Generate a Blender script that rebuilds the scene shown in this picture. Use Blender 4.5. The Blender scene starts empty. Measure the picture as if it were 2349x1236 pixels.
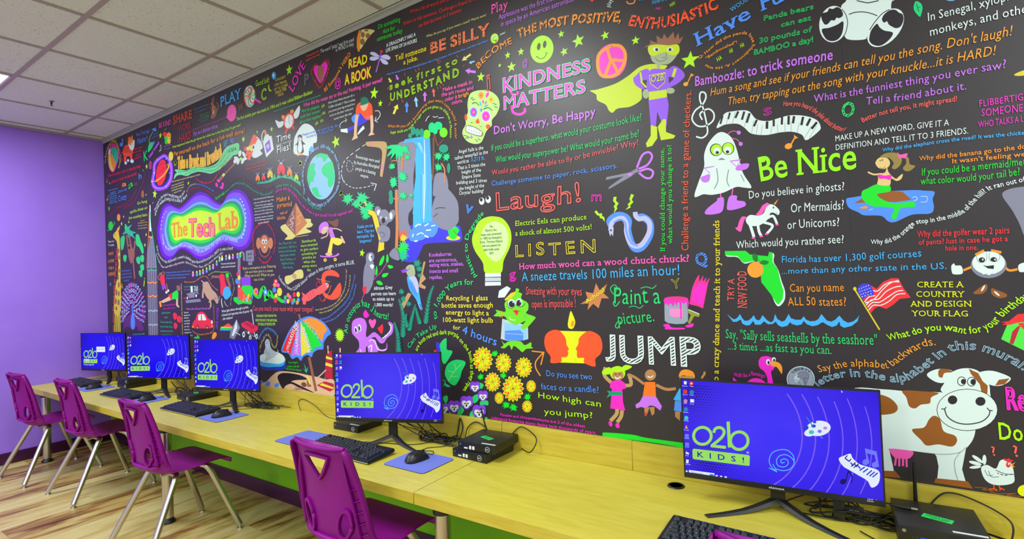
import bpy, bmesh, math, random
from mathutils import Vector, Matrix
from mathutils.geometry import tessellate_polygon
random.seed(7)
PI = math.pi
C = bpy.context.scene.collection
SC = bpy.context.scene
# ---------------------------------------------------------------- camera
FW, FH, FPX = 2349.0, 1236.0, 1191.2931
CAM = Vector((5.8015, -1.905, 1.3521))
YAW, PITCH, ROLL = -0.5909, 0.0150, -0.0391
_f = Vector((math.cos(PITCH)*math.sin(YAW), math.cos(PITCH)*math.cos(YAW), math.sin(PITCH)))
_r0 = Vector((math.cos(YAW), -math.sin(YAW), 0)); _u0 = _r0.cross(_f)
_r = _r0*math.cos(ROLL)+_u0*math.sin(ROLL); _u = -_r0*math.sin(ROLL)+_u0*math.cos(ROLL)
cd = bpy.data.cameras.new('camera'); cam = bpy.data.objects.new('camera', cd); C.objects.link(cam)
cd.sensor_fit = 'HORIZONTAL'; cd.sensor_width = 36.0; cd.lens = FPX/FW*36.0; cd.clip_start = 0.02
_m = Matrix((_r, _u, -_f)).transposed().to_4x4(); _m.translation = CAM; cam.matrix_world = _m
SC.camera = cam
# ---------------------------------------------------------------- world, lights, exposure
w = bpy.data.worlds.new('world'); SC.world = w; w.use_nodes = True
w.node_tree.nodes['Background'].inputs[0].default_value = (0.90, 0.97, 1.0, 1)
w.node_tree.nodes['Background'].inputs[1].default_value = 0.80
vs = SC.view_settings; vs.view_transform = 'Standard'; vs.look = 'None'; vs.exposure = 0.0; vs.gamma = 1.0
vs.use_curve_mapping = False
HC = 2.7708          # ceiling height
XM, YM = 8.4, -5.2   # far ends of the room
def area(name, x, y, z, sx, sy, e, col=(.92, 1, .98)):
    l = bpy.data.lights.new(name, 'AREA'); l.shape = 'RECTANGLE'; l.size = sx; l.size_y = sy; l.energy = e; l.color = col
    o = bpy.data.objects.new(name, l); C.objects.link(o); o.location = (x, y, z); return o
LIGHTS = [(1.047, -1.51), (4.095, -1.51), (7.14, -1.51), (1.047, -3.95), (4.095, -3.95), (7.14, -3.95)]
for i, (x, y) in enumerate(LIGHTS):
    area('troffer_lamp', x, y, HC-0.016, .54, 1.14, 42.0)
# ---------------------------------------------------------------- materials
def lin(c):
    return tuple(((v/255)/12.92 if v <= 10.3 else (((v/255)+.055)/1.055)**2.4) for v in c)
def mat(name, rgb, rough=.5, metal=0, emit=0, spec=.5, coat=0):
    m = bpy.data.materials.new(name); m.use_nodes = True
    b = m.node_tree.nodes['Principled BSDF']; c = lin(rgb)+(1,)
    b.inputs['Base Color'].default_value = c; b.inputs['Roughness'].default_value = rough
    b.inputs['Metallic'].default_value = metal; b.inputs['Specular IOR Level'].default_value = spec
    b.inputs['Coat Weight'].default_value = coat
    if emit:
        b.inputs['Emission Color'].default_value = c; b.inputs['Emission Strength'].default_value = emit
    return m
def nd(m, t, **k):
    n = m.node_tree.nodes.new(t)
    for a, v in k.items(): setattr(n, a, v)
    return n
def lk(m, a, b): m.node_tree.links.new(a, b)
def ramp(m, fac, stops):
    r = nd(m, 'ShaderNodeValToRGB'); e = r.color_ramp.elements
    while len(e) > 1: e.remove(e[-1])
    e[0].position = stops[0][0]; e[0].color = lin(stops[0][1])+(1,)
    for p, c in stops[1:]:
        x = e.new(p); x.color = lin(c)+(1,)
    lk(m, fac, r.inputs[0]); return r
def noise(m, scale, mapping=(1, 1, 1), detail=4, rough=.55, coord='Object', rnd=False):
    tc = nd(m, 'ShaderNodeTexCoord'); mp = nd(m, 'ShaderNodeMapping'); mp.inputs['Scale'].default_value = mapping
    lk(m, tc.outputs[coord], mp.inputs[0])
    if rnd:
        oi = nd(m, 'ShaderNodeObjectInfo'); mu = nd(m, 'ShaderNodeMath', operation='MULTIPLY'); mu.inputs[1].default_value = 37.0
        lk(m, oi.outputs['Random'], mu.inputs[0]); lk(m, mu.outputs[0], mp.inputs['Location'])
    n = nd(m, 'ShaderNodeTexNoise'); n.inputs['Scale'].default_value = scale; n.inputs['Detail'].default_value = detail
    n.inputs['Roughness'].default_value = rough; lk(m, mp.outputs[0], n.inputs[0]); return n
def bump(m, h, s, d=.002):
    b = nd(m, 'ShaderNodeBump'); b.inputs['Strength'].default_value = s; b.inputs['Distance'].default_value = d
    lk(m, h, b.inputs['Height']); lk(m, b.outputs[0], m.node_tree.nodes['Principled BSDF'].inputs['Normal'])
def base(m): return m.node_tree.nodes['Principled BSDF'].inputs['Base Color']
M = {}
m = M['purple'] = mat('purple_paint', (150, 98, 205), .5)
n = noise(m, 3.0); r = ramp(m, n.outputs[0], [(.3, (152, 110, 236)), (.7, (160, 118, 240))]); lk(m, r.outputs[0], base(m))
n = noise(m, 160.0); bump(m, n.outputs[0], .15, .001)
m = M['green'] = mat('lime_paint', (124, 200, 4), .5); n = noise(m, 160.0); bump(m, n.outputs[0], .15, .001)
m = M['mural'] = mat('mural_black_vinyl', (46, 39, 44), .40, spec=.5)
n = noise(m, 350.0); bump(m, n.outputs[0], .12, .0005)
M['basep'] = mat('plum_baseboard', (64, 12, 62), .35)
m = M['desk'] = mat('yellow_maple_laminate', (222, 198, 92), .36, spec=.5)
n = noise(m, 9.0, (1, 6, 6), 5); r = ramp(m, n.outputs[0], [(.3, (200, 185, 62)), (.5, (207, 193, 70)), (.72, (213, 201, 82))]); lk(m, r.outputs[0], base(m))
m = M['deske'] = mat('yellow_maple_edge', (214, 180, 72), .38)
n = noise(m, 7.0, (1, 9, 9), 5); r = ramp(m, n.outputs[0], [(.3, (186, 163, 46)), (.5, (196, 176, 58)), (.72, (206, 188, 72))]); lk(m, r.outputs[0], base(m))
m = M['tile'] = mat('mineral_ceiling_tile', (196, 192, 180), .9, spec=.1)
n = noise(m, 100.0, detail=2, rough=.5, rnd=True)
r = ramp(m, n.outputs[0], [(.0, (130, 126, 112)), (.30, (166, 162, 148)), (.34, (222, 230, 230)), (1, (230, 238, 238))]); lk(m, r.outputs[0], base(m))
n2 = noise(m, 140.0, rnd=True); bump(m, n2.outputs[0], .5, .002)
M['tbar'] = mat('taupe_ceiling_grid', (170, 160, 156), .5)
M['trimg'] = mat('grey_wall_angle', (178, 182, 176), .5)
m = M['plank'] = mat('hickory_vinyl_plank', (160, 116, 62), .38, spec=.4)
n = noise(m, 2.2, (6.0, 1.0, 1), 7, .64, rnd=True); n.inputs['Distortion'].default_value = .6
oi = nd(m, 'ShaderNodeObjectInfo'); mm = nd(m, 'ShaderNodeMath', operation='MULTIPLY_ADD'); mm.inputs[1].default_value = .26; mm.inputs[2].default_value = -.13
lk(m, oi.outputs['Random'], mm.inputs[0]); ad = nd(m, 'ShaderNodeMath', operation='ADD'); lk(m, n.outputs[0], ad.inputs[0]); lk(m, mm.outputs[0], ad.inputs[1])
r = ramp(m, ad.outputs[0], [(.25, (88, 50, 26)), (.36, (140, 98, 54)), (.46, (184, 156, 92)), (.58, (202, 184, 124)), (.85, (212, 202, 150))]); lk(m, r.outputs[0], base(m))
n2 = noise(m, 30.0, (10, 1, 1), rnd=True); bump(m, n2.outputs[0], .15, .001)
M['gap'] = mat('dark_underlay', (50, 34, 20), .8)
M['chair'] = mat('purple_plastic', (132, 0, 128), .46, spec=.28)
M['chrome'] = mat('chrome', (205, 200, 190), .27, 1)
M['blackp'] = mat('black_plastic', (24, 24, 27), .38)
M['blackm'] = mat('matte_black_metal', (30, 29, 30), .45)
M['key'] = mat('black_keycap', (34, 38, 44), .42)
M['keyw'] = mat('white_key_print', (215, 220, 225), .5)
M['rub'] = mat('black_cable', (14, 14, 15), .45)
M['pad'] = mat('blue_mouse_pad', (112, 124, 214), .8, spec=.2)
M['padr'] = mat('black_rubber', (22, 24, 40), .8)
M['white'] = mat('white_plastic', (226, 228, 226), .4)
M['label'] = mat('white_sticker', (228, 230, 232), .5)
M['gsticker'] = mat('green_sticker', (22, 214, 92), .5)
M['gold'] = mat('silver_plug', (200, 200, 195), .25, 1)
M['usb'] = mat('blue_port', (30, 70, 210), .4)
M['steel'] = mat('brushed_steel', (170, 170, 165), .35, 1)
M['lamp'] = mat('lit_diffuser', (255, 255, 250), .5, emit=3.0)
# ---------------------------------------------------------------- object helpers
def tag(o, label=None, cat=None, group=None, kind=None):
    if label: o['label'] = label
    if cat: o['category'] = cat
    if group: o['group'] = group
    if kind: o['kind'] = kind
    return o
def empty(name, loc, rz=0):
    o = bpy.data.objects.new(name, None); C.objects.link(o); o.location = loc; o.rotation_euler = (0, 0, rz); o.empty_display_size = .05; return o
def link(name, me, parent=None, loc=None):
    o = bpy.data.objects.new(name, me); C.objects.link(o)
    if parent: o.parent = parent
    if loc: o.location = loc
    return o
class MB:
    """collects boxes, tubes and surfaces for one mesh"""
    def __init__(s): s.bm = bmesh.new(); s.mats = []; s.cur = 0
    def use(s, m):
        if m not in s.mats: s.mats.append(m)
        s.cur = s.mats.index(m); return s
    def _new(s, fs, smooth=False):
        for f in fs: f.material_index = s.cur; f.smooth = smooth
    def box(s, x0, x1, y0, y1, z0, z1, bev=0, M4=None, seg=2):
        n0 = set(s.bm.faces)
        r = bmesh.ops.create_cube(s.bm, size=1)
        bmesh.ops.scale(s.bm, vec=(abs(x1-x0), abs(y1-y0), abs(z1-z0)), verts=r['verts'])
        bmesh.ops.translate(s.bm, vec=((x0+x1)/2, (y0+y1)/2, (z0+z1)/2), verts=r['verts'])
        vs_ = r['verts']
        if bev:
            es = list({e for v in vs_ for e in v.link_edges})
            q = bmesh.ops.bevel(s.bm, geom=es, offset=bev, segments=seg, affect='EDGES', profile=.6)
        fs = [f for f in s.bm.faces if f not in n0]
        if M4: bmesh.ops.transform(s.bm, matrix=M4, verts=list({v for f in fs for v in f.verts}))
        s._new(fs, bool(bev)); return s
    def tube(s, pts, r, n=10, cap=True, M4=None):
        pts = [Vector(p) for p in pts]; rs = r if isinstance(r, (list, tuple)) else [r]*len(pts)
        rings = []; up = None
        for i, p in enumerate(pts):
            t = (pts[min(i+1, len(pts)-1)]-pts[max(i-1, 0)]).normalized()
            if up is None:
                a = Vector((0, 0, 1)) if abs(t.z) < .9 else Vector((1, 0, 0)); up = (a-t*a.dot(t)).normalized()
            else:
                up = (up-t*up.dot(t)); up = up.normalized() if up.length > 1e-6 else t.orthogonal().normalized()
            b = t.cross(up)
            rings.append([s.bm.verts.new(p+(up*math.cos(2*PI*k/n)+b*math.sin(2*PI*k/n))*rs[i]) for k in range(n)])
        fs = []
        for a, b in zip(rings, rings[1:]):
            for k in range(n): fs.append(s.bm.faces.new((a[k], a[(k+1) % n], b[(k+1) % n], b[k])))
        if cap: fs.append(s.bm.faces.new(rings[0][::-1])); fs.append(s.bm.faces.new(rings[-1]))
        if M4: bmesh.ops.transform(s.bm, matrix=M4, verts=[v for q in rings for v in q])
        s._new(fs, True); return s
    def prism(s, poly, z0, z1, M4=None, bev=0):
        n = len(poly); a = [s.bm.verts.new((x, y, z0)) for x, y in poly]; b = [s.bm.verts.new((x, y, z1)) for x, y in poly]
        fs = [s.bm.faces.new(a[::-1]), s.bm.faces.new(b)]+[s.bm.faces.new((a[i], a[(i+1) % n], b[(i+1) % n], b[i])) for i in range(n)]
        if M4: bmesh.ops.transform(s.bm, matrix=M4, verts=a+b)
        s._new(fs); return s
    def build(s, name, m=None, parent=None, loc=None, sharp=40):
        if m: s.mats = [m] if not s.mats else s.mats
        bmesh.ops.recalc_face_normals(s.bm, faces=s.bm.faces)
        me = bpy.data.meshes.new(name); s.bm.to_mesh(me); s.bm.free()
        for x in s.mats: me.materials.append(x)
        me.set_sharp_from_angle(angle=math.radians(sharp))
        return link(name, me, parent, loc)
def copy_tree(o, parent=None):
    c = o.copy(); C.objects.link(c)
    if parent: c.parent = parent; c.matrix_parent_inverse = o.matrix_parent_inverse.copy()
    for ch in list(o.children): copy_tree(ch, c)
    return c
def smooth_path(pts, k=6, closed=False):
    n = len(pts); out = []
    if n < 3 and not closed: return list(pts)
    rng = range(n if closed else n-1)
    for i in rng:
        if closed: p0, p1, p2, p3 = pts[i-1], pts[i], pts[(i+1) % n], pts[(i+2) % n]
        else: p0, p1, p2, p3 = pts[max(i-1, 0)], pts[i], pts[i+1], pts[min(i+2, n-1)]
        for j in range(k):
            t = j/k
            out.append(tuple(.5*((2*b)+(-a+c)*t+(2*a-5*b+4*c-d)*t*t+(-a+3*b-3*c+d)*t**3) for a, b, c, d in zip(p0, p1, p2, p3)))
    if not closed: out.append(tuple(pts[-1]))
    return out
# ---------------------------------------------------------------- room shell
def wallbox(name, x0, x1, y0, y1, z0, z1, m, parent=None):
    b = MB(); b.box(x0, x1, y0, y1, z0, z1); o = b.build(name, m, parent)
    if not parent: o['kind'] = 'structure'
    return o
WR = wallbox('wall_right', -.12, XM, 0, .12, 0, HC+.15, M['green'])
wallbox('wall_left', -.12, 0, YM, 0, 0, HC+.15, M['purple'])
# mural vinyl, in drops, slightly proud of the wall
MU = wallbox('mural_vinyl', 0, XM, -.0008, -.0001, .70, HC-.016, M['mural'])
edges = [0.0, .901, 2.121, 3.341, 4.561, 5.781, 7.0, XM]
for i, (a, b) in enumerate(zip(edges, edges[1:])):
    q = MB(); q.box(a+.0004, b-.0004, -.0013, -.0008, .70, HC-.016); q.build('mural_sheet', M['mural'], MU)
tr = MB(); tr.box(0, XM, -.022, 0, HC-.010, HC, .0); tr.box(0, XM, -.0025, 0, HC-.030, HC-.010)
tr.build('trim_1', M['trimg'])['kind'] = 'structure'
tr = MB(); tr.box(0, .022, YM, -.022, HC-.010, HC); tr.build('trim_2', M['tbar'])['kind'] = 'structure'
b = MB(); b.box(.0, XM, -.012, 0, 0, .092, .003); b.build('baseboard_right', M['basep'])['kind'] = 'structure'
b = MB(); b.box(0, .012, YM, -.012, 0, .092, .003); b.build('baseboard_left', M['basep'])['kind'] = 'structure'
FL = wallbox('floor', 0, XM, YM, 0, -.1, -.006, M['gap'])
pw, pl = .178, 1.22; k = 0; x = .0
while x < 7.0:
    y = -.0 + random.choice([0, .3, .61, .92, .15, .75]); 
    while y > -3.9:
        y1 = min(y, 0); y0 = max(y-pl, -4.0)
        if y1-y0 > .05 and k < 300:
            q = MB(); q.box(x+.0006, x+pw-.0006, y0+.0006, y1-.0006, -.006, 0); q.build('floor_plank', M['plank'], FL); k += 1
        y -= pl
    x += pw
CE = wallbox('ceiling', 0, XM, YM, 0, HC+.05, HC+.15, M['tile'])
T = .6096; X0 = .742; ys = [-.0225, -.2912]
while ys[-1] > YM+.3: ys.append(ys[-1]-.6112)
xs = [.0225, X0-T]
while xs[-1] < XM-.3: xs.append(xs[-1]+T)
def is_light(xa, ya): return any(abs((xa+T/2)-lx) < .2 and abs(ya-.305-ly) < .62 for lx, ly in LIGHTS)
tcache = {}
for i in range(len(xs)-1):
    for j in range(len(ys)-1):
        a, b_, c, d = xs[i], xs[i+1], ys[j+1], ys[j]
        if is_light(a, d): continue
        key = (round(b_-a, 3), round(d-c, 3)); cx, cy = (a+b_)/2, (c+d)/2
        if key not in tcache:
            q = MB(); hx, hy = (b_-a)/2-.002, (d-c)/2-.002
            q.box(-hx, hx, -hy, hy, HC+.002, HC+.02); o = q.build('ceiling_tile', M['tile'], CE, (cx, cy, 0)); tcache[key] = o.data
        else: link('ceiling_tile', tcache[key], CE, (cx, cy, 0))
for y in ys[1:]:
    q = MB(); q.box(.0225, XM, y-.012, y+.012, HC-.004, HC+.002); q.build('grid_runner', M['tbar'], CE)
for x in xs[1:]:
    for j in range(len(ys)-1):
        xa, d = x, ys[j]
        if any(abs(x-lx) < .2 and abs(d-.305-ly) < .62 for lx, ly in LIGHTS): continue
        q = MB(); q.box(x-.012, x+.012, ys[j+1]+.012, d-.012, HC-.0035, HC+.002); q.build('grid_bar', M['tbar'], CE)
spots_l = ['above the purple wall corner', 'over the middle of the counter', 'over the near end of the counter', 'behind, near the purple wall', 'behind, mid room', 'behind, far end of the room']
for i, (lx, ly) in enumerate(LIGHTS):
    t = empty('ceiling_light', (lx, ly, HC))
    tag(t, 'flush white rectangular ceiling light panel '+spots_l[i], 'light', 'ceiling light panels')
    f = MB(); 
    for a in (-1, 1):
        f.box(a*.29-.012*(a > 0), a*.29+.012*(a < 0), -.595, .595, -.006, .03); f.box(-.29, .29, a*.595-.012*(a > 0), a*.595+.012*(a < 0), -.006, .03)
    f.build('light_frame', M['white'], t)
    f = MB(); f.box(-.278, .278, -.583, .583, -.002, .004); f.build('diffuser', M['lamp'], t)
# sprinkler head in a tile
t = empty('sprinkler_head', (.94, -.616, HC)); tag(t, 'small dark sprinkler head hanging from a ceiling tile near the purple wall', 'sprinkler')
f = MB(); f.tube([(0, 0, 0), (0, 0, -.004)], [.016, .012], 16); f.build('cover_ring', M['steel'], t)
f = MB(); f.tube([(0, 0, -.004), (0, 0, -.018), (0, 0, -.022), (0, 0, -.03), (0, 0, -.032)], [.006, .006, .004, .004, .011], 12)
f.build('nozzle', M['blackm'], t)
# ---------------------------------------------------------------- flat print: pictures and lettering on a plane
COL = {'w': (222, 240, 240), 'w2': (190, 205, 215), 'B': (58, 52, 225), 'G': (0, 225, 36), 'G2': (110, 220, 20), 'K': (30, 24, 30), 'L': (178, 245, 0), 'L2': (200, 225, 0), 'LL': (155, 250, 0),
 'N': (34, 26, 40), 'O': (250, 84, 34), 'O2': (250, 120, 20), 'PK': (96, 40, 120), 'R': (190, 24, 60), 'T': (10, 120, 90), 'V': (140, 66, 235), 'V2': (150, 84, 245), 'Y': (222, 205, 20), 'Y2': (228, 238, 0), 'Y3': (150, 150, 40),
 'b': (78, 145, 255), 'b2': (20, 60, 190), 'br': (120, 72, 50), 'br2': (150, 86, 20), 'br3': (150, 130, 60), 'c': (245, 96, 90), 'd': (220, 215, 120), 'd2': (232, 200, 130), 'e': (130, 132, 155), 'e2': (60, 70, 30),
 'g': (30, 210, 110), 'gd': (10, 120, 40), 'gg': (0, 212, 130), 'gg2': (80, 230, 70), 'gl': (110, 225, 150), 'gt': (10, 150, 120), 'k': (60, 178, 255), 'k2': (140, 200, 255), 'k3': (150, 190, 215), 'lb': (110, 150, 255),
 'lb2': (150, 165, 185), 'lg': (190, 240, 130), 'lp': (250, 140, 210), 'lv': (190, 190, 235), 'lw': (205, 245, 160), 'm': (245, 30, 205), 'mg': (60, 225, 160), 'n': (150, 96, 72), 'o': (245, 150, 30), 'o2': (205, 130, 70),
 'o3': (245, 160, 40), 'p': (255, 90, 190), 'pm': (235, 40, 150), 'r': (240, 40, 50), 'r2': (245, 90, 95), 's': (225, 185, 155), 's2': (195, 160, 130), 's3': (190, 155, 100), 's4': (185, 130, 80), 'sg': (165, 180, 145),
 't': (20, 190, 140), 'v': (205, 115, 250), 'y': (236, 222, 60)}
CN = {'w': 'white', 'B': 'deep blue', 'G': 'bright green', 'L': 'lime', 'LL': 'lime', 'O': 'orange red', 'R': 'dark red', 'V': 'purple', 'Y': 'golden yellow', 'Y2': 'yellow', 'Y3': 'olive', 'b': 'blue', 'br': 'brown', 'c': 'coral', 'd': 'pale yellow',
 'g': 'green', 'k': 'sky blue', 'k2': 'pale blue', 'k3': 'grey blue', 'm': 'magenta', 'n': 'brown', 'o': 'orange', 'o3': 'orange', 'p': 'pink', 'r': 'red', 'r2': 'coral', 't': 'teal', 'v': 'violet', 'y': 'yellow', 'e': 'grey', 'K': 'black', 'N': 'dark', 'T': 'dark teal', 'L2': 'lime'}
inkm = {}
def ink(k, pat='', emit=0):
    key = (k, pat, emit)
    if key in inkm: return inkm[key]
    m = mat('print_'+k+pat, COL[k], .42, emit=0, spec=.5)
    if pat:
        tc = nd(m, 'ShaderNodeTexCoord'); sp = nd(m, 'ShaderNodeSeparateXYZ'); lk(m, tc.outputs['Object'], sp.inputs[0])
        def mth(op, a, b_=None):
            n = nd(m, 'ShaderNodeMath', operation=op)
            for i, v in enumerate((a, b_)):
                if v is None: continue
                if hasattr(v, 'is_output'): lk(m, v, n.inputs[i])
                else: n.inputs[i].default_value = v
            return n.outputs[0]
        X, Z = sp.outputs[0], sp.outputs[2]
        if pat == 'H':
            f = mth('FRACT', mth('MULTIPLY', mth('SUBTRACT', Z, mth('MULTIPLY', X, .8)), 95.0)); fac = mth('GREATER_THAN', f, .56)
        elif pat == 'h':
            f = mth('FRACT', mth('MULTIPLY', mth('SUBTRACT', Z, mth('MULTIPLY', X, .6)), 88.0)); fac = mth('GREATER_THAN', f, .56)
        else:
            s = 62.0; a = mth('SUBTRACT', mth('FRACT', mth('MULTIPLY', X, s)), .5); b = mth('SUBTRACT', mth('FRACT', mth('MULTIPLY', Z, s)), .5)
            r2 = mth('ADD', mth('MULTIPLY', a, a), mth('MULTIPLY', b, b)); fac = mth('LESS_THAN', r2, .085)
        mx = nd(m, 'ShaderNodeMixRGB'); mx.inputs[1].default_value = lin(COL[k])+(1,); mx.inputs[2].default_value = lin((60, 28, 40) if pat == 'D' else (40, 30, 40))+(1,)
        lk(m, fac, mx.inputs[0]); lk(m, mx.outputs[0], base(m))
    inkm[key] = m; return m
VIEW = {'0': (0, 0, 1), 'A': (230, 280, 6.179), 'B': (230, 470, 3.985), 'C': (380, 170, 7.27), 'D': (380, 300, 7.725), 'E': (340, 420, 5.619), 'F': (350, 580, 6.18), 'G': (580, 200, 6.18), 'H': (560, 370, 6.504),
 'I': (550, 540, 6.18), 'J': (560, 700, 5.8875), 'K': (600, 50, 6.507), 'L': (780, 180, 5.15), 'M': (780, 400, 5.15), 'N': (760, 600, 5.373), 'O': (860, 0, 5.375), 'P': (1000, 180, 5.15), 'Q': (1110, 0, 4.945),
 'R': (1330, 0, 3.433), 'S': (1040, 390, 4.577), 'T': (1320, 330, 3.747), 'U': (980, 640, 5.619), 'V': (1000, 770, 5.373), 'W': (1180, 600, 4.415), 'X': (1370, 600, 4.414), 'Y': (1560, 0, 5.618), 'Z': (1860, 0, 4.755),
 'a': (1570, 180, 3.634), 'b': (1900, 220, 3.635), 'c': (1630, 440, 3.863), 'd': (1960, 530, 4.121), 'e': (1640, 700, 5.729), 'f': (2020, 760, 3.091), 'g': (1300, 820, 2.971), 'h': (1850, 820, 2.972)}
class Plane:
    """a flat surface standing in the room: picture measurements are laid on it where the sight line meets it"""
    def __init__(s, org, ux, uy): s.o, s.ux, s.uy = Vector(org), Vector(ux), Vector(uy); s.n = s.ux.cross(s.uy)
    def uv(s, q):
        d = _f*FPX+_r*(q[0]-FW/2)+_u*(FH/2-q[1]); t = (s.o-CAM).dot(s.n)/d.dot(s.n); v = CAM+d*t-s.o
        return (v.dot(s.ux), v.dot(s.uy))
    def jac(s, q):
        a, b, c = s.uv(q), s.uv((q[0]+.5, q[1])), s.uv((q[0], q[1]+.5))
        return ((b[0]-a[0])*2, (c[0]-a[0])*2, (b[1]-a[1])*2, (c[1]-a[1])*2)
    def scale(s, q, n):            # picture units per metre along n at q
        a, b, c, d = s.jac(q); det = a*d-b*c
        return math.hypot((d*n[0]-b*n[1])/det, (-c*n[0]+a*n[1])/det)
WALL = Plane((0, 0, 0), (1, 0, 0), (0, 0, 1))
# glyphs
GL = {}
def glyph_make(chars, styles):
    vl = bpy.context.view_layer; todo = []
    for st in styles:
        for ch in chars:
            for body in (ch, ch+'H'):
                cu = bpy.data.curves.new('t', 'FONT'); cu.body = body; cu.size = 1; cu.resolution_u = st[1]; cu.fill_mode = 'FRONT'; cu.offset = 0 if ch in 'MW' else st[0]
                o = bpy.data.objects.new('t', cu); C.objects.link(o); todo.append((st, ch, body, o, cu))
    vl.update(); dg = bpy.context.evaluated_depsgraph_get(); tmp = {}
    for st, ch, body, o, cu in todo:
        me = bpy.data.meshes.new_from_object(o.evaluated_get(dg), depsgraph=dg)
        if body == ch or (len(body) == 1):
            vs_ = [(v.co.x, v.co.y) for v in me.vertices]; fs = [tuple(p.vertices) for p in me.polygons]; tmp[(st, ch)] = (vs_, fs)
        else: tmp[(st, ch, 1)] = max(v.co.x for v in me.vertices)
        bpy.data.meshes.remove(me)
    for st, ch, body, o, cu in todo:
        if body == ch: bpy.data.objects.remove(o); bpy.data.curves.remove(cu)
        else: bpy.data.objects.remove(o); bpy.data.curves.remove(cu)
    for st in styles:
        H = tmp[(st, 'H')][0]; hx = max(v[0] for v in H); cap = max(v[1] for v in H)
        for ch in chars:
            vs_, fs = tmp[(st, ch)]; adv = tmp[(st, ch, 1)]-hx
            vs_ = [(x/cap, y/cap) for x, y in vs_]
            if ch == 'J':
                lo = min(v[1] for v in vs_); vs_ = [(x, (y-lo)/(1-lo)) for x, y in vs_]
            ec = {}
            for f in fs:
                for a, b in zip(f, f[1:]+f[:1]):
                    k = (min(a, b), max(a, b)); ec.setdefault(k, []).append((a, b))
            bd = [v[0] for v in ec.values() if len(v) == 1]
            ser = []
            for a, b in bd:
                (xa, ya), (xb, yb) = vs_[a], vs_[b]
                if abs(ya-yb) < .004 and .06 < abs(xa-xb) < .3 and (abs(ya) < .06 or ya > .66 or ya < -.2) and ch not in '.,:;!?-\'"t*':
                    t = .085 if ya < .3 else -.085; x0, x1 = min(xa, xb)-.09, max(xa, xb)+.09
                    ser.append((x0, x1, min(ya, ya+t), max(ya, ya+t)))
            GL[(st, ch)] = (vs_, fs, bd, ser, adv/cap)
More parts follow.
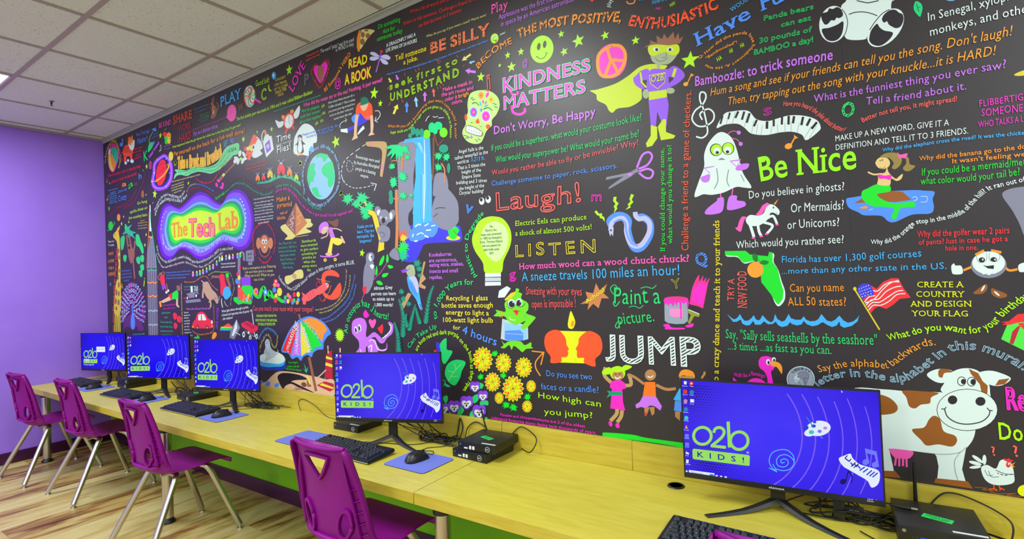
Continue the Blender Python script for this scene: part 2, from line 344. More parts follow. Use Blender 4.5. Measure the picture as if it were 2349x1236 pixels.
class Sheet:
    """one printed motif or run of lettering, a mesh lying on a plane"""
    def __init__(s, pl, off=0.0016, step=.00004): s.pl, s.v, s.f, s.mi, s.ms, s.z, s.step = pl, [], [], [], [], off, step
    def m(s, k, pat=''):
        x = s.mf(k, pat) if hasattr(s, 'mf') else ink(k, pat)
        if x not in s.ms: s.ms.append(x)
        return s.ms.index(x)
    def add(s, uv, faces, mi):
        b = len(s.v); s.v += [(a, c, s.z) for a, c in uv]
        s.f += [tuple(b+i for i in f) for f in faces]; s.mi += [mi]*len(faces)
    def up(s): s.z += s.step
    def poly(s, px, k, uv=False, pat=''):
        q = px if uv else [s.pl.uv(p) for p in px]
        tris = tessellate_polygon([[Vector((a, b, 0)) for a, b in q]]); s.add(q, [tuple(t) for t in tris], s.m(k, pat)); s.up()
    def stroke(s, px, wd, k, uv=False, closed=False):
        n = len(px); L, R_ = [], []
        for i in range(n):
            a = px[i-1] if (i > 0 or closed) else px[i]; b = px[(i+1) % n] if (i < n-1 or closed) else px[i]
            dx, dy = b[0]-a[0], b[1]-a[1]; l = math.hypot(dx, dy) or 1; nx, ny = -dy/l*wd/2, dx/l*wd/2
            if 0 < i < n-1 or closed:
                p = px[i]; ex, ey = b[0]-p[0], b[1]-p[1]; l2 = math.hypot(ex, ey) or 1; c = (nx*(-ey/l2)+ny*(ex/l2))/(wd/2); c = max(.45, min(1, c)); nx /= c; ny /= c
            L.append((px[i][0]+nx, px[i][1]+ny)); R_.append((px[i][0]-nx, px[i][1]-ny))
        pts = L+R_; q = pts if uv else [s.pl.uv(p) for p in pts]
        fs = [(i, i+1, n+i+1, n+i) for i in range(n-1)]+([(n-1, 0, n, 2*n-1)] if closed else [])
        s.add(q, fs, s.m(k)); s.up()
    def text(s, txt, px, h, k, st, h2=None):
        pl = s.pl; fillk, outk = (k.split('/')+[None])[:2]
        if len(px) > 2:
            ds = [math.dist(a, c) for a, c in zip(px, px[1:])]; mn = max(min(ds), sum(ds)/24); o = []
            for a, c, d_ in zip(px, px[1:], ds):
                n_ = max(1, int(d_/mn/2.2+.5)); o += [(a[0]+(c[0]-a[0])*i/n_, a[1]+(c[1]-a[1])*i/n_) for i in range(n_)]
            px = smooth_path(o+[px[-1]], 8 if len(o) < 10 else 4)
        q = [pl.uv(p) for p in px]
        if len(q) == 2: q = [(q[0][0]+(q[1][0]-q[0][0])*i/8, q[0][1]+(q[1][1]-q[0][1])*i/8) for i in range(9)]
        cum = [0]
        for a, b in zip(q, q[1:]): cum.append(cum[-1]+math.hypot(b[0]-a[0], b[1]-a[1]))
        Ln = cum[-1]; dx, dy = q[1][0]-q[0][0], q[1][1]-q[0][1]; l = math.hypot(dx, dy) or 1; sc = pl.scale(px[0], (-dy/l, dx/l)); H = h/sc; HR = 1.0
        if h2:
            dx, dy = q[-1][0]-q[-2][0], q[-1][1]-q[-2][1]; l = math.hypot(dx, dy) or 1; HR = (h2/pl.scale(px[-1], (-dy/l, dx/l)))/H
        res = 4 if H > .05 else 2
        sty = ((.012 if 'b' in st else 0.0), res)
        x = 0; items = []
        rnd = random.Random(txt)
        sp = .35
        for ch in txt:
            if ch == ' ': x += sp*1.1; continue
            if (sty, ch) not in GL: ch = '?'
            g = GL[(sty, ch)]; xs_ = [v[0] for v in g[0]] or [0]
            items.append((x, g)); x += g[4]+(.28 if 'w' in st else .03)
        Wt = max(x-.03, .3); sx = Ln/Wt
        def pt(a, b):
            a = max(-.2*Ln, min(a, 1.2*Ln)); i = 0
            while i < len(cum)-2 and cum[i+1] < a: i += 1
            seg = (cum[i+1]-cum[i]) or 1e-6; t = (a-cum[i])/seg
            def nrm(i):
                i = max(0, min(i, len(q)-1)); A, B = q[max(i-1, 0)], q[min(i+1, len(q)-1)]; ex, ey = B[0]-A[0], B[1]-A[1]; l = math.hypot(ex, ey) or 1; return (-ey/l, ex/l)
            n0, n1 = nrm(i), nrm(i+1); tt = max(0, min(1, t)); nx, ny = n0[0]+(n1[0]-n0[0])*tt, n0[1]+(n1[1]-n0[1])*tt
            return (q[i][0]+(q[i+1][0]-q[i][0])*t+nx*b, q[i][1]+(q[i+1][1]-q[i][1])*t+ny*b)
        pat = 'H' if 'H' in st else ('D' if 'D' in st else '')
        if pat == 'H' and H > .1: pat = 'h'
        lw = H*.068; z0 = s.z
        z00 = z0
        for gi, (x, g) in enumerate(items):
            z0 = z00+(gi % 4)*4e-6; s.z = z0
            vs_, fs, bd, ser, adv = g
            ja = jb = 0; js = 1
            if 'h' in st: ja = rnd.uniform(-.05, .05); jb = rnd.uniform(-.045, .045); js = rnd.uniform(.94, 1.05)
            cx = adv/2
            def T_(v):
                a, b = v
                if 'i' in st: a += b*.22
                a2 = (a-cx)*math.cos(ja)-b*math.sin(ja)+cx; b2 = (a-cx)*math.sin(ja)+b*math.cos(ja)
                return pt((x+a2)*sx, (b2*js+jb)*H*(1+(HR-1)*max(0, min(1, (x+a2)/Wt))))
            P = [T_(v) for v in vs_]
            if 'o' not in st: s.z = z0+(s.step if outk else 0); s.add(P, fs, s.m(fillk, pat))
            if 's' in st and 'o' not in st:
                for si, (x0, x1, y0, y1) in enumerate(ser):
                    s.z = z0+(s.step if outk else 0)+2e-5+(si % 3)*2e-6; s.add([T_((x0, y0)), T_((x1, y0)), T_((x1, y1)), T_((x0, y1))], [(0, 1, 2, 3)], s.m(fillk, pat))
            if 'o' in st or 'H' in st or 'D' in st or outk:
                kk = outk or fillk; s.z = z0+(0 if (outk and 'D' not in st) else 2*s.step); mi = s.m(kk); w_ = lw*(1.6 if outk and 'D' not in st else .62 if pat else 1)
                uvs, ff = [], []
                for a, b in bd:
                    A, B = P[a], P[b]; ex, ey = B[0]-A[0], B[1]-A[1]; l = math.hypot(ex, ey)
                    if l < 1e-7: continue
                    ex, ey = ex/l*w_/2, ey/l*w_/2; n0 = len(uvs)
                    uvs += [(A[0]-ex*.6-ey, A[1]-ey*.6+ex), (A[0]-ex*.6+ey, A[1]-ey*.6-ex), (B[0]+ex*.6+ey, B[1]+ey*.6-ex), (B[0]+ex*.6-ey, B[1]+ey*.6+ex)]; ff.append((n0, n0+1, n0+2, n0+3))
                zz = s.z
                for q_ in range(6):
                    sub = ff[q_::6]
                    if sub: s.z = zz+q_*3e-6; s.add([uvs[i] for f in sub for i in f], [(4*i, 4*i+1, 4*i+2, 4*i+3) for i in range(len(sub))], mi)
            s.z = z0
        s.z = z0+3*s.step
    def build(s, name, parent, flip=True):
        me = bpy.data.meshes.new(name)
        # u along ux, v along uy, lift along the plane's front
        if s.pl is WALL: co = [(a, -l, b) for a, b, l in s.v]
        else: co = [(a, -l, b) for a, b, l in s.v]
        me.from_pydata(co, [], s.f); 
        for x in s.ms: me.materials.append(x)
        me.polygons.foreach_set('material_index', s.mi); me.update()
        return link(name, me, parent)
def PP(vw, s):
    x0, y0, k = VIEW[vw]; return [tuple((float(a)/k+o) for a, o in zip(t.split(','), (x0, y0))) for t in s.split()]
def ell(cx, cy, rx, ry, rot=0, n=28):
    c, s_ = math.cos(math.radians(rot)), math.sin(math.radians(rot))
    return [(cx+rx*math.cos(2*PI*i/n)*c-ry*math.sin(2*PI*i/n)*s_, cy+rx*math.cos(2*PI*i/n)*s_+ry*math.sin(2*PI*i/n)*c) for i in range(n)]
def spiky(cx, cy, rx, ry, n, inner, a0=0):
    return [(cx+math.cos(a0+PI*i/n)*rx*(1 if i % 2 == 0 else inner), cy+math.sin(a0+PI*i/n)*ry*(1 if i % 2 == 0 else inner)) for i in range(2*n)]
OUT = [(125, 560), (180, 330), (260, 265), (340, 300), (410, 315), (500, 240), (590, 150), (670, 115), (760, 140), (850, 220), (940, 265), (990, 220), (1040, 130), (1120, 85), (1210, 100), (1290, 190), (1340, 330), (1365, 500), (1340, 700), (1290, 820), (1200, 865), (1100, 830), (1000, 790), (900, 830), (800, 930), (700, 985), (620, 970), (540, 900), (450, 850), (380, 880), (320, 960), (250, 985), (180, 930), (140, 800), (120, 680)]
INN = [(295, 560), (310, 480), (350, 440), (400, 428), (450, 432), (520, 400), (595, 365), (670, 352), (750, 362), (820, 382), (880, 385), (920, 355), (970, 322), (1040, 302), (1100, 308), (1150, 360), (1172, 430), (1180, 500), (1165, 560), (1130, 600), (1080, 615), (1020, 605), (960, 602), (890, 650), (800, 710), (700, 735), (630, 732), (560, 722), (490, 712), (440, 715), (400, 732), (365, 740), (330, 715), (310, 660), (298, 610)]
for k_, c_ in (('q0', (98, 8, 215)), ('q1', (135, 75, 250)), ('q2', (98, 104, 252)), ('q3', (140, 168, 255)), ('q4', (0, 160, 125)), ('q5', (25, 225, 20)), ('q6', (205, 245, 0))): COL[k_] = c_
def run_print(data, pl, parent, mf=None):
    cur = Sheet(pl); cur_name = None; label = None; txt = None; nt = 0; nd_ = 0; stars = []
    def newsheet(off):
        s = Sheet(pl, off)
        if mf: s.mf = mf
        return s
    def flush():
        nonlocal cur, cur_name, label, nd_
        if cur_name and cur.f:
            o = cur.build(cur_name, parent)
            if label: o['label'] = label
        nd_ += 1; cur = newsheet(.0016+(nd_ % 17)*2.3e-6); cur_name = None; label = None
    def flush_t():
        nonlocal txt
        if txt and txt[0].f:
            o = txt[0].build('lettering', parent); o['label'] = txt[1]+' lettering printed on the wall'
        txt = None
    for ln in data.strip().split('\n'):
        p = ln.split('|'); op = p[0]
        if op == 'N': flush(); flush_t(); cur_name, label = p[1], p[2]; continue
        if op in ('T', 'T+'):
            _, vw, k, st, h, s_, path = p; k0 = k.split('/')[0]
            if op == 'T' or not txt: flush_t(); txt = [newsheet(.0036), CN.get(k0, 'coloured')]
            nt += 1; txt[0].z = .0036+(nt % 13)*2.9e-5; hh = [float(v)/VIEW[vw][2] for v in h.split(',')]
            txt[0].text(s_, PP(vw, path), hh[0], k, st if st != 'n' else '', hh[1] if len(hh) > 1 else None); continue
        if op == 'X': stars.append(p); continue
        flush_t(); vw = p[1]; S = cur
        if vw in VIEW: x0, y0, sc = VIEW[vw]
        if op == 'P': S.poly(PP(vw, p[3]), p[2])
        elif op == 'S': S.poly(smooth_path(PP(vw, p[3]), 5, True), p[2])
        elif op in ('L', 'l2'): S.stroke(PP(vw, p[4]), float(p[3])/sc, p[2])
        elif op == 'l': S.stroke(smooth_path(PP(vw, p[4]), 6), float(p[3])/sc, p[2])
        elif op == 'D':
            pts = smooth_path(PP(vw, p[4]), 10); 
            for i in range(0, len(pts)-3, 5): S.stroke(pts[i:i+4], float(p[3])/sc, p[2]); S.z -= S.step
        elif op == 'E':
            a = [float(t) for t in p[3].split(',')]; S.poly([(x/sc+x0, y/sc+y0) for x, y in ell(*a)], p[2])
        elif op == 'R':
            for t, k in ((0, 'q0'), (.17, 'q1'), (.36, 'q2'), (.54, 'q3'), (.66, 'q4'), (.84, 'q5'), (1, 'q6')):
                S.poly(smooth_path([((a[0]+(b[0]-a[0])*t)/5.619+340, (a[1]+(b[1]-a[1])*t)/5.619+420) for a, b in zip(OUT, INN)], 4, True), k)
        elif op == 'F':
            cx, cy, rx, ry = [float(t) for t in p[2].split(',')]
            for ring, (fr, nn) in enumerate(((1.0, 22), (.78, 18), (.56, 14), (.34, 9))):
                for i in range(nn):
                    a = PI*(.86+1.28*i/(nn-1))+ring*.05; x, y = cx+rx*fr*math.cos(a), cy+ry*fr*math.sin(a)
                    rot = math.degrees(math.atan2(ry*math.sin(a), rx*math.cos(a)))
                    for (k, ra, rb) in (('v', 20, 9), (random.choice(['g', 'L', 'o2']), 15, 8), ('b', 9, 7), ('B', 5, 5)):
                        S.poly([(u/sc+x0, v/sc+y0) for u, v in ell(x, y, ra, rb, rot, 9)], k)
        elif op == 'B':
            for t in p[2].split():
                a, b, k = t.split(','); a, b = float(a), float(b)
                if k == '': continue
                S.poly([(u/sc+x0, v/sc+y0) for u, v in ell(a, b, 14, 28, 0, 12)], k)
                S.poly([((a+u)/sc+x0, (b-30+v)/sc+y0) for u, v in ((-8, -14), (8, -14), (9, 10), (-9, 10))], 'y')
                S.poly([(u/sc+x0, v/sc+y0) for u, v in ell(a+4, b+8, 4, 6, 0, 6)], 'w')
        elif op == 'G':
            t = p[2].split()
            for k, q in zip(t[::2], t[1::2]):
                cx, cy, r = [float(v) for v in q.split(',')]
                def W(e): return [(u/sc+x0, v/sc+y0) for u, v in e]
                S.poly(W(ell(cx-r*.45, cy+r*.15, r*.48, r*1.35, 8, 14)), k); S.poly(W(ell(cx+r*.45, cy+r*.15, r*.48, r*1.35, -8, 14)), k)
                for dx, dy in ((-.5, -.5), (-.35, .2), (-.6, .6), (.5, -.5), (.35, .2), (.6, .6)): S.poly(W(ell(cx+dx*r, cy+dy*r, r*.13, r*.2, 0, 7)), 'R')
                S.poly(W(ell(cx, cy-r*1.25, r*.4, r*.35, 0, 12)), 'e'); S.poly(W(ell(cx-r*.15, cy-r*1.3, r*.12, r*.14, 0, 8)), 'w'); S.poly(W(ell(cx+r*.18, cy-r*1.3, r*.12, r*.14, 0, 8)), 'w')
                S.stroke(W([(cx-r*.2, cy-r*1.5), (cx-r*.6, cy-r*2), (cx-r*.9, cy-r*1.9)]), 4/sc, 'w'); S.stroke(W([(cx+r*.2, cy-r*1.5), (cx+r*.6, cy-r*2.1), (cx+r*.9, cy-r*2.1)]), 4/sc, 'w')
        elif op == 'W':
            t = p[2].split()
            for k, q in zip(t[::2], t[1::2]):
                ax, ay, bx, by, wd = [float(v) for v in q.split(',')]; l = math.hypot(bx-ax, by-ay); ex, ey = (bx-ax)/l, (by-ay)/l
                pts = [(0, -.3), (.6, -.3), (.55, -.8), (1, 0), (.55, .8), (.6, .3), (0, .3)]
                S.poly([((ax+ex*u*l-ey*v*wd)/sc+x0, (ay+ey*u*l+ex*v*wd)/sc+y0) for u, v in pts], k)
        elif op == 'K':
            q = p[3].split(); wd = float(q[-1].split(',')[2]); q[-1] = ','.join(q[-1].split(',')[:2]); sp = smooth_path([tuple(float(v) for v in t.split(',')) for t in q], 7)
            S.stroke([(a/sc+x0, b/sc+y0) for a, b in sp], 4/sc, p[2])
            for i in range(1, len(sp)):
                a, b = sp[i-1], sp[i]; l = math.hypot(b[0]-a[0], b[1]-a[1]) or 1; ex, ey = (b[0]-a[0])/l, (b[1]-a[1])/l; ww = wd*(.35+.65*i/len(sp))
                for sd in (-1, 1):
                    t = [(0, 0), (-ww*.1, sd*ww*.5), (-ww*.55, sd*ww), (l*.9, sd*ww*.35), (l*.9, 0)]
                    S.poly([((b[0]+ex*u-ey*v)/sc+x0, (b[1]+ey*u+ex*v)/sc+y0) for u, v in t], p[2])
        elif op == 'Q':
            cx, cy, rx, ry = [float(t) for t in p[3].split(',')]; S.poly([(u/sc+x0, v/sc+y0) for u, v in spiky(cx, cy, rx, ry, 16, .62)], p[2])
        elif op == 'Z':
            cx, cy, rx, ry = [float(t) for t in p[3].split(',')]
            for i in range(8):
                a = i*PI/4; S.poly([(u/sc+x0, v/sc+y0) for u, v in ell(cx+.6*rx*math.cos(a), cy+.6*ry*math.sin(a), rx*.42, ry*.22, math.degrees(math.atan2(ry*math.sin(a), rx*math.cos(a))), 9)], p[2])
            S.poly([(u/sc+x0, v/sc+y0) for u, v in ell(cx, cy, rx*.25, ry*.25)], 'O')
        elif op == 'M':
            for q in p[2].split():
                cx, cy, rx, ry = [float(t) for t in q.split(',')]
                for ring, (fr, nn, k1, k2) in enumerate(((1, 16, 'Y2', 'O2'), (.76, 14, 'o3', 'Y2'), (.52, 11, 'Y2', 'o3'), (.3, 8, 'o3', 'Y2'))):
                    for i in range(nn):
                        a = 2*PI*(i+.5*(ring % 2))/nn; da = PI/nn*1.05
                        def Pt(r, t): return ((cx+rx*r*math.cos(t))/sc+x0, (cy+ry*r*math.sin(t))/sc+y0)
                        S.poly([Pt(0.05, a), Pt(fr*.72, a-da), Pt(fr*.88, a-da*.7), Pt(fr*1.02, a), Pt(fr*.88, a+da*.7), Pt(fr*.72, a+da)], k1 if i % 2 else 'L2')
                        if ring < 2: S.poly([Pt(fr*.5, a), Pt(fr*.74, a-da*.6), Pt(fr*.93, a), Pt(fr*.74, a+da*.6)], k2 if (i+ring) % 3 else 'O'); S.z -= S.step*.93
                        S.z -= S.step*.9
        elif op == 'H':
            for q in p[2].split():
                cx, cy, r = [float(t) for t in q.split(',')]
                def W(e): return [(u/sc+x0, v/sc+y0) for u, v in e]
                for dx, dy, rr, k in ((-.42, -.4, .6, 'V'), (.42, -.4, .6, 'V'), (-.5, .1, .55, 'V'), (.5, .1, .55, 'V'), (0, .5, .55, 'V')): S.poly(W(ell(cx+dx*r, cy+dy*r, rr*r, rr*r*1.08, 0, 16)), k)
                for dx, dy, rr in ((-.35, .12, .4), (.35, .12, .4), (0, .48, .42)): S.poly(W(ell(cx+dx*r, cy+dy*r, rr*r, rr*r, 0, 14)), 'w')
                for sd in (-1, 1): S.stroke(smooth_path(W([(cx, cy+.05*r), (cx+sd*.35*r, cy-.25*r), (cx+sd*.7*r, cy-.15*r)]), 4), r*.1/sc, 'w')
                for sd in (-1, 1): S.poly(W(ell(cx+sd*.25*r, cy+.15*r, .16*r, .1*r, 30*sd, 8)), 'N')
                S.poly(W(ell(cx, cy+.48*r, .14*r, .2*r, 0, 8)), 'N'); S.poly(W(ell(cx, cy+.15*r, .12*r, .16*r, 0, 8)), 'o')
        elif op == 'Y':
            cx, cy, r, md = [float(t) for t in p[3].split(',')]; rr = random.Random(cx+cy)
            for i in range(11):
                a = (PI*(.15+.8*i/10) if md == 0 else 2*PI*i/11)+rr.uniform(-.12, .12); L_ = r*rr.uniform(.75, 1.1)*(1.5 if md == 0 else 1); wd = r*.16
                bx, by = cx, cy; ex, ey = math.cos(a), math.sin(a)
                S.poly([((bx+ex*u-ey*v)/sc+x0, (by+ey*u+ex*v)/sc+y0) for u, v in ((0, -wd*.4), (L_*.45, -wd), (L_, 0), (L_*.45, wd), (0, wd*.4))], p[2]); S.z -= S.step*.7
        elif op == 'k':
            for t in p[3].split():
                a = [float(v) for v in t.split(',')]
                S.stroke([(a[0]/sc+x0, a[1]/sc+y0), (a[2]/sc+x0, a[3]/sc+y0)], a[4]/sc, p[2]); S.z -= S.step*.8
    flush(); flush_t()
    for _, vw, q in stars:
        cx, cy, r = [float(t) for t in q.split(',')]; x0, y0, sc = VIEW[vw]; c = (cx/sc+x0, cy/sc+y0); R_ = r/sc/pl.scale(c, (0, 1)); u, v = pl.uv(c)
        a0 = PI/2+random.uniform(-.25, .25); s = newsheet(.0014)
        s.poly([(u+(R_*(1 if i % 2 == 0 else .42))*math.cos(a0+PI*i/5)+R_*.05, v+(R_*(1 if i % 2 == 0 else .42))*math.sin(a0+PI*i/5)-R_*.05) for i in range(10)], 'e2', True)
        s.poly([(u+(R_*(1 if i % 2 == 0 else .42))*math.cos(a0+PI*i/5), v+(R_*(1 if i % 2 == 0 else .42))*math.sin(a0+PI*i/5)) for i in range(10)], 'L', True)
        o = s.build('star_drawing', parent); o['label'] = 'lime five point star printed on the wall'
chars = sorted(set("ABCDEFGHIJKLMNOPQRSTUVWXYZabcdefghijklmnopqrstuvwxyz0123456789.,!?:;'\"()/-+=@&*#$%¡®"))
glyph_make(chars, [(.012, 2), (0.0, 2), (.012, 4), (0.0, 4)])
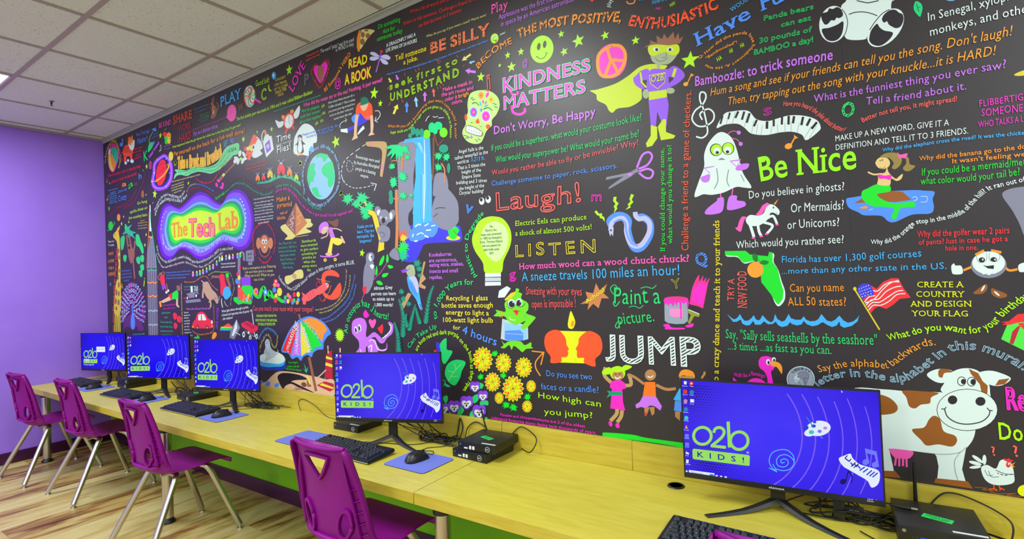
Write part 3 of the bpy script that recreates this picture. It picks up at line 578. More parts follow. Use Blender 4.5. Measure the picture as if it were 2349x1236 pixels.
MURAL = r"""
N|beach_ball_drawing|striped beach ball with lettering around it
S|A|m|185,305 245,360 265,480 240,600 195,705 150,690 115,600 105,480 130,360
S|A|K|185,320 235,370 255,480 230,600 190,690 155,680 122,600 114,480 138,370
P|A|r|140,360 185,318 235,365 200,350 150,395
S|A|t|145,390 195,350 240,390 256,480 240,570 215,590 190,500 160,430
S|A|o|150,430 190,500 225,590 210,650 190,690 160,640 140,520
S|A|y|120,470 145,480 165,600 190,690 155,680 125,600
S|A|w|125,400 145,375 150,420 135,470 120,450
T|A|y|n|22|The Beach Ball was originally invented in California|88,590 95,470 135,350 185,290 235,325 268,430 278,550 258,645
N|blue_note_drawing|small blue music note
E|A|b|300,320,22,28,-10
L|A|b|14|318,320 318,235
N|tiger_drawing|orange cartoon tiger with white paws
S|A|O|345,345 400,320 450,330 470,400 455,470 460,540 430,550 425,490 380,490 365,560 340,560 335,480 320,430
S|A|O|400,230 425,205 460,240 480,290 470,370 440,385 410,340 392,290
P|A|o|405,255 408,210 425,235
P|A|o|445,230 455,175 468,230
S|A|w|400,300 440,330 478,250 490,280 480,370 445,400 415,360
E|A|y|422,283,12,20
E|A|y|452,262,12,20
E|A|K|424,285,5,9
E|A|K|453,265,5,9
E|A|y|445,310,12,22
L|A|K|5|340,360 345,430
L|A|K|5|360,345 368,440
L|A|K|5|385,340 390,430
L|A|K|5|405,350 412,440
L|A|K|5|430,400 440,450
L|A|K|5|345,480 365,500
L|A|r|8|310,420 298,480 315,545
E|A|w|365,580,17,22
E|A|w|398,545,15,20
E|A|w|455,555,24,26
E|A|r|345,400,6,20
T|A|b|h|48|Your Feelings|512,208 705,143
T+|A|b|h|78|Matter!|532,312 680,262
N|shovel_drawing|green and blue toy shovel
S|A|g|700,300 735,285 750,330 720,390 682,428 680,370
L|A|g|8|695,300 700,225 755,130
S|A|b|735,300 770,270 765,310 745,335
P|A|b|730,100 785,78 800,120 770,130
T|A|b|n|16|Plants have roots|775,140 820,122
T+|A|b|n|16|that hold sand|765,188 832,158
T+|A|b|n|16|on the beach.|742,232 822,195
N|apple_pair_drawing|red, green and orange fruit characters
E|A|r|918,172,28,35
E|A|G|930,225,20,28
E|A|o|975,200,32,55
E|A|G|940,280,22,38
E|A|y|978,260,24,48
l|A|n|4|965,250 985,225 990,260 970,285
L|A|w|3|915,115 925,100 940,95
T|A|v|n|18|A hard working|908,362 1013,318
T+|A|v|n|18|fruit is never|920,396 1003,370
T|A|r|b|22|Tigers have|476,400 600,362
T+|A|r|b|22|striped skin,|478,445 604,405
T+|A|r|b|22|not just|505,487 580,462
T+|A|r|b|22|striped fur.|488,532 600,495
T|A|g|b|140|K|620,560 680,535
T|A|w|o|75|J|852,412 885,395
T|A|v/V|b|34|TAKE TURNS|702,525 845,305
T|A|p|n|80|@|696,650 740,630
T|A|o|n|75|@|590,1060 630,1040
T|A|r|b|42|There are more stars in the sky than|115,785 580,645
T+|A|r|b|42|grains of sand on the earth!|168,868 525,748
T|A|b|b|80|h|550,815 598,795
T|A|o|b|70|a|312,920 382,900
T|A|G|h|90|a|402,960 480,890
T|A|n|h|60|n|495,910 537,890
N|tiny_note_drawing|small orange music notes by the corner
E|A|c|97,848,8,12
L|A|c|5|103,848 97,795
E|A|o|102,1100,10,13
L|A|o|5|110,1100 112,1042
T|A|k|b|17|Invent something|120,980 248,945
T+|A|k|b|17|noting the|148,1012 225,990
T+|A|k|b|17|loudness|135,1040 238,1015
T+|A|k|b|17|of the sound|135,1070 240,1048
T+|A|k|b|17|and the noise|135,1100 242,1078
T+|A|k|b|17|like it is|142,1130 235,1108
T+|A|k|b|17|made in a song|135,1160 248,1132
T|A|b|h|42|Dance Like|260,1010 386,965
T+|A|b|h|78|Crazy|262,1130 382,1085
T|A|R|n|20|How many times can you bounce a ball on your head|190,1232 330,1185 430,1120 520,975
T|A|R|n|18|What do you want to be when you grow up? What would you like to make|330,1236 470,1150 560,1000 620,850 650,722
T|B|R|n|8|a hand made drawing of a butterfly|80,115 130,60 200,20 290,5
T|A|L|h|40|Go hang|530,1172 672,1135
T+|B|L|h|27|upside down on|275,78 436,35
T+|B|L|h|27|the monkey bars.|265,133 440,98
T|B|y|n|9|Kangaroos are|370,148 410,143
T+|B|y|n|9|AUSTRALIAN animals.|347,172 436,160
T+|B|y|n|9|They hop, but not the|347,195 436,185
T+|B|y|n|9|other baby kangaroos|347,220 436,210
N|saturn_drawing|red ringed planet in a purple glow
S|A|V|905,452 960,480 1020,560 1036,700 1020,830 960,932 880,968 800,972 740,920 723,830 743,720 750,600 800,520
S|A|v|905,470 955,500 1005,570 1020,700 1005,820 950,912 880,945 805,945 752,905 740,830 758,720 765,605 810,535
S|A|B|905,495 950,520 985,590 1000,700 985,810 935,895 880,925 815,925 770,890 758,830 778,720 783,610 825,550
S|A|N|900,515 945,545 972,610 985,700 970,800 925,870 880,905 825,905 785,870 775,820 790,720 795,630 835,565
E|A|r|868,715,72,188,8
L|A|R|8|800,640 870,600 925,580
L|A|R|8|795,740 860,700 930,640
L|A|R|10|835,840 890,790 940,720
l|A|o|14|955,600 978,590 975,640 930,730 860,800 790,842 765,835
l|A|y|6|950,620 968,610 965,640 920,720 855,785 800,822 780,815
E|A|w|768,722,8,12
E|A|w|985,722,5,8
E|A|w|938,522,6,9
E|A|w|735,840,8,12
E|A|w|938,912,6,9
E|A|o|812,530,9,14
N|yellow_moon_drawing|yellow full moon
E|A|y|1005,483,32,65
X|A|855,190,48
X|A|660,630,40
X|A|610,685,15
X|A|1065,583,50
X|A|775,1020,70
X|A|650,1030,20
X|A|135,865,20
X|A|125,1215,25
X|A|748,1145,14
X|B|82,35,20
X|B|215,107,14
X|B|197,172,22
X|B|262,155,16
X|B|421,272,18
X|B|410,366,20
N|green_planet_drawing|small green ringed planet
E|B|G|97,192,22,42
l|B|g|6|125,155 132,170 100,220 68,236
E|B|o|170,115,15,33
N|giraffe_drawing|tall yellow giraffe
S|B|Y|122,270 150,235 165,205 178,215 172,260 180,320 185,500 188,900 178,1000 148,1000 150,800 165,600 160,400 150,330 125,300
L|B|Y|6|176,215 178,190
L|B|r|8|165,250 178,220
L|B|K|4|135,262 137,275
L|B|Y|10|140,1000 135,1160
L|B|Y|10|155,1000 152,1160
L|B|Y|10|168,1000 168,1160
L|B|Y|10|181,1000 183,1160
S|B|Y|150,700 185,690 188,980 130,990 132,860
E|B|n|170,420,7,22
E|B|n|175,480,6,20
E|B|n|168,540,6,22
E|B|n|176,600,6,20
E|B|n|165,660,7,24
E|B|n|172,730,8,26
E|B|n|150,800,9,30
E|B|n|172,810,8,24
E|B|n|145,880,8,30
E|B|n|170,890,9,28
E|B|n|150,945,8,18
T|B|w|b|18|There is no|75,345 131,338
T+|B|w|b|18|"I" in team.|76,380 133,370
T|B|o|b|26|WRITE|78,462 126,455
T+|B|o|b|28|A POEM|76,530 132,522
T+|B|o|b|26|FOR A|82,592 130,585
T+|B|o|b|30|FRIEND!|80,650 140,640
T|B|O|b|18|run clean his ears with its tongue! Yuck!|132,1160 134,900 145,700 165,400
T|B|b|b|40|e|90,740 108,735
N|monkey_tree_drawing|brown monkey hanging in green leaves
S|B|t|225,175 250,200 290,180 270,225 330,255 300,265 320,310 285,285 260,300 250,260 205,270 235,225
S|B|g|230,175 245,190 248,225 235,240 225,215
S|B|g|190,300 222,280 225,330 212,400 195,410 188,350
S|B|g|330,270 355,275 372,330 390,370 400,430 385,445 360,390 335,370 325,320
S|B|g|215,460 242,462 238,510 225,520 213,495
S|B|g|370,465 398,460 402,505 385,525 368,500
S|B|g|335,480 360,475 368,530 350,540 332,510
S|B|g|370,550 398,545 402,590 385,600 368,580
S|B|g|358,600 385,598 388,640 375,660 356,630
S|B|n|255,380 280,370 315,430 312,490 285,535 262,480
l|B|n|14|262,400 250,340 245,270
l|B|n|14|285,380 275,330 268,270
l|B|n|14|305,440 318,370 318,330
l|B|n|12|300,480 308,560 318,675
E|B|K|267,390,9,15
T|B|b|n|14|Can you blow your eyes|198,610 285,602
T+|B|b|n|14|and touch your nose with|196,640 291,630
T+|B|b|n|14|your finger while standing|196,670 292,660
T+|B|b|n|14|on one foot?|222,698 270,692
T|B|o|b|50|A|192,768 214,764
T|B|b|h|26|v|236,768 250,764
T|B|L|i|80|i|395,745 412,742
N|peacock_drawing|colourful peacock with spread tail
S|B|PK|280,700 300,760 345,740 340,800 385,830 380,880 425,930 405,980 418,1040 385,1080 400,1140 350,1150 340,1110 300,1140 250,1110 215,1140 215,1080 190,1040 210,980 190,920 215,880 205,800 250,800 250,740
F|B|300,960,105,230
N|peacock_body_drawing|blue body of the peacock
S|B|b|288,920 300,920 302,980 318,1060 315,1120 298,1140 282,1110 282,1040 292,980
T|B|k|b|14|Peacocks are native to India|303,1188 410,1182
N|rod_tower_drawing|tall tower of toy building rods
P|B|w|453,0 461,0 468,240 452,240
P|B|e|440,400 455,300 485,300 500,400 520,580 433,580
P|B|e|432,590 520,590 530,1190 445,1190
L|B|K|2|462,310 455,580
L|B|K|2|475,310 478,580
L|B|K|2|486,330 500,580
L|B|K|4|447,600 455,1190
L|B|K|4|463,600 472,1190
L|B|K|4|480,600 490,1190
L|B|K|4|497,600 508,1190
L|B|K|4|512,600 522,1190
L|B|g|8|430,590 450,600 470,588 495,600 520,588
L|B|r|9|432,715 455,700 480,718 500,700 522,715
L|B|y|5|434,705 455,715 480,703 500,716 522,703
L|B|r|9|438,838 460,824 482,840 505,825 525,838
L|B|y|5|438,828 460,840 482,826 505,840 525,826
L|B|b|9|440,960 462,975 485,960 508,975 528,960
L|B|y|5|440,972 462,960 485,975 508,960 528,972
L|B|b|9|442,1088 465,1102 488,1088 510,1102 530,1088
L|B|y|5|442,1100 465,1088 488,1103 510,1088 530,1100
L|B|r|8|445,300 465,285 485,298
L|B|y|6|445,285 465,300 485,285
L|B|t|5|458,60 462,120 468,200 490,330 512,500 516,580
L|B|o|4|450,60 448,200 442,330 432,480 430,580
T|C|p|n|82|BE KIND|-105,902 98,838
T|C|O|oh|135|SHARE|135,842 445,725
T|C|R|bH|98|WORK|225,968 435,902
T+|C|R|bH|118|HARD|235,1145 435,1070
T|C|k|n|15|What's a kangaroo's favorite|465,612 725,508
T+|C|k|n|15|year? "Leap year!"|510,642 680,592
T|C|t|n|14|Kangaroos cannot|575,692 728,640
T+|C|t|n|14|walk backwards, but|580,722 725,668
T+|C|t|n|14|can hop really|590,748 730,695
T+|C|t|n|14|far with their big|565,778 735,715
T+|C|t|n|14|powerful feet.|595,805 715,758
N|kangaroo_drawing|brown kangaroo standing upright
S|C|n|765,370 785,425 800,372 815,360 808,440 795,480 790,520 830,530 855,590 845,680 800,740 765,735 760,700 775,660 770,590 790,510 765,520 752,490 775,450
l|C|n|14|845,640 880,560 870,490 848,488
S|C|o|795,480 800,520 790,600 780,570
S|C|s|800,600 812,620 800,670 785,660
l|C|n|10|790,570 760,560 752,540
T|C|m|n|16|The imaginary world would sometimes be like being the length of this balloon|458,942 1018,732
N|balloon_drawing|pink balloon
S|C|p|1115,508 1165,545 1182,640 1160,740 1100,792 1050,760 1030,725 1020,740 1018,705 1030,690 1032,610 1060,540
T|C|v|h|72|Put on a fashion show.|475,1035 890,892
T|C|L|b|38|What happened when the girl threw her white hat in the Red Sea? It got wet!|120,1240 480,1122 1070,932 1265,865
T|C|k|bs|160|PLAY|922,545 1262,400
T|C|n|o|115|W|1228,625 1305,600
N|lollipop_drawing|swirled lollipop on a pink stick
L|C|m|34|1470,405 1590,480
E|C|w|1405,370,95,182
l|C|r|16|1405,370 1440,300 1430,230 1370,240
l|C|o|14|1405,370 1470,350 1490,290 1450,220
l|C|g|16|1405,370 1470,420 1495,380 1480,300
l|C|r|16|1405,370 1420,460 1470,480 1490,420
l|C|t|16|1405,370 1380,460 1410,530 1450,500
l|C|o|14|1405,370 1340,430 1350,500 1390,540
l|C|r|16|1405,370 1330,370 1320,440 1345,500
l|C|g|14|1405,370 1350,300 1320,350 1315,400
l|C|O|16|1405,370 1390,280 1350,270 1325,330
l|C|t|12|1405,370 1425,270 1400,200 1370,215
T|C|L|h|95|Good Job!|1508,215 1742,135
T|C|L|o|180|C|1600,440 1690,420
N|crescent_moon_drawing|small lime crescent moon
S|K|L|118,930 118,985 135,1020 160,1022 135,1040 110,1020 103,970
N|blue_planet_drawing|small glowing blue planet
E|K|k|187,805,32,58
E|K|w|180,800,14,26
T|K|y|h|40|A ROCKET|215,895 368,842
T+|K|y|h|40|CAN TRAVEL|200,968 388,905
T+|K|y|h|40|UP TO 22,000|195,1035 400,958
T+|K|y|h|44|MILES PER|215,1085 382,1020
T+|K|y|h|40|HOUR|252,1122 335,1092
X|K|415,722,85
T|K|m|bs|105|LOVE|470,1065 672,655
T|K|O|b|30|Strengthen the|680,532 868,452
T+|K|O|b|30|opposite of your heart|668,592 882,498
T|K|w|h|56|The word "pizza" was first used|885,472 1388,290
T+|K|w|h|56|in 997AD in Italy.|1115,452 1392,352
N|pizza_drawing|pepperoni pizza slice
P|K|o|1455,130 1485,125 1480,250 1465,380 1470,440 1445,450 1425,380 1425,250
S|K|d|1480,140 1560,110 1690,130 1640,190 1580,260 1530,340 1480,410 1468,380 1480,260
E|K|n|1515,195,30,42
E|K|n|1590,210,34,38
E|K|n|1570,130,30,16
E|K|n|1510,300,34,48
E|K|n|1480,150,10,20
T|K|r|h|42|Your heart is about the same size as your fist!|835,600 760,690 750,800 800,900 875,1000 960,880 1010,740 1030,640 1000,560 930,590
N|heart_drawing|magenta heart with a brown centre
S|K|m|880,660 930,605 975,610 988,680 950,800 885,915 820,830 785,740 790,670 830,650
S|K|n|850,670 885,655 930,670 935,740 915,830 885,905 850,830 832,740
T|K|e|o|150|P|640,945 712,925
T|K|o|b|56|BE Someone's HERO|955,1058 1110,870 1200,712 1345,490
T|K|m|n|120|@|1095,985 1200,960
T|K|L/r|bf|130|READ|1302,700 1588,618
T+|K|L/r|bf|150|A BOOK|1252,945 1645,825
T|0|p|b|8.5|What did the ocean say to the sea? Nothing. It just waved!|697.3,246 797,214 879,187
T|0|L|b|7.6|The first bubble gum was made in 1906 and it was called Blibber-Blubber|543.7,277.5 630,248 719,214
T|G|t|b|22|Why did the boy throw the watch in the air? He wanted to see time fly!|305,360 970,125
N|dragonfly_drawing|violet dragonfly with pale wings
S|K|lv|1765,520 1700,460 1640,452 1625,480 1690,515
S|K|lv|1760,540 1690,520 1625,530 1625,570 1690,580
S|K|lv|1775,520 1860,490 1925,530 1910,565 1850,560
S|K|lv|1770,545 1850,570 1895,620 1870,640 1810,620
L|K|V|20|1785,470 1765,560
L|K|v|12|1765,560 1712,755
E|K|r|1793,445,20,20
T|0|w|i|5.2|How many times can you do a|754,239 814,220.3
T+|0|w|i|5.2|'Coffee Grinder'? That is when|754,249 816,231
T+|0|w|i|5.2|you move your leg around in a|755,259 815,240.5
T+|0|w|i|5.2|circle on the floor with your|757,268.5 812,251
T+|0|w|i|5.2|hands down like this:|767,276 809,262.5
T|G|g|s|44|How do penguins|700,362 955,290
T+|G|g|s|44|build their houses?|685,445 970,352
T+|G|g|s|44|Igloos them together!|675,520 985,422
T|G|L|o|40|HA|985,302 1030,272
T|G|L|o|40|HA|995,398 1040,378
T|G|L|o|40|HA|965,505 1012,485
T|G|L|o|40|HA|900,550 940,515
N|alarm_clock_drawing|red alarm clock with white wings
S|G|w|435,480 380,490 322,465 345,540 375,578 430,545
S|G|w|575,400 610,330 665,262 668,350 640,430 595,445
E|G|o|437,430,24,38,-20
E|G|o|558,345,24,30,30
L|G|r|24|490,590 462,660
L|G|r|22|570,550 590,595
E|G|r|517,480,76,118,10
E|G|w|515,485,58,98,10
L|G|K|5|518,415 516,485 530,530
E|G|K|517,405,4,8
E|G|K|517,565,4,8
E|G|K|468,490,5,6
E|G|K|562,480,5,6
T|G|w|b|92|Time|345,788 548,722
T+|G|w|n|26|(in Latin, Tempus Fugit)|342,838 558,768
T+|G|w|b|100|Flies!|347,938 550,882
N|penguin_drawing|penguin beside a white igloo
S|G|w|600,700 680,560 750,515 850,560 910,680 905,780 860,800 865,900 840,920 800,900 795,970 720,960 640,960 585,930 582,820
S|G|k|800,880 840,830 860,880 840,920 810,905
S|G|K|640,700 665,672 700,690 705,760 750,810 715,820 725,920 670,940 635,910 630,820 595,830 635,780
S|G|w|645,720 675,705 695,730 690,770 705,850 690,920 660,930 640,880 650,790
E|G|K|657,722,5,9
E|G|K|682,718,5,9
E|G|o|668,750,8,14
E|G|o|645,962,18,14
E|G|o|695,955,18,14
T|G|b|s|34|Penguins are birds that cannot fly. But, they|710,692 1220,555
T+|G|b|s|34|can swim up to 15 miles per hour!|765,724 1160,612
X|G|1180,775,95
X|G|677,1078,45
X|G|268,595,38
N|glue_bottle_drawing|white glue bottle with an orange cap
P|G|o|165,605 185,610 205,680 175,690
P|G|w|170,690 225,660 230,690 270,690 300,880 195,998 145,790
P|G|V|175,810 240,740 262,880 200,940
E|G|lv|217,838,22,35
l|G|w|12|165,612 140,650 130,720 140,780
N|toy_plane_drawing|orange toy plane over white cloud shapes
S|D|w|1590,110 1640,120 1700,200 1725,300 1680,350 1720,400 1680,440 1600,480 1540,460 1530,380 1480,300 1520,180
P|D|O|1560,60 1620,90 1520,300 1450,460 1405,450 1480,260
P|D|y|1420,300 1530,250 1560,330 1440,350
P|D|r|1390,290 1440,280 1430,360 1395,350
P|D|O|1480,380 1560,345 1500,520 1450,510
P|D|O|1580,120 1640,130 1590,240 1540,230
E|D|K|1560,290,14,30
N|daisy_drawing|white daisy with a lime centre
E|D|w|1320,400,26,58,10
E|D|w|1390,420,24,58,-25
E|D|w|1400,500,50,26,-20
E|D|w|1370,540,24,50,25
E|D|w|1290,545,24,55,15
E|D|w|1260,490,50,30,30
E|D|w|1240,530,30,50,25
E|D|L|1338,498,22,32
N|paintbrush_drawing|thin paintbrush with pink paint
L|D|n|26|1265,545 1025,790
L|D|d|44|1045,760 1010,810
L|D|n|52|1015,805 960,870
S|D|m|920,855 970,880 960,910 920,900
S|D|m|895,920 925,940 925,1000 890,970
S|D|m|1000,920 1035,930 1030,980 1015,1030 960,1010 1000,970
N|green_banner_drawing|long green ribbon banner
S|D|gl|165,690 270,690 380,700 480,640 590,600 700,640 820,620 920,560 990,440 1060,310 1160,250 1300,225 1290,400 1200,440 1120,540 1020,640 900,720 800,760 700,740 580,725 460,760 380,800 270,780 200,800 150,860 170,770 200,740
T|D|T|n|20|What's the most obvious thing you've been wanting to tell everyone right now to sing about|225,735 380,720 580,650 720,665 900,630 1020,500 1110,360 1220,300
T|D|T|n|18|Be brave enough to make a wonderful new world of big ideas|350,780 580,690 760,720 900,690 1060,540 1140,420
T|D|K|b|40|= 2+2|1120,400 1260,330
T|D|o|b|72|Pat yourself on the back for a Job well done!|155,448 535,330 1085,130 1415,40
T|D|o/y|bf|205|Take a Break and Breathe!|220,672 480,638 760,600 1015,440
L|D|k|10|1030,220 1100,160
L|D|k|10|1035,250 1095,212
L|D|k|10|1035,275 1090,262
N|blue_swirl_drawing|small blue swirl
l|D|b|10|1155,185 1160,140 1190,135 1205,175 1185,210 1170,180 1190,165
X|D|1380,150,60
X|D|1625,20,32
X|D|175,570,50
X|D|407,928,38
T|D|d|b|26|The fine energy you need to pedal happens in reverse|115,915 620,785
T+|D|d|b|24|the stars wanna see you smile|110,985 330,912
T+|D|d|b|24|over mountains and along the|105,1030 335,958
T+|D|d|b|24|sparkling lakes and oceans|112,1072 335,1005
T+|D|d|b|24|before bed|155,1112 295,1062
T|D|r|b|34|Two artists had an art contest. It ended in a draw!|540,855 620,912 720,940 840,905 940,775 1000,665 1100,565 1205,510
T|D|r|n|32|There are over 5000 different|1435,640 1800,545
T+|D|r|n|32|ladybug species. How many is|1435,695 1795,610
T+|D|r|n|32|on a leaf?|1545,722 1685,690
T|D|d|n|20|FLY YOUR KITE|385,1090 450,985 550,955
T|D|b|b|26|LAST PLACE FOR ANY MAP|560,955 700,990 865,1090
T|D|R|n|26|What did the dinosaur say to the cat? I am a star|400,1130 470,1050 560,1020 700,1050 880,1165
T|D|G|b|56|Eat your meals|895,1228 1058,1118
T|0|br|n|5|What is the problem with airplane food? It is just so plane!|519,434 535,417 549,409 561,411 575,423 591,432 606,436.5 628,429
T|0|t|n|5|What's it called when you take a plane trip, you lose. Where did you go?|519,444 539,425 555,422.5 566,426.5 582,438 600,447.5 614,448 628,441
T|E|w|h|30|The cure to the name is we play among the stars|95,370 150,240 235,165 330,180 420,195 482,112
T+|E|w|h|26|We just walked being a lot is John B. More|105,430 140,310 240,225 340,235 440,245 512,165
N|tech_lab_drawing|rainbow bordered sign blob
R|E
E|E|w|1190,205,8,10
E|E|w|1215,240,8,10
E|E|w|1235,285,8,10
E|E|w|1250,335,8,10
E|E|w|1258,390,8,10
E|E|w|1262,445,8,10
E|E|w|1260,500,8,10
E|E|w|1257,555,8,10
E|E|w|1247,610,8,10
E|E|w|1232,660,8,10
E|E|w|1210,705,8,10
E|E|w|235,370,5,7
E|E|w|210,400,5,7
E|E|w|190,440,5,7
E|E|w|178,490,5,7
E|E|w|172,540,5,7
E|E|w|172,590,5,7
T|E|o|bs|185|The|305,700 512,668
T|E|o/m|bf|215|Tech|530,682 868,672
T|E|o|bs|215|Lab|905,602 1165,572
X|E|1158,155,55
T|E|w|n|24|Lounge, nap and relax here with your friends. Charge your device, play a game or just meditate.|183,668 205,790 270,868 350,845 450,815 560,845 690,895 790,850 880,775 990,730 1165,768
T|E|w|n|22|Did you know that McDonald's created a bubble-gum flavored broccoli in 2007? It was a bust!|110,815 150,950 240,1030 340,1000 470,965 610,1030 720,1015 850,945 940,875 1105,855
T|E|w|n|20|Crumple paper and make a silly monster. Give it a name. Then, tell a story about him.|105,920 190,1085 320,1068 480,1030 650,1090 760,1065 870,980 975,900
N|light_string_drawing|row of small coloured light bulbs
B|E|580,1180,v 630,1175,b 670,1165,g 710,1150,v 757,1130,b 797,1100,g 840,1085,v 887,1040,b 925,990,g 957,975,w 1010,970,b 1052,960,w 1097,955,v 1155,945,b 1195,935,g
N|robot_drawing|grey robot with an elbow pipe
P|E|e|1260,870 1360,858 1368,1000 1340,1015 1265,1005
E|E|K|1297,918,9,13
E|E|K|1327,912,9,13
L|E|K|8|1287,968 1335,960
P|E|e|1290,1020 1345,1018 1345,1055 1292,1055
l|E|e|26|1180,925 1205,890 1232,910 1240,1000
P|E|e|1160,960 1190,950 1196,1236 1165,1236
T|E|w|b|22|Why were small but light with|945,1050 1132,1038
T+|E|w|b|22|sunshine each lane the pattern?|945,1092 1135,1078
N|lobster_pot_drawing|purple and orange marble machine with gears
P|F|e|1210,0 1250,0 1250,670 1210,670
P|F|V|1255,345 1390,335 1395,460 1262,465
P|F|O|1215,500 1400,470 1430,560 1380,700 1260,700 1215,600
S|F|G|1260,480 1330,460 1420,480 1420,600 1360,620 1300,560
P|F|G|1150,630 1210,625 1215,670 1420,680 1400,730 1290,715 1220,735 1155,680
P|F|o|1290,590 1310,590 1300,690 1280,690
P|F|y|1360,580 1380,580 1350,690 1330,690
E|F|r|1230,475,24,34
E|F|w|1230,475,12,18
E|F|b|1332,650,18,26
E|F|w|1332,650,8,12
E|F|b|1202,400,26,40
E|F|y|1230,350,20,34
E|F|r|1210,300,18,28
l|F|k|10|1440,520 1410,570 1420,640 1380,680
E|F|o|1468,545,30,48
E|F|m|1472,548,14,24
E|F|r|1245,210,12,30
N|sit_up_person_drawing|cartoon person in a red shirt doing a sit-up
l|F|n|14|120,265 85,350 110,385
l|F|n|14|150,260 172,290 160,320
E|F|n|125,285,20,36
E|F|K|122,262,18,16
S|F|r|115,330 165,320 178,440 140,470 115,400
P|F|V|135,465 180,440 195,470 160,525 140,520
L|F|n|14|180,450 195,530
L|F|n|14|200,430 218,520
E|F|w|200,558,15,18
E|F|w|225,535,14,18
N|push_up_person_drawing|cartoon person in a green shirt doing a push-up
E|F|n|372,505,26,36
E|F|n|365,480,24,22
P|F|G|280,570 345,525 368,560 368,650 280,660
P|F|r|228,590 272,572 280,660 262,670 232,620
P|F|s|240,615 265,668 150,710 110,690
P|F|o|95,690 120,680 135,760 108,770
L|F|s|24|350,650 350,740 378,768
T|F|m|b|20|How many push-ups|155,752 328,735
T+|F|m|b|20|can you do in a row?|160,800 325,785
T|F|t|b|26|Say this three|138,862 260,855
T+|F|t|b|26|times:|175,925 222,920
T+|F|t|b|26|You know New York,|115,990 288,995
T+|F|t|b|26|you need New York,|118,1052 290,1060
T+|F|t|b|26|you know you need|118,1115 292,1118
T+|F|t|b|26|unique New York.|135,1172 278,1172
N|roses_drawing|three red roses on dark stems
L|F|N|14|360,950 370,1150
L|F|N|14|330,1080 330,1150
S|F|r|295,860 325,848 350,880 345,930 320,945 298,920
S|F|r|355,905 385,890 410,920 405,970 380,990 352,960
S|F|r|305,1000 330,988 358,1020 350,1060 330,1080 305,1050
T|F|y|b|12|HOW MANY TIMES CAN YOU JUMP ON ONE FOOT?|440,1180 420,430
T|F|b|b|20|Challenge your friend to a sit-up race. The first one to do|198,290 548,262
T+|F|b|b|20|10 first? Then, see how many push-ups you can do in|198,330 540,308
T+|F|b|b|20|20 minutes. Tomorrow, try to beat your time.|200,370 482,355
T|F|o|b|20|Did you know that a rhino's horn is made of the same stuff|458,420 600,415 700,350 775,345 830,440 930,540
T|F|L|b|16|Do your started in the family or your street. How do you do|800,325 880,275 1000,280 1090,280 1130,350 1160,490 1120,640 1110,745
N|golf_cart_drawing|grey golf cart
P|F|T|445,475 650,460 650,475 450,492
P|F|T|445,515 675,510 675,522 450,528
P|F|w|540,470 570,470 575,560 545,560
P|F|e|480,580 560,555 650,550 660,580 620,590 600,630 520,640
E|F|K|497,638,18,38
E|F|w|497,638,9,20
E|F|K|622,605,22,40
E|F|w|622,605,11,22
P|F|e|470,670 680,650 690,690 480,712
P|F|r|445,635 480,632 480,645 445,648
T|F|w|bi|70|TAXI|590,540 650,545
N|rhino_drawing|tan rhinoceros charging downhill
S|F|s2|715,430 770,405 800,430 850,520 900,570 930,640 935,700 910,718 870,660 800,660 750,590 720,500
L|F|s2|26|730,480 715,590 715,640
L|F|s2|22|810,650 830,720 822,775
L|F|s2|18|850,650 800,700
P|F|e|915,650 925,590 935,640 965,600 945,680
L|F|w|8|695,390 730,425
E|F|K|890,645,6,9
N|lifting_person_drawing|person in a red shirt bending forward
S|F|r|950,320 1015,305 1030,400 1050,470 1010,520 990,610 965,560 965,450
L|F|n|34|950,340 840,335
L|F|n|8|860,330 830,375
E|F|n|1065,350,24,40
E|F|G|1062,315,24,32
L|F|n|36|1065,380 1095,450 1090,520
S|F|k|1020,500 1080,480 1120,580 1080,640 1040,660 1000,600
L|F|K|22|1010,620 990,690
l|F|w|10|985,645 982,700 998,775
l|F|e|16|1020,680 1040,730 1075,760
T|F|v|b|30|What color will your first car be?|485,808 828,798
N|red_car_drawing|small red cartoon car with white windows
S|F|r|610,940 640,860 700,832 750,860 790,925 840,960 860,1030 840,1065 700,1070 580,1065 565,1030 585,970
P|F|w|650,880 690,862 690,955 650,955
P|F|w|700,862 735,875 765,940 755,955 705,955
E|F|K|640,1055,20,28
E|F|o|640,1058,11,17
E|F|K|778,1055,20,28
E|F|o|778,1058,11,17
E|F|w|845,980,12,26
P|F|o|560,1035 590,1035 585,1058 563,1058
P|F|o|835,1030 865,1030 862,1052 838,1052
P|F|K|570,1078 870,1070 868,1078 572,1086
T|F|w|b|20|Thank you,|452,855 520,850
T+|F|w|b|20|happens love|452,893 540,888
T+|F|w|b|20|formed by|454,930 520,927
T+|F|w|b|20|around for|454,972 540,968
T+|F|w|b|20|over $2,000|454,1010 535,1008
T+|F|w|b|20|years. How|455,1052 528,1050
T+|F|w|b|20|wide is the|456,1095 535,1093
T+|F|w|b|20|campfire? A|457,1138 555,1135
T+|F|w|b|20|Henry Ford is|457,1180 575,1178
T|F|o|b|20|Campers may sing together around the campfire. In the woods you can see stars|572,1108 640,1155 740,1160 850,1130 885,1050 882,900 880,735
T|F|V|b|36|SAVE WATER|935,1080 950,780
T|F|w|ib|34|When light shines through a prism,|985,845 1370,780
T+|F|w|ib|34|it bends and separates into its parts|988,898 1378,840
T+|F|w|ib|34|...the rainbow!|988,952 1145,930
N|prism_drawing|glass prism splitting a rainbow
P|F|O|975,1060 1075,995 1130,1035 1135,1060
P|F|y|965,1070 975,1045 1132,1052 1135,1068
P|F|G|960,1085 970,1058 1135,1060 1110,1088
P|F|b|958,1098 962,1080 1115,1080 1100,1102
P|F|e|1195,940 1245,1060 1160,1225 1095,1200 1110,1090
P|F|w|1195,940 1205,1060 1150,1180 1125,1170
L|F|w|10|1170,1115 1245,1165
N|orange_cone_drawing|orange cylinder beside the prism
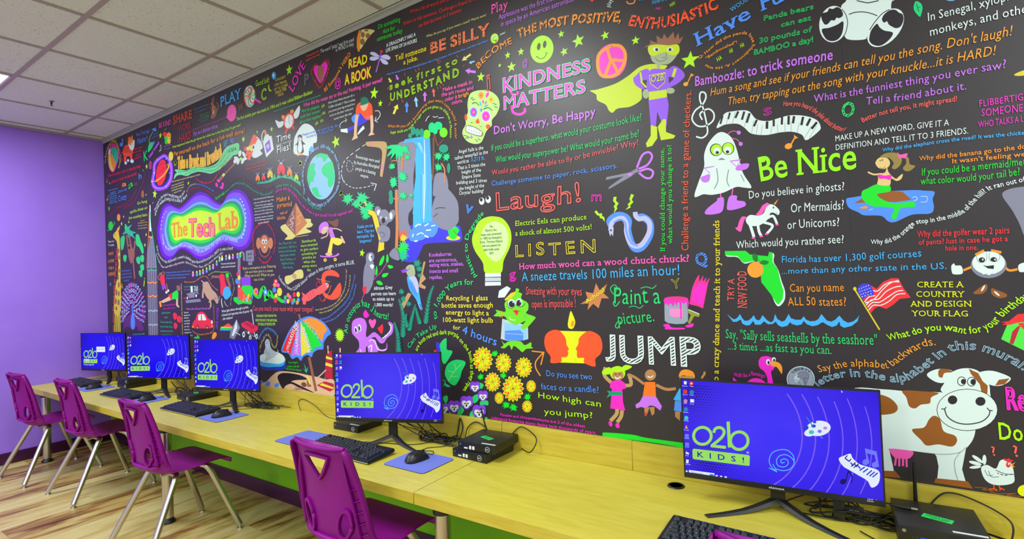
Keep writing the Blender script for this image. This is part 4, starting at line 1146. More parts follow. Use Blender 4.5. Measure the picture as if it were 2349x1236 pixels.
S|F|o|870,1125 905,1130 910,1170 880,1215 845,1215 850,1165
P|F|G|590,1205 610,1180 625,1195 640,1155 655,1185 668,1180 668,1215 600,1215
N|wagon_drawing|red toy wagon with white wheels
l|F|w|10|1452,1190 1415,850 1395,830 1402,805 1415,830 1412,855
P|F|r|1258,1000 1345,962 1498,1045 1495,1090 1420,1145 1265,1040
P|F|R|1290,1000 1345,980 1470,1045 1420,1080
L|F|e|12|1310,1100 1450,1190
E|F|w|1295,1155,20,42
E|F|K|1295,1155,8,20
E|F|w|1388,1200,17,35
E|F|K|1388,1200,7,16
E|F|w|1478,1182,18,38
E|F|K|1478,1182,7,18
E|F|w|1365,1130,15,20
T|H|w|b|20|The Great Pyramid of Giza was|150,580 448,530
T+|H|w|b|20|built over 4500 years ago. The|152,635 450,582
T+|H|w|b|20|stones they used weighed|172,672 430,640
T+|H|w|b|20|more than an ELEPHANT! How|155,715 448,675
T+|H|w|b|20|they were able to lift those|168,758 433,722
T+|H|w|b|20|stones up to the height of the|160,808 448,762
T+|H|w|b|20|pyramids remains a mystery|165,855 442,815
T+|H|w|b|20|and is still being researched|168,892 440,858
T+|H|w|b|20|by the scientists.|220,935 388,905
T|H|o|b|72|Make a|490,610 692,570
T+|H|o|b|66|pyramid|500,690 725,665
T+|H|o|b|46|out of|545,795 655,778
T+|H|o|b|52|blocks.|502,875 635,855
N|ladybugs_drawing|row of ladybugs on green grass
P|H|t|180,320 200,330 215,290 230,335 250,290 265,320 285,290 300,320 330,280 350,300 440,230 460,180 480,260 510,200 560,230 620,190 650,240 720,200 750,280 840,300 850,375 800,330 700,265 560,240 480,268 400,310 300,330 200,335
G|H|y 391,185,42 r 558,110,62 o 685,160,42 L 788,240,34 r 302,240,30 o 215,245,34
T|H|t|n|40|What music do monkeys love? Swing music!|492,410 560,378 640,365 740,400 850,510 950,620 1050,700 1165,735
T|H|m|n|40|What did the maple tree say when it got tired? I'm all tapped out!|485,485 560,435 650,432 750,500 850,640 950,740 1050,800 1200,828 1400,815 1580,770 1640,745
N|pyramid_drawing|brown pyramid on yellow sand
S|H|d|550,970 640,930 700,960 850,870 990,860 1000,910 1030,940 1000,980 930,1000 1010,1050 900,1080 780,1110 720,1160 610,1165 650,1110 570,1030
P|H|n|775,612 770,1108 622,940
P|H|o2|775,612 945,925 770,1108
l|H|w|5|740,740 720,790 745,830 690,880 740,920 650,960
l|H|w|5|760,850 700,870 730,960 700,980 745,1040
l|H|d|6|800,680 810,740 860,800 800,830 840,900 790,950
L|H|y|6|620,1150 960,1100
N|earth_drawing|blue and green globe
E|H|k2|1155,225,205,345
S|H|gg|1040,20 1070,60 1050,110 1075,180 1040,260 1050,300 1000,310 985,370 950,300 945,200 965,90 1000,40
S|H|gg|1190,60 1260,10 1320,10 1345,120 1355,230 1330,340 1280,395 1250,340 1250,260 1180,200 1160,120
S|H|gg|1010,410 1080,385 1110,430 1130,500 1180,520 1120,535 1060,510
S|H|gg|1090,-100 1180,-115 1260,-90 1240,-40 1200,10 1150,-30 1080,-60
S|H|k2|1130,-70 1180,-30 1150,20 1110,-20
T|H|k2|b|36|The earth spins at a speed of almost 1000 miles per hour! The earth is approximately 4.5 billion years old.|930,480 910,380 893,200 930,20 1010,-110 1110,-180 1230,-190 1340,-100 1400,60 1420,220 1400,380 1330,500 1230,600 1130,640 1040,620 960,530
X|H|840,25,42
X|H|1447,472,45
N|turkey_fish_drawing|orange round bug-eyed creature in a ring
E|I|br|355,150,90,170
E|I|K|355,150,72,140
E|I|o2|270,110,34,80
E|I|o2|440,110,34,80
E|I|o2|355,125,58,128
E|I|w|335,88,18,34
E|I|w|372,88,18,34
E|I|K|338,92,8,18
E|I|K|372,92,8,18
E|I|w|357,165,10,12
T|I|r|b|28|Around the world there are over|245,285 215,160 205,20 235,-80 300,-150
T+|I|r|b|28|300 different kinds of turkeys, ladies|300,-150 380,-170 450,-100 500,30 500,170 480,260
T+|I|r|b|28|and gentlemen.|275,320 330,385 400,390 470,290
T|I|t|h|32|The "Band Aid" was|560,135 812,110
T+|I|t|h|32|invented in 1920 by a|555,192 815,170
T+|I|t|h|32|Johnson & Johnson,|560,245 812,228
T+|I|t|h|32|employee named|578,300 795,282
T+|I|t|h|32|Earle Dickson, in|582,358 798,345
T+|I|t|h|32|Highland Park,|600,412 780,405
T+|I|t|h|32|New Jersey.|618,468 768,465
T|I|L|h|38|Skateboards|885,105 1090,82
T+|I|L|h|38|were invented|872,165 1112,140
T+|I|L|h|38|to give surfers|868,222 1120,200
T+|I|L|h|38|something to|885,282 1102,262
T+|I|L|h|38|practice on|897,332 1088,322
T+|I|L|h|38|when the|912,392 1078,385
T+|I|L|h|38|waves were|892,452 1102,442
T+|I|L|h|38|flat.|965,510 1022,505
T|I|d|h|36|Build a contraption in the Tinkering|52,485 522,450
T+|I|d|h|36|Lab and then give it a name.|82,535 485,512
T+|I|d|h|36|What can it do? What do you|75,588 500,570
T+|I|d|h|36|use it for?|210,642 358,635
N|skateboarder_drawing|girl in a purple helmet on a skateboard
S|H|br|1245,885 1330,890 1400,860 1410,930 1380,985 1330,960 1280,920
S|H|s|1140,1000 1250,950 1260,1000 1230,1060 1180,1085 1140,1050
S|H|v|1125,1060 1120,980 1160,920 1220,900 1260,930 1250,970 1180,990 1150,1060
S|H|K|1340,1000 1420,1030 1460,1100 1430,1150 1350,1140
S|H|v|1255,1000 1310,985 1335,1060 1360,1150 1300,1150 1270,1050
l|H|s|16|1320,1000 1400,1010 1460,1040
l|H|s|16|1255,1040 1240,1110 1150,1150
E|H|w|1212,1005,12,20
E|H|K|1212,1010,5,9
S|I|y|1300,45 1330,30 1440,50 1460,100 1400,140 1330,110 1330,60
P|I|y|1295,40 1335,35 1305,250 1245,245
L|I|s|26|1440,10 1490,110
E|I|s|1268,265,50,25
S|I|v|1145,280 1190,290 1340,285 1400,250 1412,275 1340,305 1200,308 1150,300
E|I|y|1215,348,22,24
E|I|K|1215,348,8,9
E|I|y|1357,340,22,24
E|I|K|1357,340,8,9
N|bandage_drawing|tan adhesive bandage
S|I|d|650,580 740,555 800,500 870,482 900,510 905,580 880,610 800,620 740,660 680,692 645,650
E|I|s2|778,578,30,40,-20
T|I|w|h|38|Lobsters have CLEAR blood! When it hits oxygen, it turns BLUE.|555,590 600,670 680,750 770,780 880,705 990,605 1100,530 1250,470 1400,440 1545,415 1640,405
N|lobster_drawing|orange red lobster
l|I|R|10|1150,640 1090,680 1100,730
l|I|R|10|1130,870 1170,930 1230,910
l|I|R|10|1110,620 1150,690
S|I|O|1165,680 1170,560 1220,505 1320,490 1400,540 1410,590 1340,575 1270,570 1230,580 1215,620 1220,690
S|I|O|1200,800 1280,850 1350,760 1420,670 1445,740 1430,840 1370,900 1290,910 1220,880 1180,830
S|I|c|1075,770 1180,690 1260,680 1265,730 1200,800 1130,840 1090,830
S|I|c|945,830 1070,755 1110,830 1000,920 950,920
L|I|R|4|970,820 990,910
L|I|R|4|1000,800 1025,895
L|I|R|4|1030,780 1058,870
P|I|c|880,800 950,850 960,900 935,980 900,975 895,930 880,900 900,860
E|I|w|1235,685,12,14
E|I|w|1250,722,12,14
E|I|K|1238,688,5,6
E|I|K|1253,725,5,6
L|I|o|6|1290,660 1090,610
L|I|o|6|1300,705 1270,800 1190,930
N|ball_caterpillar_drawing|green wavy worm, gears and coloured balls
l|I|G|46|190,790 230,850 280,870 310,780 350,740 380,900 430,800 470,870 530,880 600,930 640,930
E|I|o|238,795,26,52
E|I|p|240,798,14,28
E|I|b|368,805,28,52
E|I|w|368,805,12,24
E|I|r|515,650,30,32
E|I|w|515,650,12,14
E|I|o|500,700,26,30
E|I|p|545,705,26,30
E|I|y|568,800,36,60
E|I|b|495,770,26,40
E|I|r|510,920,24,36
E|I|y|518,850,20,30
E|I|g|650,880,20,32
E|I|o|690,845,20,32
E|I|v|718,875,20,32
E|I|r|777,838,22,36
E|I|y|833,835,24,38
E|I|V|655,935,18,32
E|I|y|690,930,20,34
E|I|r|735,912,20,32
E|I|g|775,920,20,32
E|I|k|835,915,20,32
E|I|b|755,955,20,26
E|I|o|820,950,22,30
T|I|c|h|70|Can you touch your nose with your tongue?|195,1065 1055,1080
T|I|d|n|26|How many times can you say LOBSTER before time runs up?|1080,1070 1250,1030 1400,940 1490,790 1520,640 1525,480
T+|I|d|n|26|Now, try saying it 3 times as fast as you can. It is hard!|1140,1110 1300,1060 1430,960 1530,830 1570,700 1580,560
T|I|b|n|30|Did you hear about the lobster who started going to the gym? It smelled a mussel!|1150,1200 1260,1170 1370,1090 1480,990 1560,880 1610,740 1650,560
T+|I|b|n|30|What did the shark say when he ate the clownfish? That tasted funny!|1180,1250 1330,1200 1450,1110 1550,1000 1620,880 1650,760 1665,690
T|I|L|bs|32|THE RADIO FLYER WAGON WAS|242,1155 530,1152
T+|I|L|bs|32|INDUCTED INTO THE NATIONAL|232,1215 540,1218
T+|J|L|bs|36|TOY HALL OF FAME IN 1999|192,272 428,272
N|umbrella_drawing|large striped beach umbrella on a wooden pole
L|J|n|24|742,118 762,190
L|J|n|36|880,700 975,1160
S|J|b|505,620 560,450 640,300 740,200 860,150 960,165 1080,230 1175,370 1130,420 1080,500 1070,590 1000,600 940,640 915,700 860,670 800,700 770,750 720,700 650,725 600,650
P|J|r|520,610 565,480 640,330 745,225 690,440 630,665 580,625
P|J|v|645,690 700,440 745,260 760,440 765,685 710,665
P|J|y|765,215 820,330 905,635 840,640 775,690 765,440
P|J|G|775,210 870,270 960,380 1055,545 960,570 915,640 860,450
P|J|o|785,205 880,170 970,180 1080,250 1130,330 1080,390 1055,495 960,350 870,260
T|J|w|b|50|¡WAARSSUNS|600,630 735,240
T|J|w|b|42|¡WAARSSUNS|735,670 745,250
T|J|w|b|60|TANSSUNS|925,600 820,290
T|J|d|b|60|THE SUNSHI|1040,400 840,190
N|flowers_sun_drawing|lime sixteen point sunburst
Q|J|L|1295,405,68,95
N|beach_scene_drawing|sandy beach with a towel, starfish, bottle and deck chair
S|J|s|225,1050 300,1030 370,960 450,900 560,890 740,915 880,945 1000,970 1110,1000 1215,1010 1215,1225 1000,1195 800,1165 500,1130 225,1095
S|J|K|455,960 520,915 650,920 780,950 850,1000 700,1010 640,1030 690,1050 950,1180 760,1120 640,1060 560,1090 530,1130 480,1050
S|J|b|222,1010 250,1020 262,1045 225,1055
S|J|b|285,1075 315,1030 355,1040 350,1085 320,1095
S|J|b|410,1095 430,1055 475,1055 460,1105
L|J|n|10|690,1105 760,1145
L|J|n|10|770,1110 700,1145
L|J|n|8|670,1132 800,1138
P|J|n|850,970 905,1050 910,1100 855,1100
P|J|y|848,950 875,950 878,985 910,1070 890,1070 850,985
E|J|br|812,1070,38,30,30
P|J|t|845,915 800,850 835,880 810,780 850,870 870,820 860,880
P|J|R|1115,650 1190,600 1200,1000 1090,980
P|J|y|1112,680 1195,710 1195,740 1108,720
P|J|y|1105,770 1197,800 1197,838 1100,810
L|J|s|16|1135,545 1140,650
L|J|s|18|1300,575 1302,650
l|J|s|16|1110,870 1040,940 990,980
P|J|R|985,1080 1090,1025 1215,1060 1215,1130 1165,1165
P|J|y|1020,1075 1060,1050 1215,1110 1200,1130
l|J|K|7|1180,620 1120,600 1130,680 1190,700
L|J|s|12|1100,985 1090,1030
T|J|G|h|30|If you do get a|608,785 735,782
T+|J|G|h|30|sunburn, aloe will|592,835 752,838
T+|J|G|h|30|help take the sting out.|572,865 788,890
N|seal_drawing|white seal on an ice floe in blue water
S|J|b2|205,780 300,840 420,820 560,790 555,860 470,885 380,870 300,885 240,850
S|J|k|200,720 250,660 400,700 540,700 560,760 520,820 420,830 300,835 210,800
S|J|w|205,700 280,650 380,640 470,640 540,690 550,750 480,790 350,780 240,760
S|J|w2|285,500 310,455 345,480 360,560 400,610 450,630 455,590 465,640 430,680 330,740 280,755 300,690 270,640 290,570
E|J|K|305,483,5,7
E|J|K|330,485,5,7
E|J|K|312,515,7,7
l|J|e|4|290,600 320,650 360,660
T|J|k|n|28|The happiest seal today having birthdays|190,525 240,400 310,325 380,345 445,405
T|J|d|n|26|A group of seals on land is called a pod of sea|210,660 240,540 300,420 340,420 370,500 390,560 430,580 460,510 465,405
T|O|r|n|46|Write a list of words you can make from the|440,172 870,28 1240,-120
T+|O|r|n|46|letters in this sentence. Challenge a friend to see who|358,315 900,130 1135,50 1400,-50
T+|O|r|n|46|can find the most in 3 minutes.|545,345 1078,142
T|O|G|h|58|Do something|45,362 320,265
T+|O|G|h|58|nice for|105,418 255,368
T+|O|G|h|58|someone today|32,515 345,405
T|O|w|b|44|A DRAGONFLY HAS A|148,585 508,448
T+|O|w|b|44|LIFE SPAN OF 24 HOURS|140,650 525,520
T|O|d|h|30|What do you say if you meet a toad? Warts new!|640,468 1380,200
T|O|c/o|bfD|130|BE SILLY|685,668 1412,430
T|O|Y|bs|66|Tell someone|258,755 642,628
T+|O|Y|bs|58|a joke.|358,800 540,738
T|O|b|b|21|What do you get if you cross a baseball player with a frog? A player who catches flies...and then eats them!|150,932 600,800 1000,660 1405,510
T|O|L|ohw|74|seek first to|185,1115 560,975 850,860 1052,770
T+|O|L|ohw|92|UNDERSTAND|190,1245 300,1225 470,1165 650,1088 840,1020 940,975 1062,945
N|small_arrows_drawing|small coloured arrows around the lettering
W|O|d 1185,670,1075,750,40 k2 1230,755,1162,780,28 v 1245,890,1115,870,50 y 175,965,205,1020,30 v 265,925,290,990,28
W|L|y 635,420,685,305,40 b 792,400,792,275,34 k2 910,335,895,215,34 v 1005,270,1005,155,34 c 1115,215,1105,118,30
l|L|c|5|580,100 565,130
l|L|c|5|600,280 580,320
l|L|c|5|730,250 750,285
l|L|c|5|1215,60 1225,90
l|O|c|4|365,900 380,930
l|O|c|4|500,850 515,890
l|O|c|4|540,830 550,870
l|O|c|4|770,755 800,790
l|O|c|4|780,740 820,760
l|O|c|4|1010,680 1030,710
l|O|c|4|1090,820 1110,800
l|O|c|4|770,1070 785,1105
l|O|c|4|800,1050 820,1090
N|green_face_drawing|small lime silly face
E|O|L|1478,475,48,62,12
E|O|w|1458,460,11,17
E|O|w|1492,450,11,17
E|O|K|1460,464,5,7
E|O|K|1490,452,5,7
l|O|K|5|1450,492 1480,500 1508,490
E|O|r|1495,508,10,14
T|O|w|b|26|yum!|1550,440 1615,415
T|Q|o|hD|60|BECOME|-60,790 80,640 200,560 330,495
T+|Q|o|bhD|95|THE MOST POSITIVE,|395,445 570,370 830,300 1150,265 1560,250
T+|R|O|bhD|88|ENTHUSIASTIC|378,205 550,228 700,212 900,155 1040,95 1100,55
T|R|O|b|10|.|1120,60 1121,60
T|Q|p|hs|105|Play|85,165 275,100
T|Q|v|n|58|Applesauce was the first food eaten|175,225 740,30 960,-50
T+|Q|v|n|58|in space by an American astronaut.|195,308 1030,15
T|R|w|h|34|play|240,62 262,2
T|R|k|h|34|None of us|572,40 700,2
T|R|m|n|22|HA!|598,80 640,82
T|R|L|h|26|HA!|715,60 758,35
N|top_edge_drawing|orange swirl and red heart at the top
l|R|o|9|370,10 385,30 425,25 438,-5
P|R|r|80,0 115,0 98,18
T|R|k|n|34|ou|465,8 512,5
X|O|1308,950,62
X|Q|272,628,42
X|Q|422,588,46
X|Q|182,742,24
X|Q|315,760,62
X|Q|878,388,44
X|Q|1072,465,80
X|Q|912,588,52
X|R|200,280,38
X|R|440,320,36
X|R|868,475,72
N|smiley_drawing|lime smiley face
E|Q|L|660,560,130,158,14
E|Q|e2|625,530,20,42,8
E|Q|e2|692,505,20,42,8
l|Q|e2|8|600,640 640,668 690,650 712,605
l|Q|e2|6|592,645 612,640
l|Q|e2|6|700,598 730,605
T|Q|v|n|75|@|440,760 505,745
T|O|c|oh|160|j|1375,1080 1450,1060
T|Q|m/mg|bsf|160,135|KINDNESS|215,1055 1215,800
T|Q|m/mg|bsf|150,140|MATTERS|222,1250 1160,1045
N|lettering_curl_drawing|magenta curls hanging from the big letters
l|P|m|30|900,320 915,400 990,425 1050,395 1050,350
l|Q|m|24|300,1020 330,1075 380,1070 385,1035
T|P|v|b|95|Don't Worry, Be Happy|685,662 1480,520 1890,440
N|peace_sign_drawing|magenta and orange peace sign
E|R|m|250,482,120,138,16
l|R|o|26|250,358 160,420 142,500 160,580 210,605 290,585 350,500 358,420 320,365 250,358
L|R|o|24|215,375 245,480 200,600
L|R|o|24|240,470 365,480
L|R|o|24|250,470 310,590
N|superhero_drawing|boy superhero in purple suit with lime cape and mask
S|R|L2|560,505 630,510 690,520 640,560 560,570 490,640 490,740 480,790 400,840 300,855 260,888 230,870 205,825 140,790 130,745 82,715 140,705 280,660 380,600 470,530
S|R|V2|560,550 650,545 700,550 700,620 690,720 540,720 530,640
S|R|V2|480,560 540,545 550,620 480,640 510,690 495,705 440,670 422,620 450,590
S|R|V2|690,560 740,520 800,550 828,600 770,660 700,690 690,670 740,620 700,600
L|R|L2|14|478,570 490,650 525,690
L|R|L2|22|755,540 735,605
P|R|L2|545,725 688,705 688,765 545,792
P|R|V2|543,790 690,765 702,830 685,990 655,990 612,880 600,1000 560,990
P|R|L2|560,985 610,1000 612,1090 570,1150 530,1160 522,1130 560,1070
P|R|L2|655,940 680,940 680,1040 755,1068 740,1090 640,1105 615,1000
E|R|sg|522,740,26,38
E|R|sg|715,715,34,24
S|R|sg|560,430 570,480 605,510 610,540 630,540 640,510 700,505 750,460 765,420 700,400 600,400
P|R|n|505,375 560,345 552,318 610,340 605,280 650,310 665,265 690,305 740,252 750,310 778,258 785,310 818,285 790,345 720,355 600,360
S|R|L2|540,370 600,352 700,358 770,352 788,390 770,430 720,435 680,415 640,420 590,440 550,430
E|R|w|603,390,24,16
E|R|w|712,390,22,16
E|R|K|607,392,12,12
E|R|K|712,392,12,12
l|R|K|3|595,455 620,482 660,480 695,455
l|R|K|3|680,410 680,450 645,455
P|R|V|548,595 675,575 670,650 615,700 560,660
l2|R|L2|5|548,595 675,575 670,650 615,700 560,660 548,595
T|R|L2|b|52|O2B|560,650 665,632
T|P|g|h|72|If you could be a superhero, what would your costume look like?|658,858 1545,690 2440,495
T|P|g|h|72|What would your superpower be? What would your name be?|712,992 1545,868 2410,690
T|P|r2|h|58|Would you rather be able to fly or be invisible? Why?|668,1142 1450,1010 2405,785
T|S|b|h|48|Challenge someone to paper, rock, scissors.|405,168 1000,90 1734,-22
T|S|c|oh|175|Laugh!|440,432 1240,350 1371,320
T|T|m|o|80|m|135,492 235,490
N|scissors_drawing|scissors with violet handles
P|T|e|260,310 270,285 470,245 535,205 545,240 460,270
P|T|e|285,392 290,370 450,255 530,240 480,280
l|T|v|18|530,205 575,100 630,72 660,110 620,180 545,215
l|T|v|18|545,240 620,215 668,240 650,290 600,290 545,245
E|T|v|468,262,18,14
N|lightning_drawing|three lime lightning bolts
P|T|L|330,455 355,455 350,490 373,510 355,540 362,555 333,595 340,555 330,540 345,515 325,490
P|T|L|480,430 505,440 485,480 500,500 470,530 478,545 432,568 460,535 450,520 475,495 465,475
P|T|L|165,585 180,570 205,600 228,595 232,620 250,630 255,670 230,640 215,640 205,615 190,615
N|eel_drawing|blue and white electric eel
l|T|b|62|310,700 300,660 350,620 410,620 455,660 450,740 480,850 520,900 580,880 640,780 640,680 580,630 530,640
l|T|lv|40|305,745 310,690 350,650 410,640 440,690 440,760 470,850 520,880 575,860 630,770 640,690 600,640 550,645 520,620 515,585
l|T|lb|14|330,680 380,650 430,680 440,760 480,850 540,875
P|T|lv|290,760 290,720 330,720 325,795 310,770 300,795
E|T|K|307,742,7,9
T|S|L|s|52|Electric Eels can produce|652,588 1380,520 1408,512
T|S|L|s|52|a shock of almost 500 volts!|655,690 1300,640 1463,620
T|S|Y|ohw|120|LISTEN|648,908 1150,880 1554,862
T|T|p|bs|50|How much wood can a wood chuck chuck?|-480,1078 300,1040 985,1010
T|T|k|h|78|A sneeze travels 100 miles an hour!|-455,1180 200,1155 905,1125
T|S|m|oh|95|g|595,1145 665,1130
T|T|b|bH|105|Q|1035,1045 1145,1035
T|T|G|s|40|If you could change your name,|772,925 765,35
T|T|G|s|40|what would you change it to?|835,858 828,5
T|T|O|h|60|Challenge a friend to a game of checkers.|975,918 970,400 985,-140 1000,-460
T|P|p|b|46|Make a mask in|85,160 438,62
T+|P|p|b|46|the art room and|72,218 452,130
T+|P|p|b|46|color it|112,275 258,238
T+|P|o|b|44|brigh|272,235 395,195
T+|P|p|b|46|colors.|192,312 325,280
T|P|w|h|42|Angel Falls is the|275,888 568,838
T+|P|w|h|42|tallest waterfall in the|228,962 622,888
T+|P|w|h|42|world at|258,1015 395,990
T+|P|k|h|46|3,213 ft.|420,982 585,960
T+|P|w|h|42|That is 2 times the|258,1080 590,1030
T+|P|w|h|42|height of the|308,1128 540,1098
T+|P|w|h|42|Empire State|312,1188 535,1160
T+|P|w|h|42|building and 3 times|245,1252 610,1222
T+|S|w|h|38|the height of the|65,215 330,178
T+|S|w|h|38|Chrysler building!|65,262 325,235
T|L|o|n|32|What do you call a boomerang that won't come back? A stick!|570,580 680,578 800,568 900,470 1000,340 1090,285 1200,290 1290,370 1350,480 1360,600 1362,715
T|L|L|n|32|Sugar skulls are made of sugar and are given to children in Mexico.|600,655 720,640 820,610 900,525 1000,400 1090,355 1200,368 1270,440 1300,540 1305,715
N|sugar_skull_drawing|lime decorated sugar skull
S|P|lg|385,240 420,170 520,140 640,150 730,220 755,320 720,420 665,490 660,560 600,620 570,690 530,760 450,772 370,740 320,670 320,610 355,540 350,470 380,400 375,320
E|P|w|448,400,54,70
E|P|w|593,447,58,72
E|P|k|448,400,46,60
E|P|v|593,447,50,62
E|P|m|448,400,34,46
E|P|m|593,447,38,50
E|P|o|448,400,12,16
E|P|o|593,447,12,16
Z|P|o|535,200,36,48
Z|P|Y|655,250,36,46
P|P|m|605,170 630,165 625,200 598,232 590,200
P|P|O|505,470 520,520 498,535 470,525 475,500
P|P|b|540,350 552,370 538,400 524,370
P|P|m|555,250 570,270 562,305 550,280
P|P|m|600,265 605,280 580,315 582,290
P|P|k|515,270 530,280 550,340 525,310
P|P|k|625,310 600,330 565,345 590,315
l|P|T|10|430,300 470,285 515,320
l|P|T|10|565,365 620,345 670,380
l|P|T|8|415,240 440,225
l|P|T|8|430,255 465,245
l|P|T|8|675,295 720,310
l|P|T|8|690,330 735,345
l|P|T|8|330,670 390,690
l|P|T|8|350,705 400,700
l|P|T|8|470,720 500,750
l|P|T|8|500,710 530,730
l|P|T|7|415,520 440,525
l|P|T|7|520,560 540,575
E|P|O|358,460,14,38
E|P|O|620,570,26,28
P|P|w|355,590 375,560 450,575 550,635 535,680 440,660 365,625
l|P|br|6|355,590 375,558 460,575 550,632 540,682 440,660 365,628 355,590
l|P|e|3|360,598 450,625 540,660
L|P|e|3|400,565 395,635
L|P|e|3|430,572 425,650
L|P|e|3|460,580 455,660
L|P|e|3|490,595 485,672
L|P|e|3|520,610 515,680
P|P|v|420,665 428,685 442,690 428,698 420,715 412,698 400,690 412,685
N|boomerang_drawing|tan boomerang with pink bands and dashed path
S|L|s3|305,765 340,745 520,745 555,780 555,850 530,1000 505,1150 490,1160 475,1140 490,1000 500,880 480,830 430,812 330,800
L|L|p|10|352,748 355,800
L|L|p|10|375,748 378,803
L|L|p|10|490,1035 525,1042
L|L|p|10|487,1060 520,1065
D|L|w|7|300,780 160,880 60,970 20,1080 30,1180 60,1240
D|M|w|7|25,30 70,110 150,155 230,160 330,145 410,118
L|M|w|8|365,100 432,115 408,192
D|L|w|5|100,965 80,1020 100,1095 150,1080 150,1010 105,965
T|L|w|s|38|Boomerangs were used|190,938 472,998
T+|L|w|s|38|by Australian Aboriginal|168,1005 472,1065
T+|L|w|s|38|people as a hunting|188,1078 425,1135
T+|L|w|s|38|weapon.|245,1160 345,1178
N|crawling_person_drawing|person in green cap and orange shirt on hands and feet
S|L|b|140,460 200,410 240,430 230,520 160,520
P|L|B|240,410 330,480 320,510 230,560 90,640 85,590 200,540
P|L|w|90,590 10,600 10,630 95,645
P|L|w|240,600 280,555 295,590 215,665 205,660
S|L|O|205,310 290,270 370,300 390,400 375,440 350,490 300,480 240,410 190,440
P|L|s|185,430 222,430 205,560 200,660 215,700 140,735 165,680 172,560
P|L|s|360,440 390,430 400,560 390,640 415,660 335,680 365,630
S|L|s|245,310 330,290 320,350 290,382 260,370
S|L|T|245,300 250,240 290,218 330,240 335,290 250,320
E|L|p|330,460,24,10,-20
l|L|w|7|415,385 460,385 478,430 450,480 420,500
L|L|w|6|430,455 415,500 450,520
l|G|w|7|1240,580 1240,530 1280,490 1330,470
L|G|w|6|1310,440 1335,460 1320,500
X|L|405,175,75
X|L|478,296,42
X|M|15,220,36
X|M|262,928,50
N|waterfall_drawing|blue waterfall over grey cliffs with jungle trees
S|M|B|830,600 1150,600 1380,600 1430,640 1440,780 1320,800 1020,820 960,900 880,1030 720,1000 760,820 820,700
S|L|e|700,760 880,750 900,800 890,960 860,1236 850,1360 870,1500 800,1600 700,1600 690,1236 680,950
S|M|e|700,-60 850,-50 870,100 870,260 820,440 810,560 850,700 750,780 700,700 690,400 690,200
S|M|e|1210,140 1290,180 1390,320 1405,480 1400,560 1350,620 1280,660 1150,620 1090,560 1090,400 1130,260
S|M|e|1130,0 1250,0 1280,170 1210,160 1120,260 1100,200
P|L|k|770,720 1000,680 1065,700 1090,1240 1090,1600 860,1600 900,1240 890,960 905,790 870,750 750,760
P|M|k|900,0 1090,0 1088,570 865,640 870,250
L|L|k2|30|930,760 1000,900 990,1236 985,1660
l|L|b|9|780,735 930,730 975,780 985,900 985,1400 975,1700
L|L|w|6|1000,720 1010,1236 995,1650
L|L|b|7|1060,720 1085,1236 1085,1640
L|L|lb|18|1030,720 1045,1236 1040,1600
L|M|b|7|960,0 960,500
L|M|w|5|990,0 992,560
S|M|b|820,700 860,640 920,600 980,580 1040,560 1110,560 1160,600 1150,680 1100,740 1040,740 980,770 900,790 830,780
l|M|w|14|890,620 930,590 960,600
l|M|w|12|1000,610 1050,580
l|M|w|12|1080,610 1130,600
l|M|w|12|910,715 960,690 990,705
l|M|w|12|860,740 870,700
l|M|w|14|1020,660 1080,655
l|M|w|16|1000,720 1050,745
l|M|w|16|880,790 920,785
l|M|K|7|1130,410 1180,392 1245,398
l|M|K|5|1110,500 1160,460
l|L|br|22|1100,1200 1110,900 1110,700
l|L|br|14|1110,690 1140,630
l|L|br|16|1120,640 1140,740 1165,800
l|L|br|12|1165,790 1230,720
l|L|o2|16|1240,1230 1240,1080 1200,1000
l|L|o2|18|735,1080 740,950 730,880
l|L|o2|10|735,1000 660,970 610,980
l|L|o2|10|740,970 810,930
l|M|o2|34|672,870 680,600 672,400 672,180
l|M|o2|16|680,300 720,260 
l|M|o2|14|670,310 640,280
E|L|gg|1090,580,40,60
E|L|gg|1165,560,50,48
E|L|gg|1130,620,30,40
E|L|G2|1228,640,48,58
E|L|G2|1030,660,44,54
E|L|gt|870,620,30,50
E|L|gt|920,640,26,50
E|L|gt|970,640,28,48
E|L|gt|835,680,24,30
E|L|gt|1230,830,56,50
E|L|gt|1290,1060,20,60
E|M|gt|610,300,28,56
E|M|gt|605,230,24,44
Y|L|gg|690,790,120,0
Y|L|gg|775,830,50,1
Y|L|gg|805,930,40,1
Y|L|gg|1170,920,58,1
Y|L|gg|1265,930,56,1
Y|L|gg|1170,1050,56,1
Y|L|gg|625,1040,50,1
Y|L|gg|745,1150,62,1
Y|L|gg|640,1210,56,1
Y|M|gg|640,110,62,1
Y|M|gg|750,40,60,1
Y|M|gg|755,250,58,1
Y|M|gg|850,250,30,1
l|L|w|6|1020,510 1040,470 1065,445
l|L|w|7|1105,450 1130,460 1165,450
l|L|w|7|1170,470 1200,468 1235,465
S|M|e|600,920 650,870 690,900 710,1010 640,1000 595,960
N|bromeliad_drawing|red and yellow bromeliad flower with green leaves
P|M|O|745,600 760,650 775,690 770,730 740,760 720,700 735,660
Y|M|O|745,720,70,1
Y|M|Y|750,750,56,1
Y|M|g|755,850,80,1
Y|M|G|740,900,80,1
Y|M|t|745,960,80,1
N|frog_drawing|green frog on a lily pad
E|M|Y|1340,750,84,30
S|M|G|1280,640 1330,600 1380,620 1410,660 1390,700 1370,760 1310,755 1285,700
E|M|w|1340,620,12,14
E|M|K|1342,622,5,6
L|M|br|8|1340,660 1395,725
N|koala_drawing|grey koala hugging a eucalyptus branch
l|M|Y|56|340,440 400,470 430,560 450,640 480,720 500,890
l|M|Y|20|215,270 290,320 350,440
l|M|Y|16|230,370 340,440
Y|M|gg|95,290,80,1
Y|M|gg|265,280,90,1
Y|M|gg|200,350,70,1
Y|M|gg|350,380,70,1
Y|M|gg|290,430,70,1
Y|M|gg|310,490,60,1
E|M|e|455,435,40,62,-15
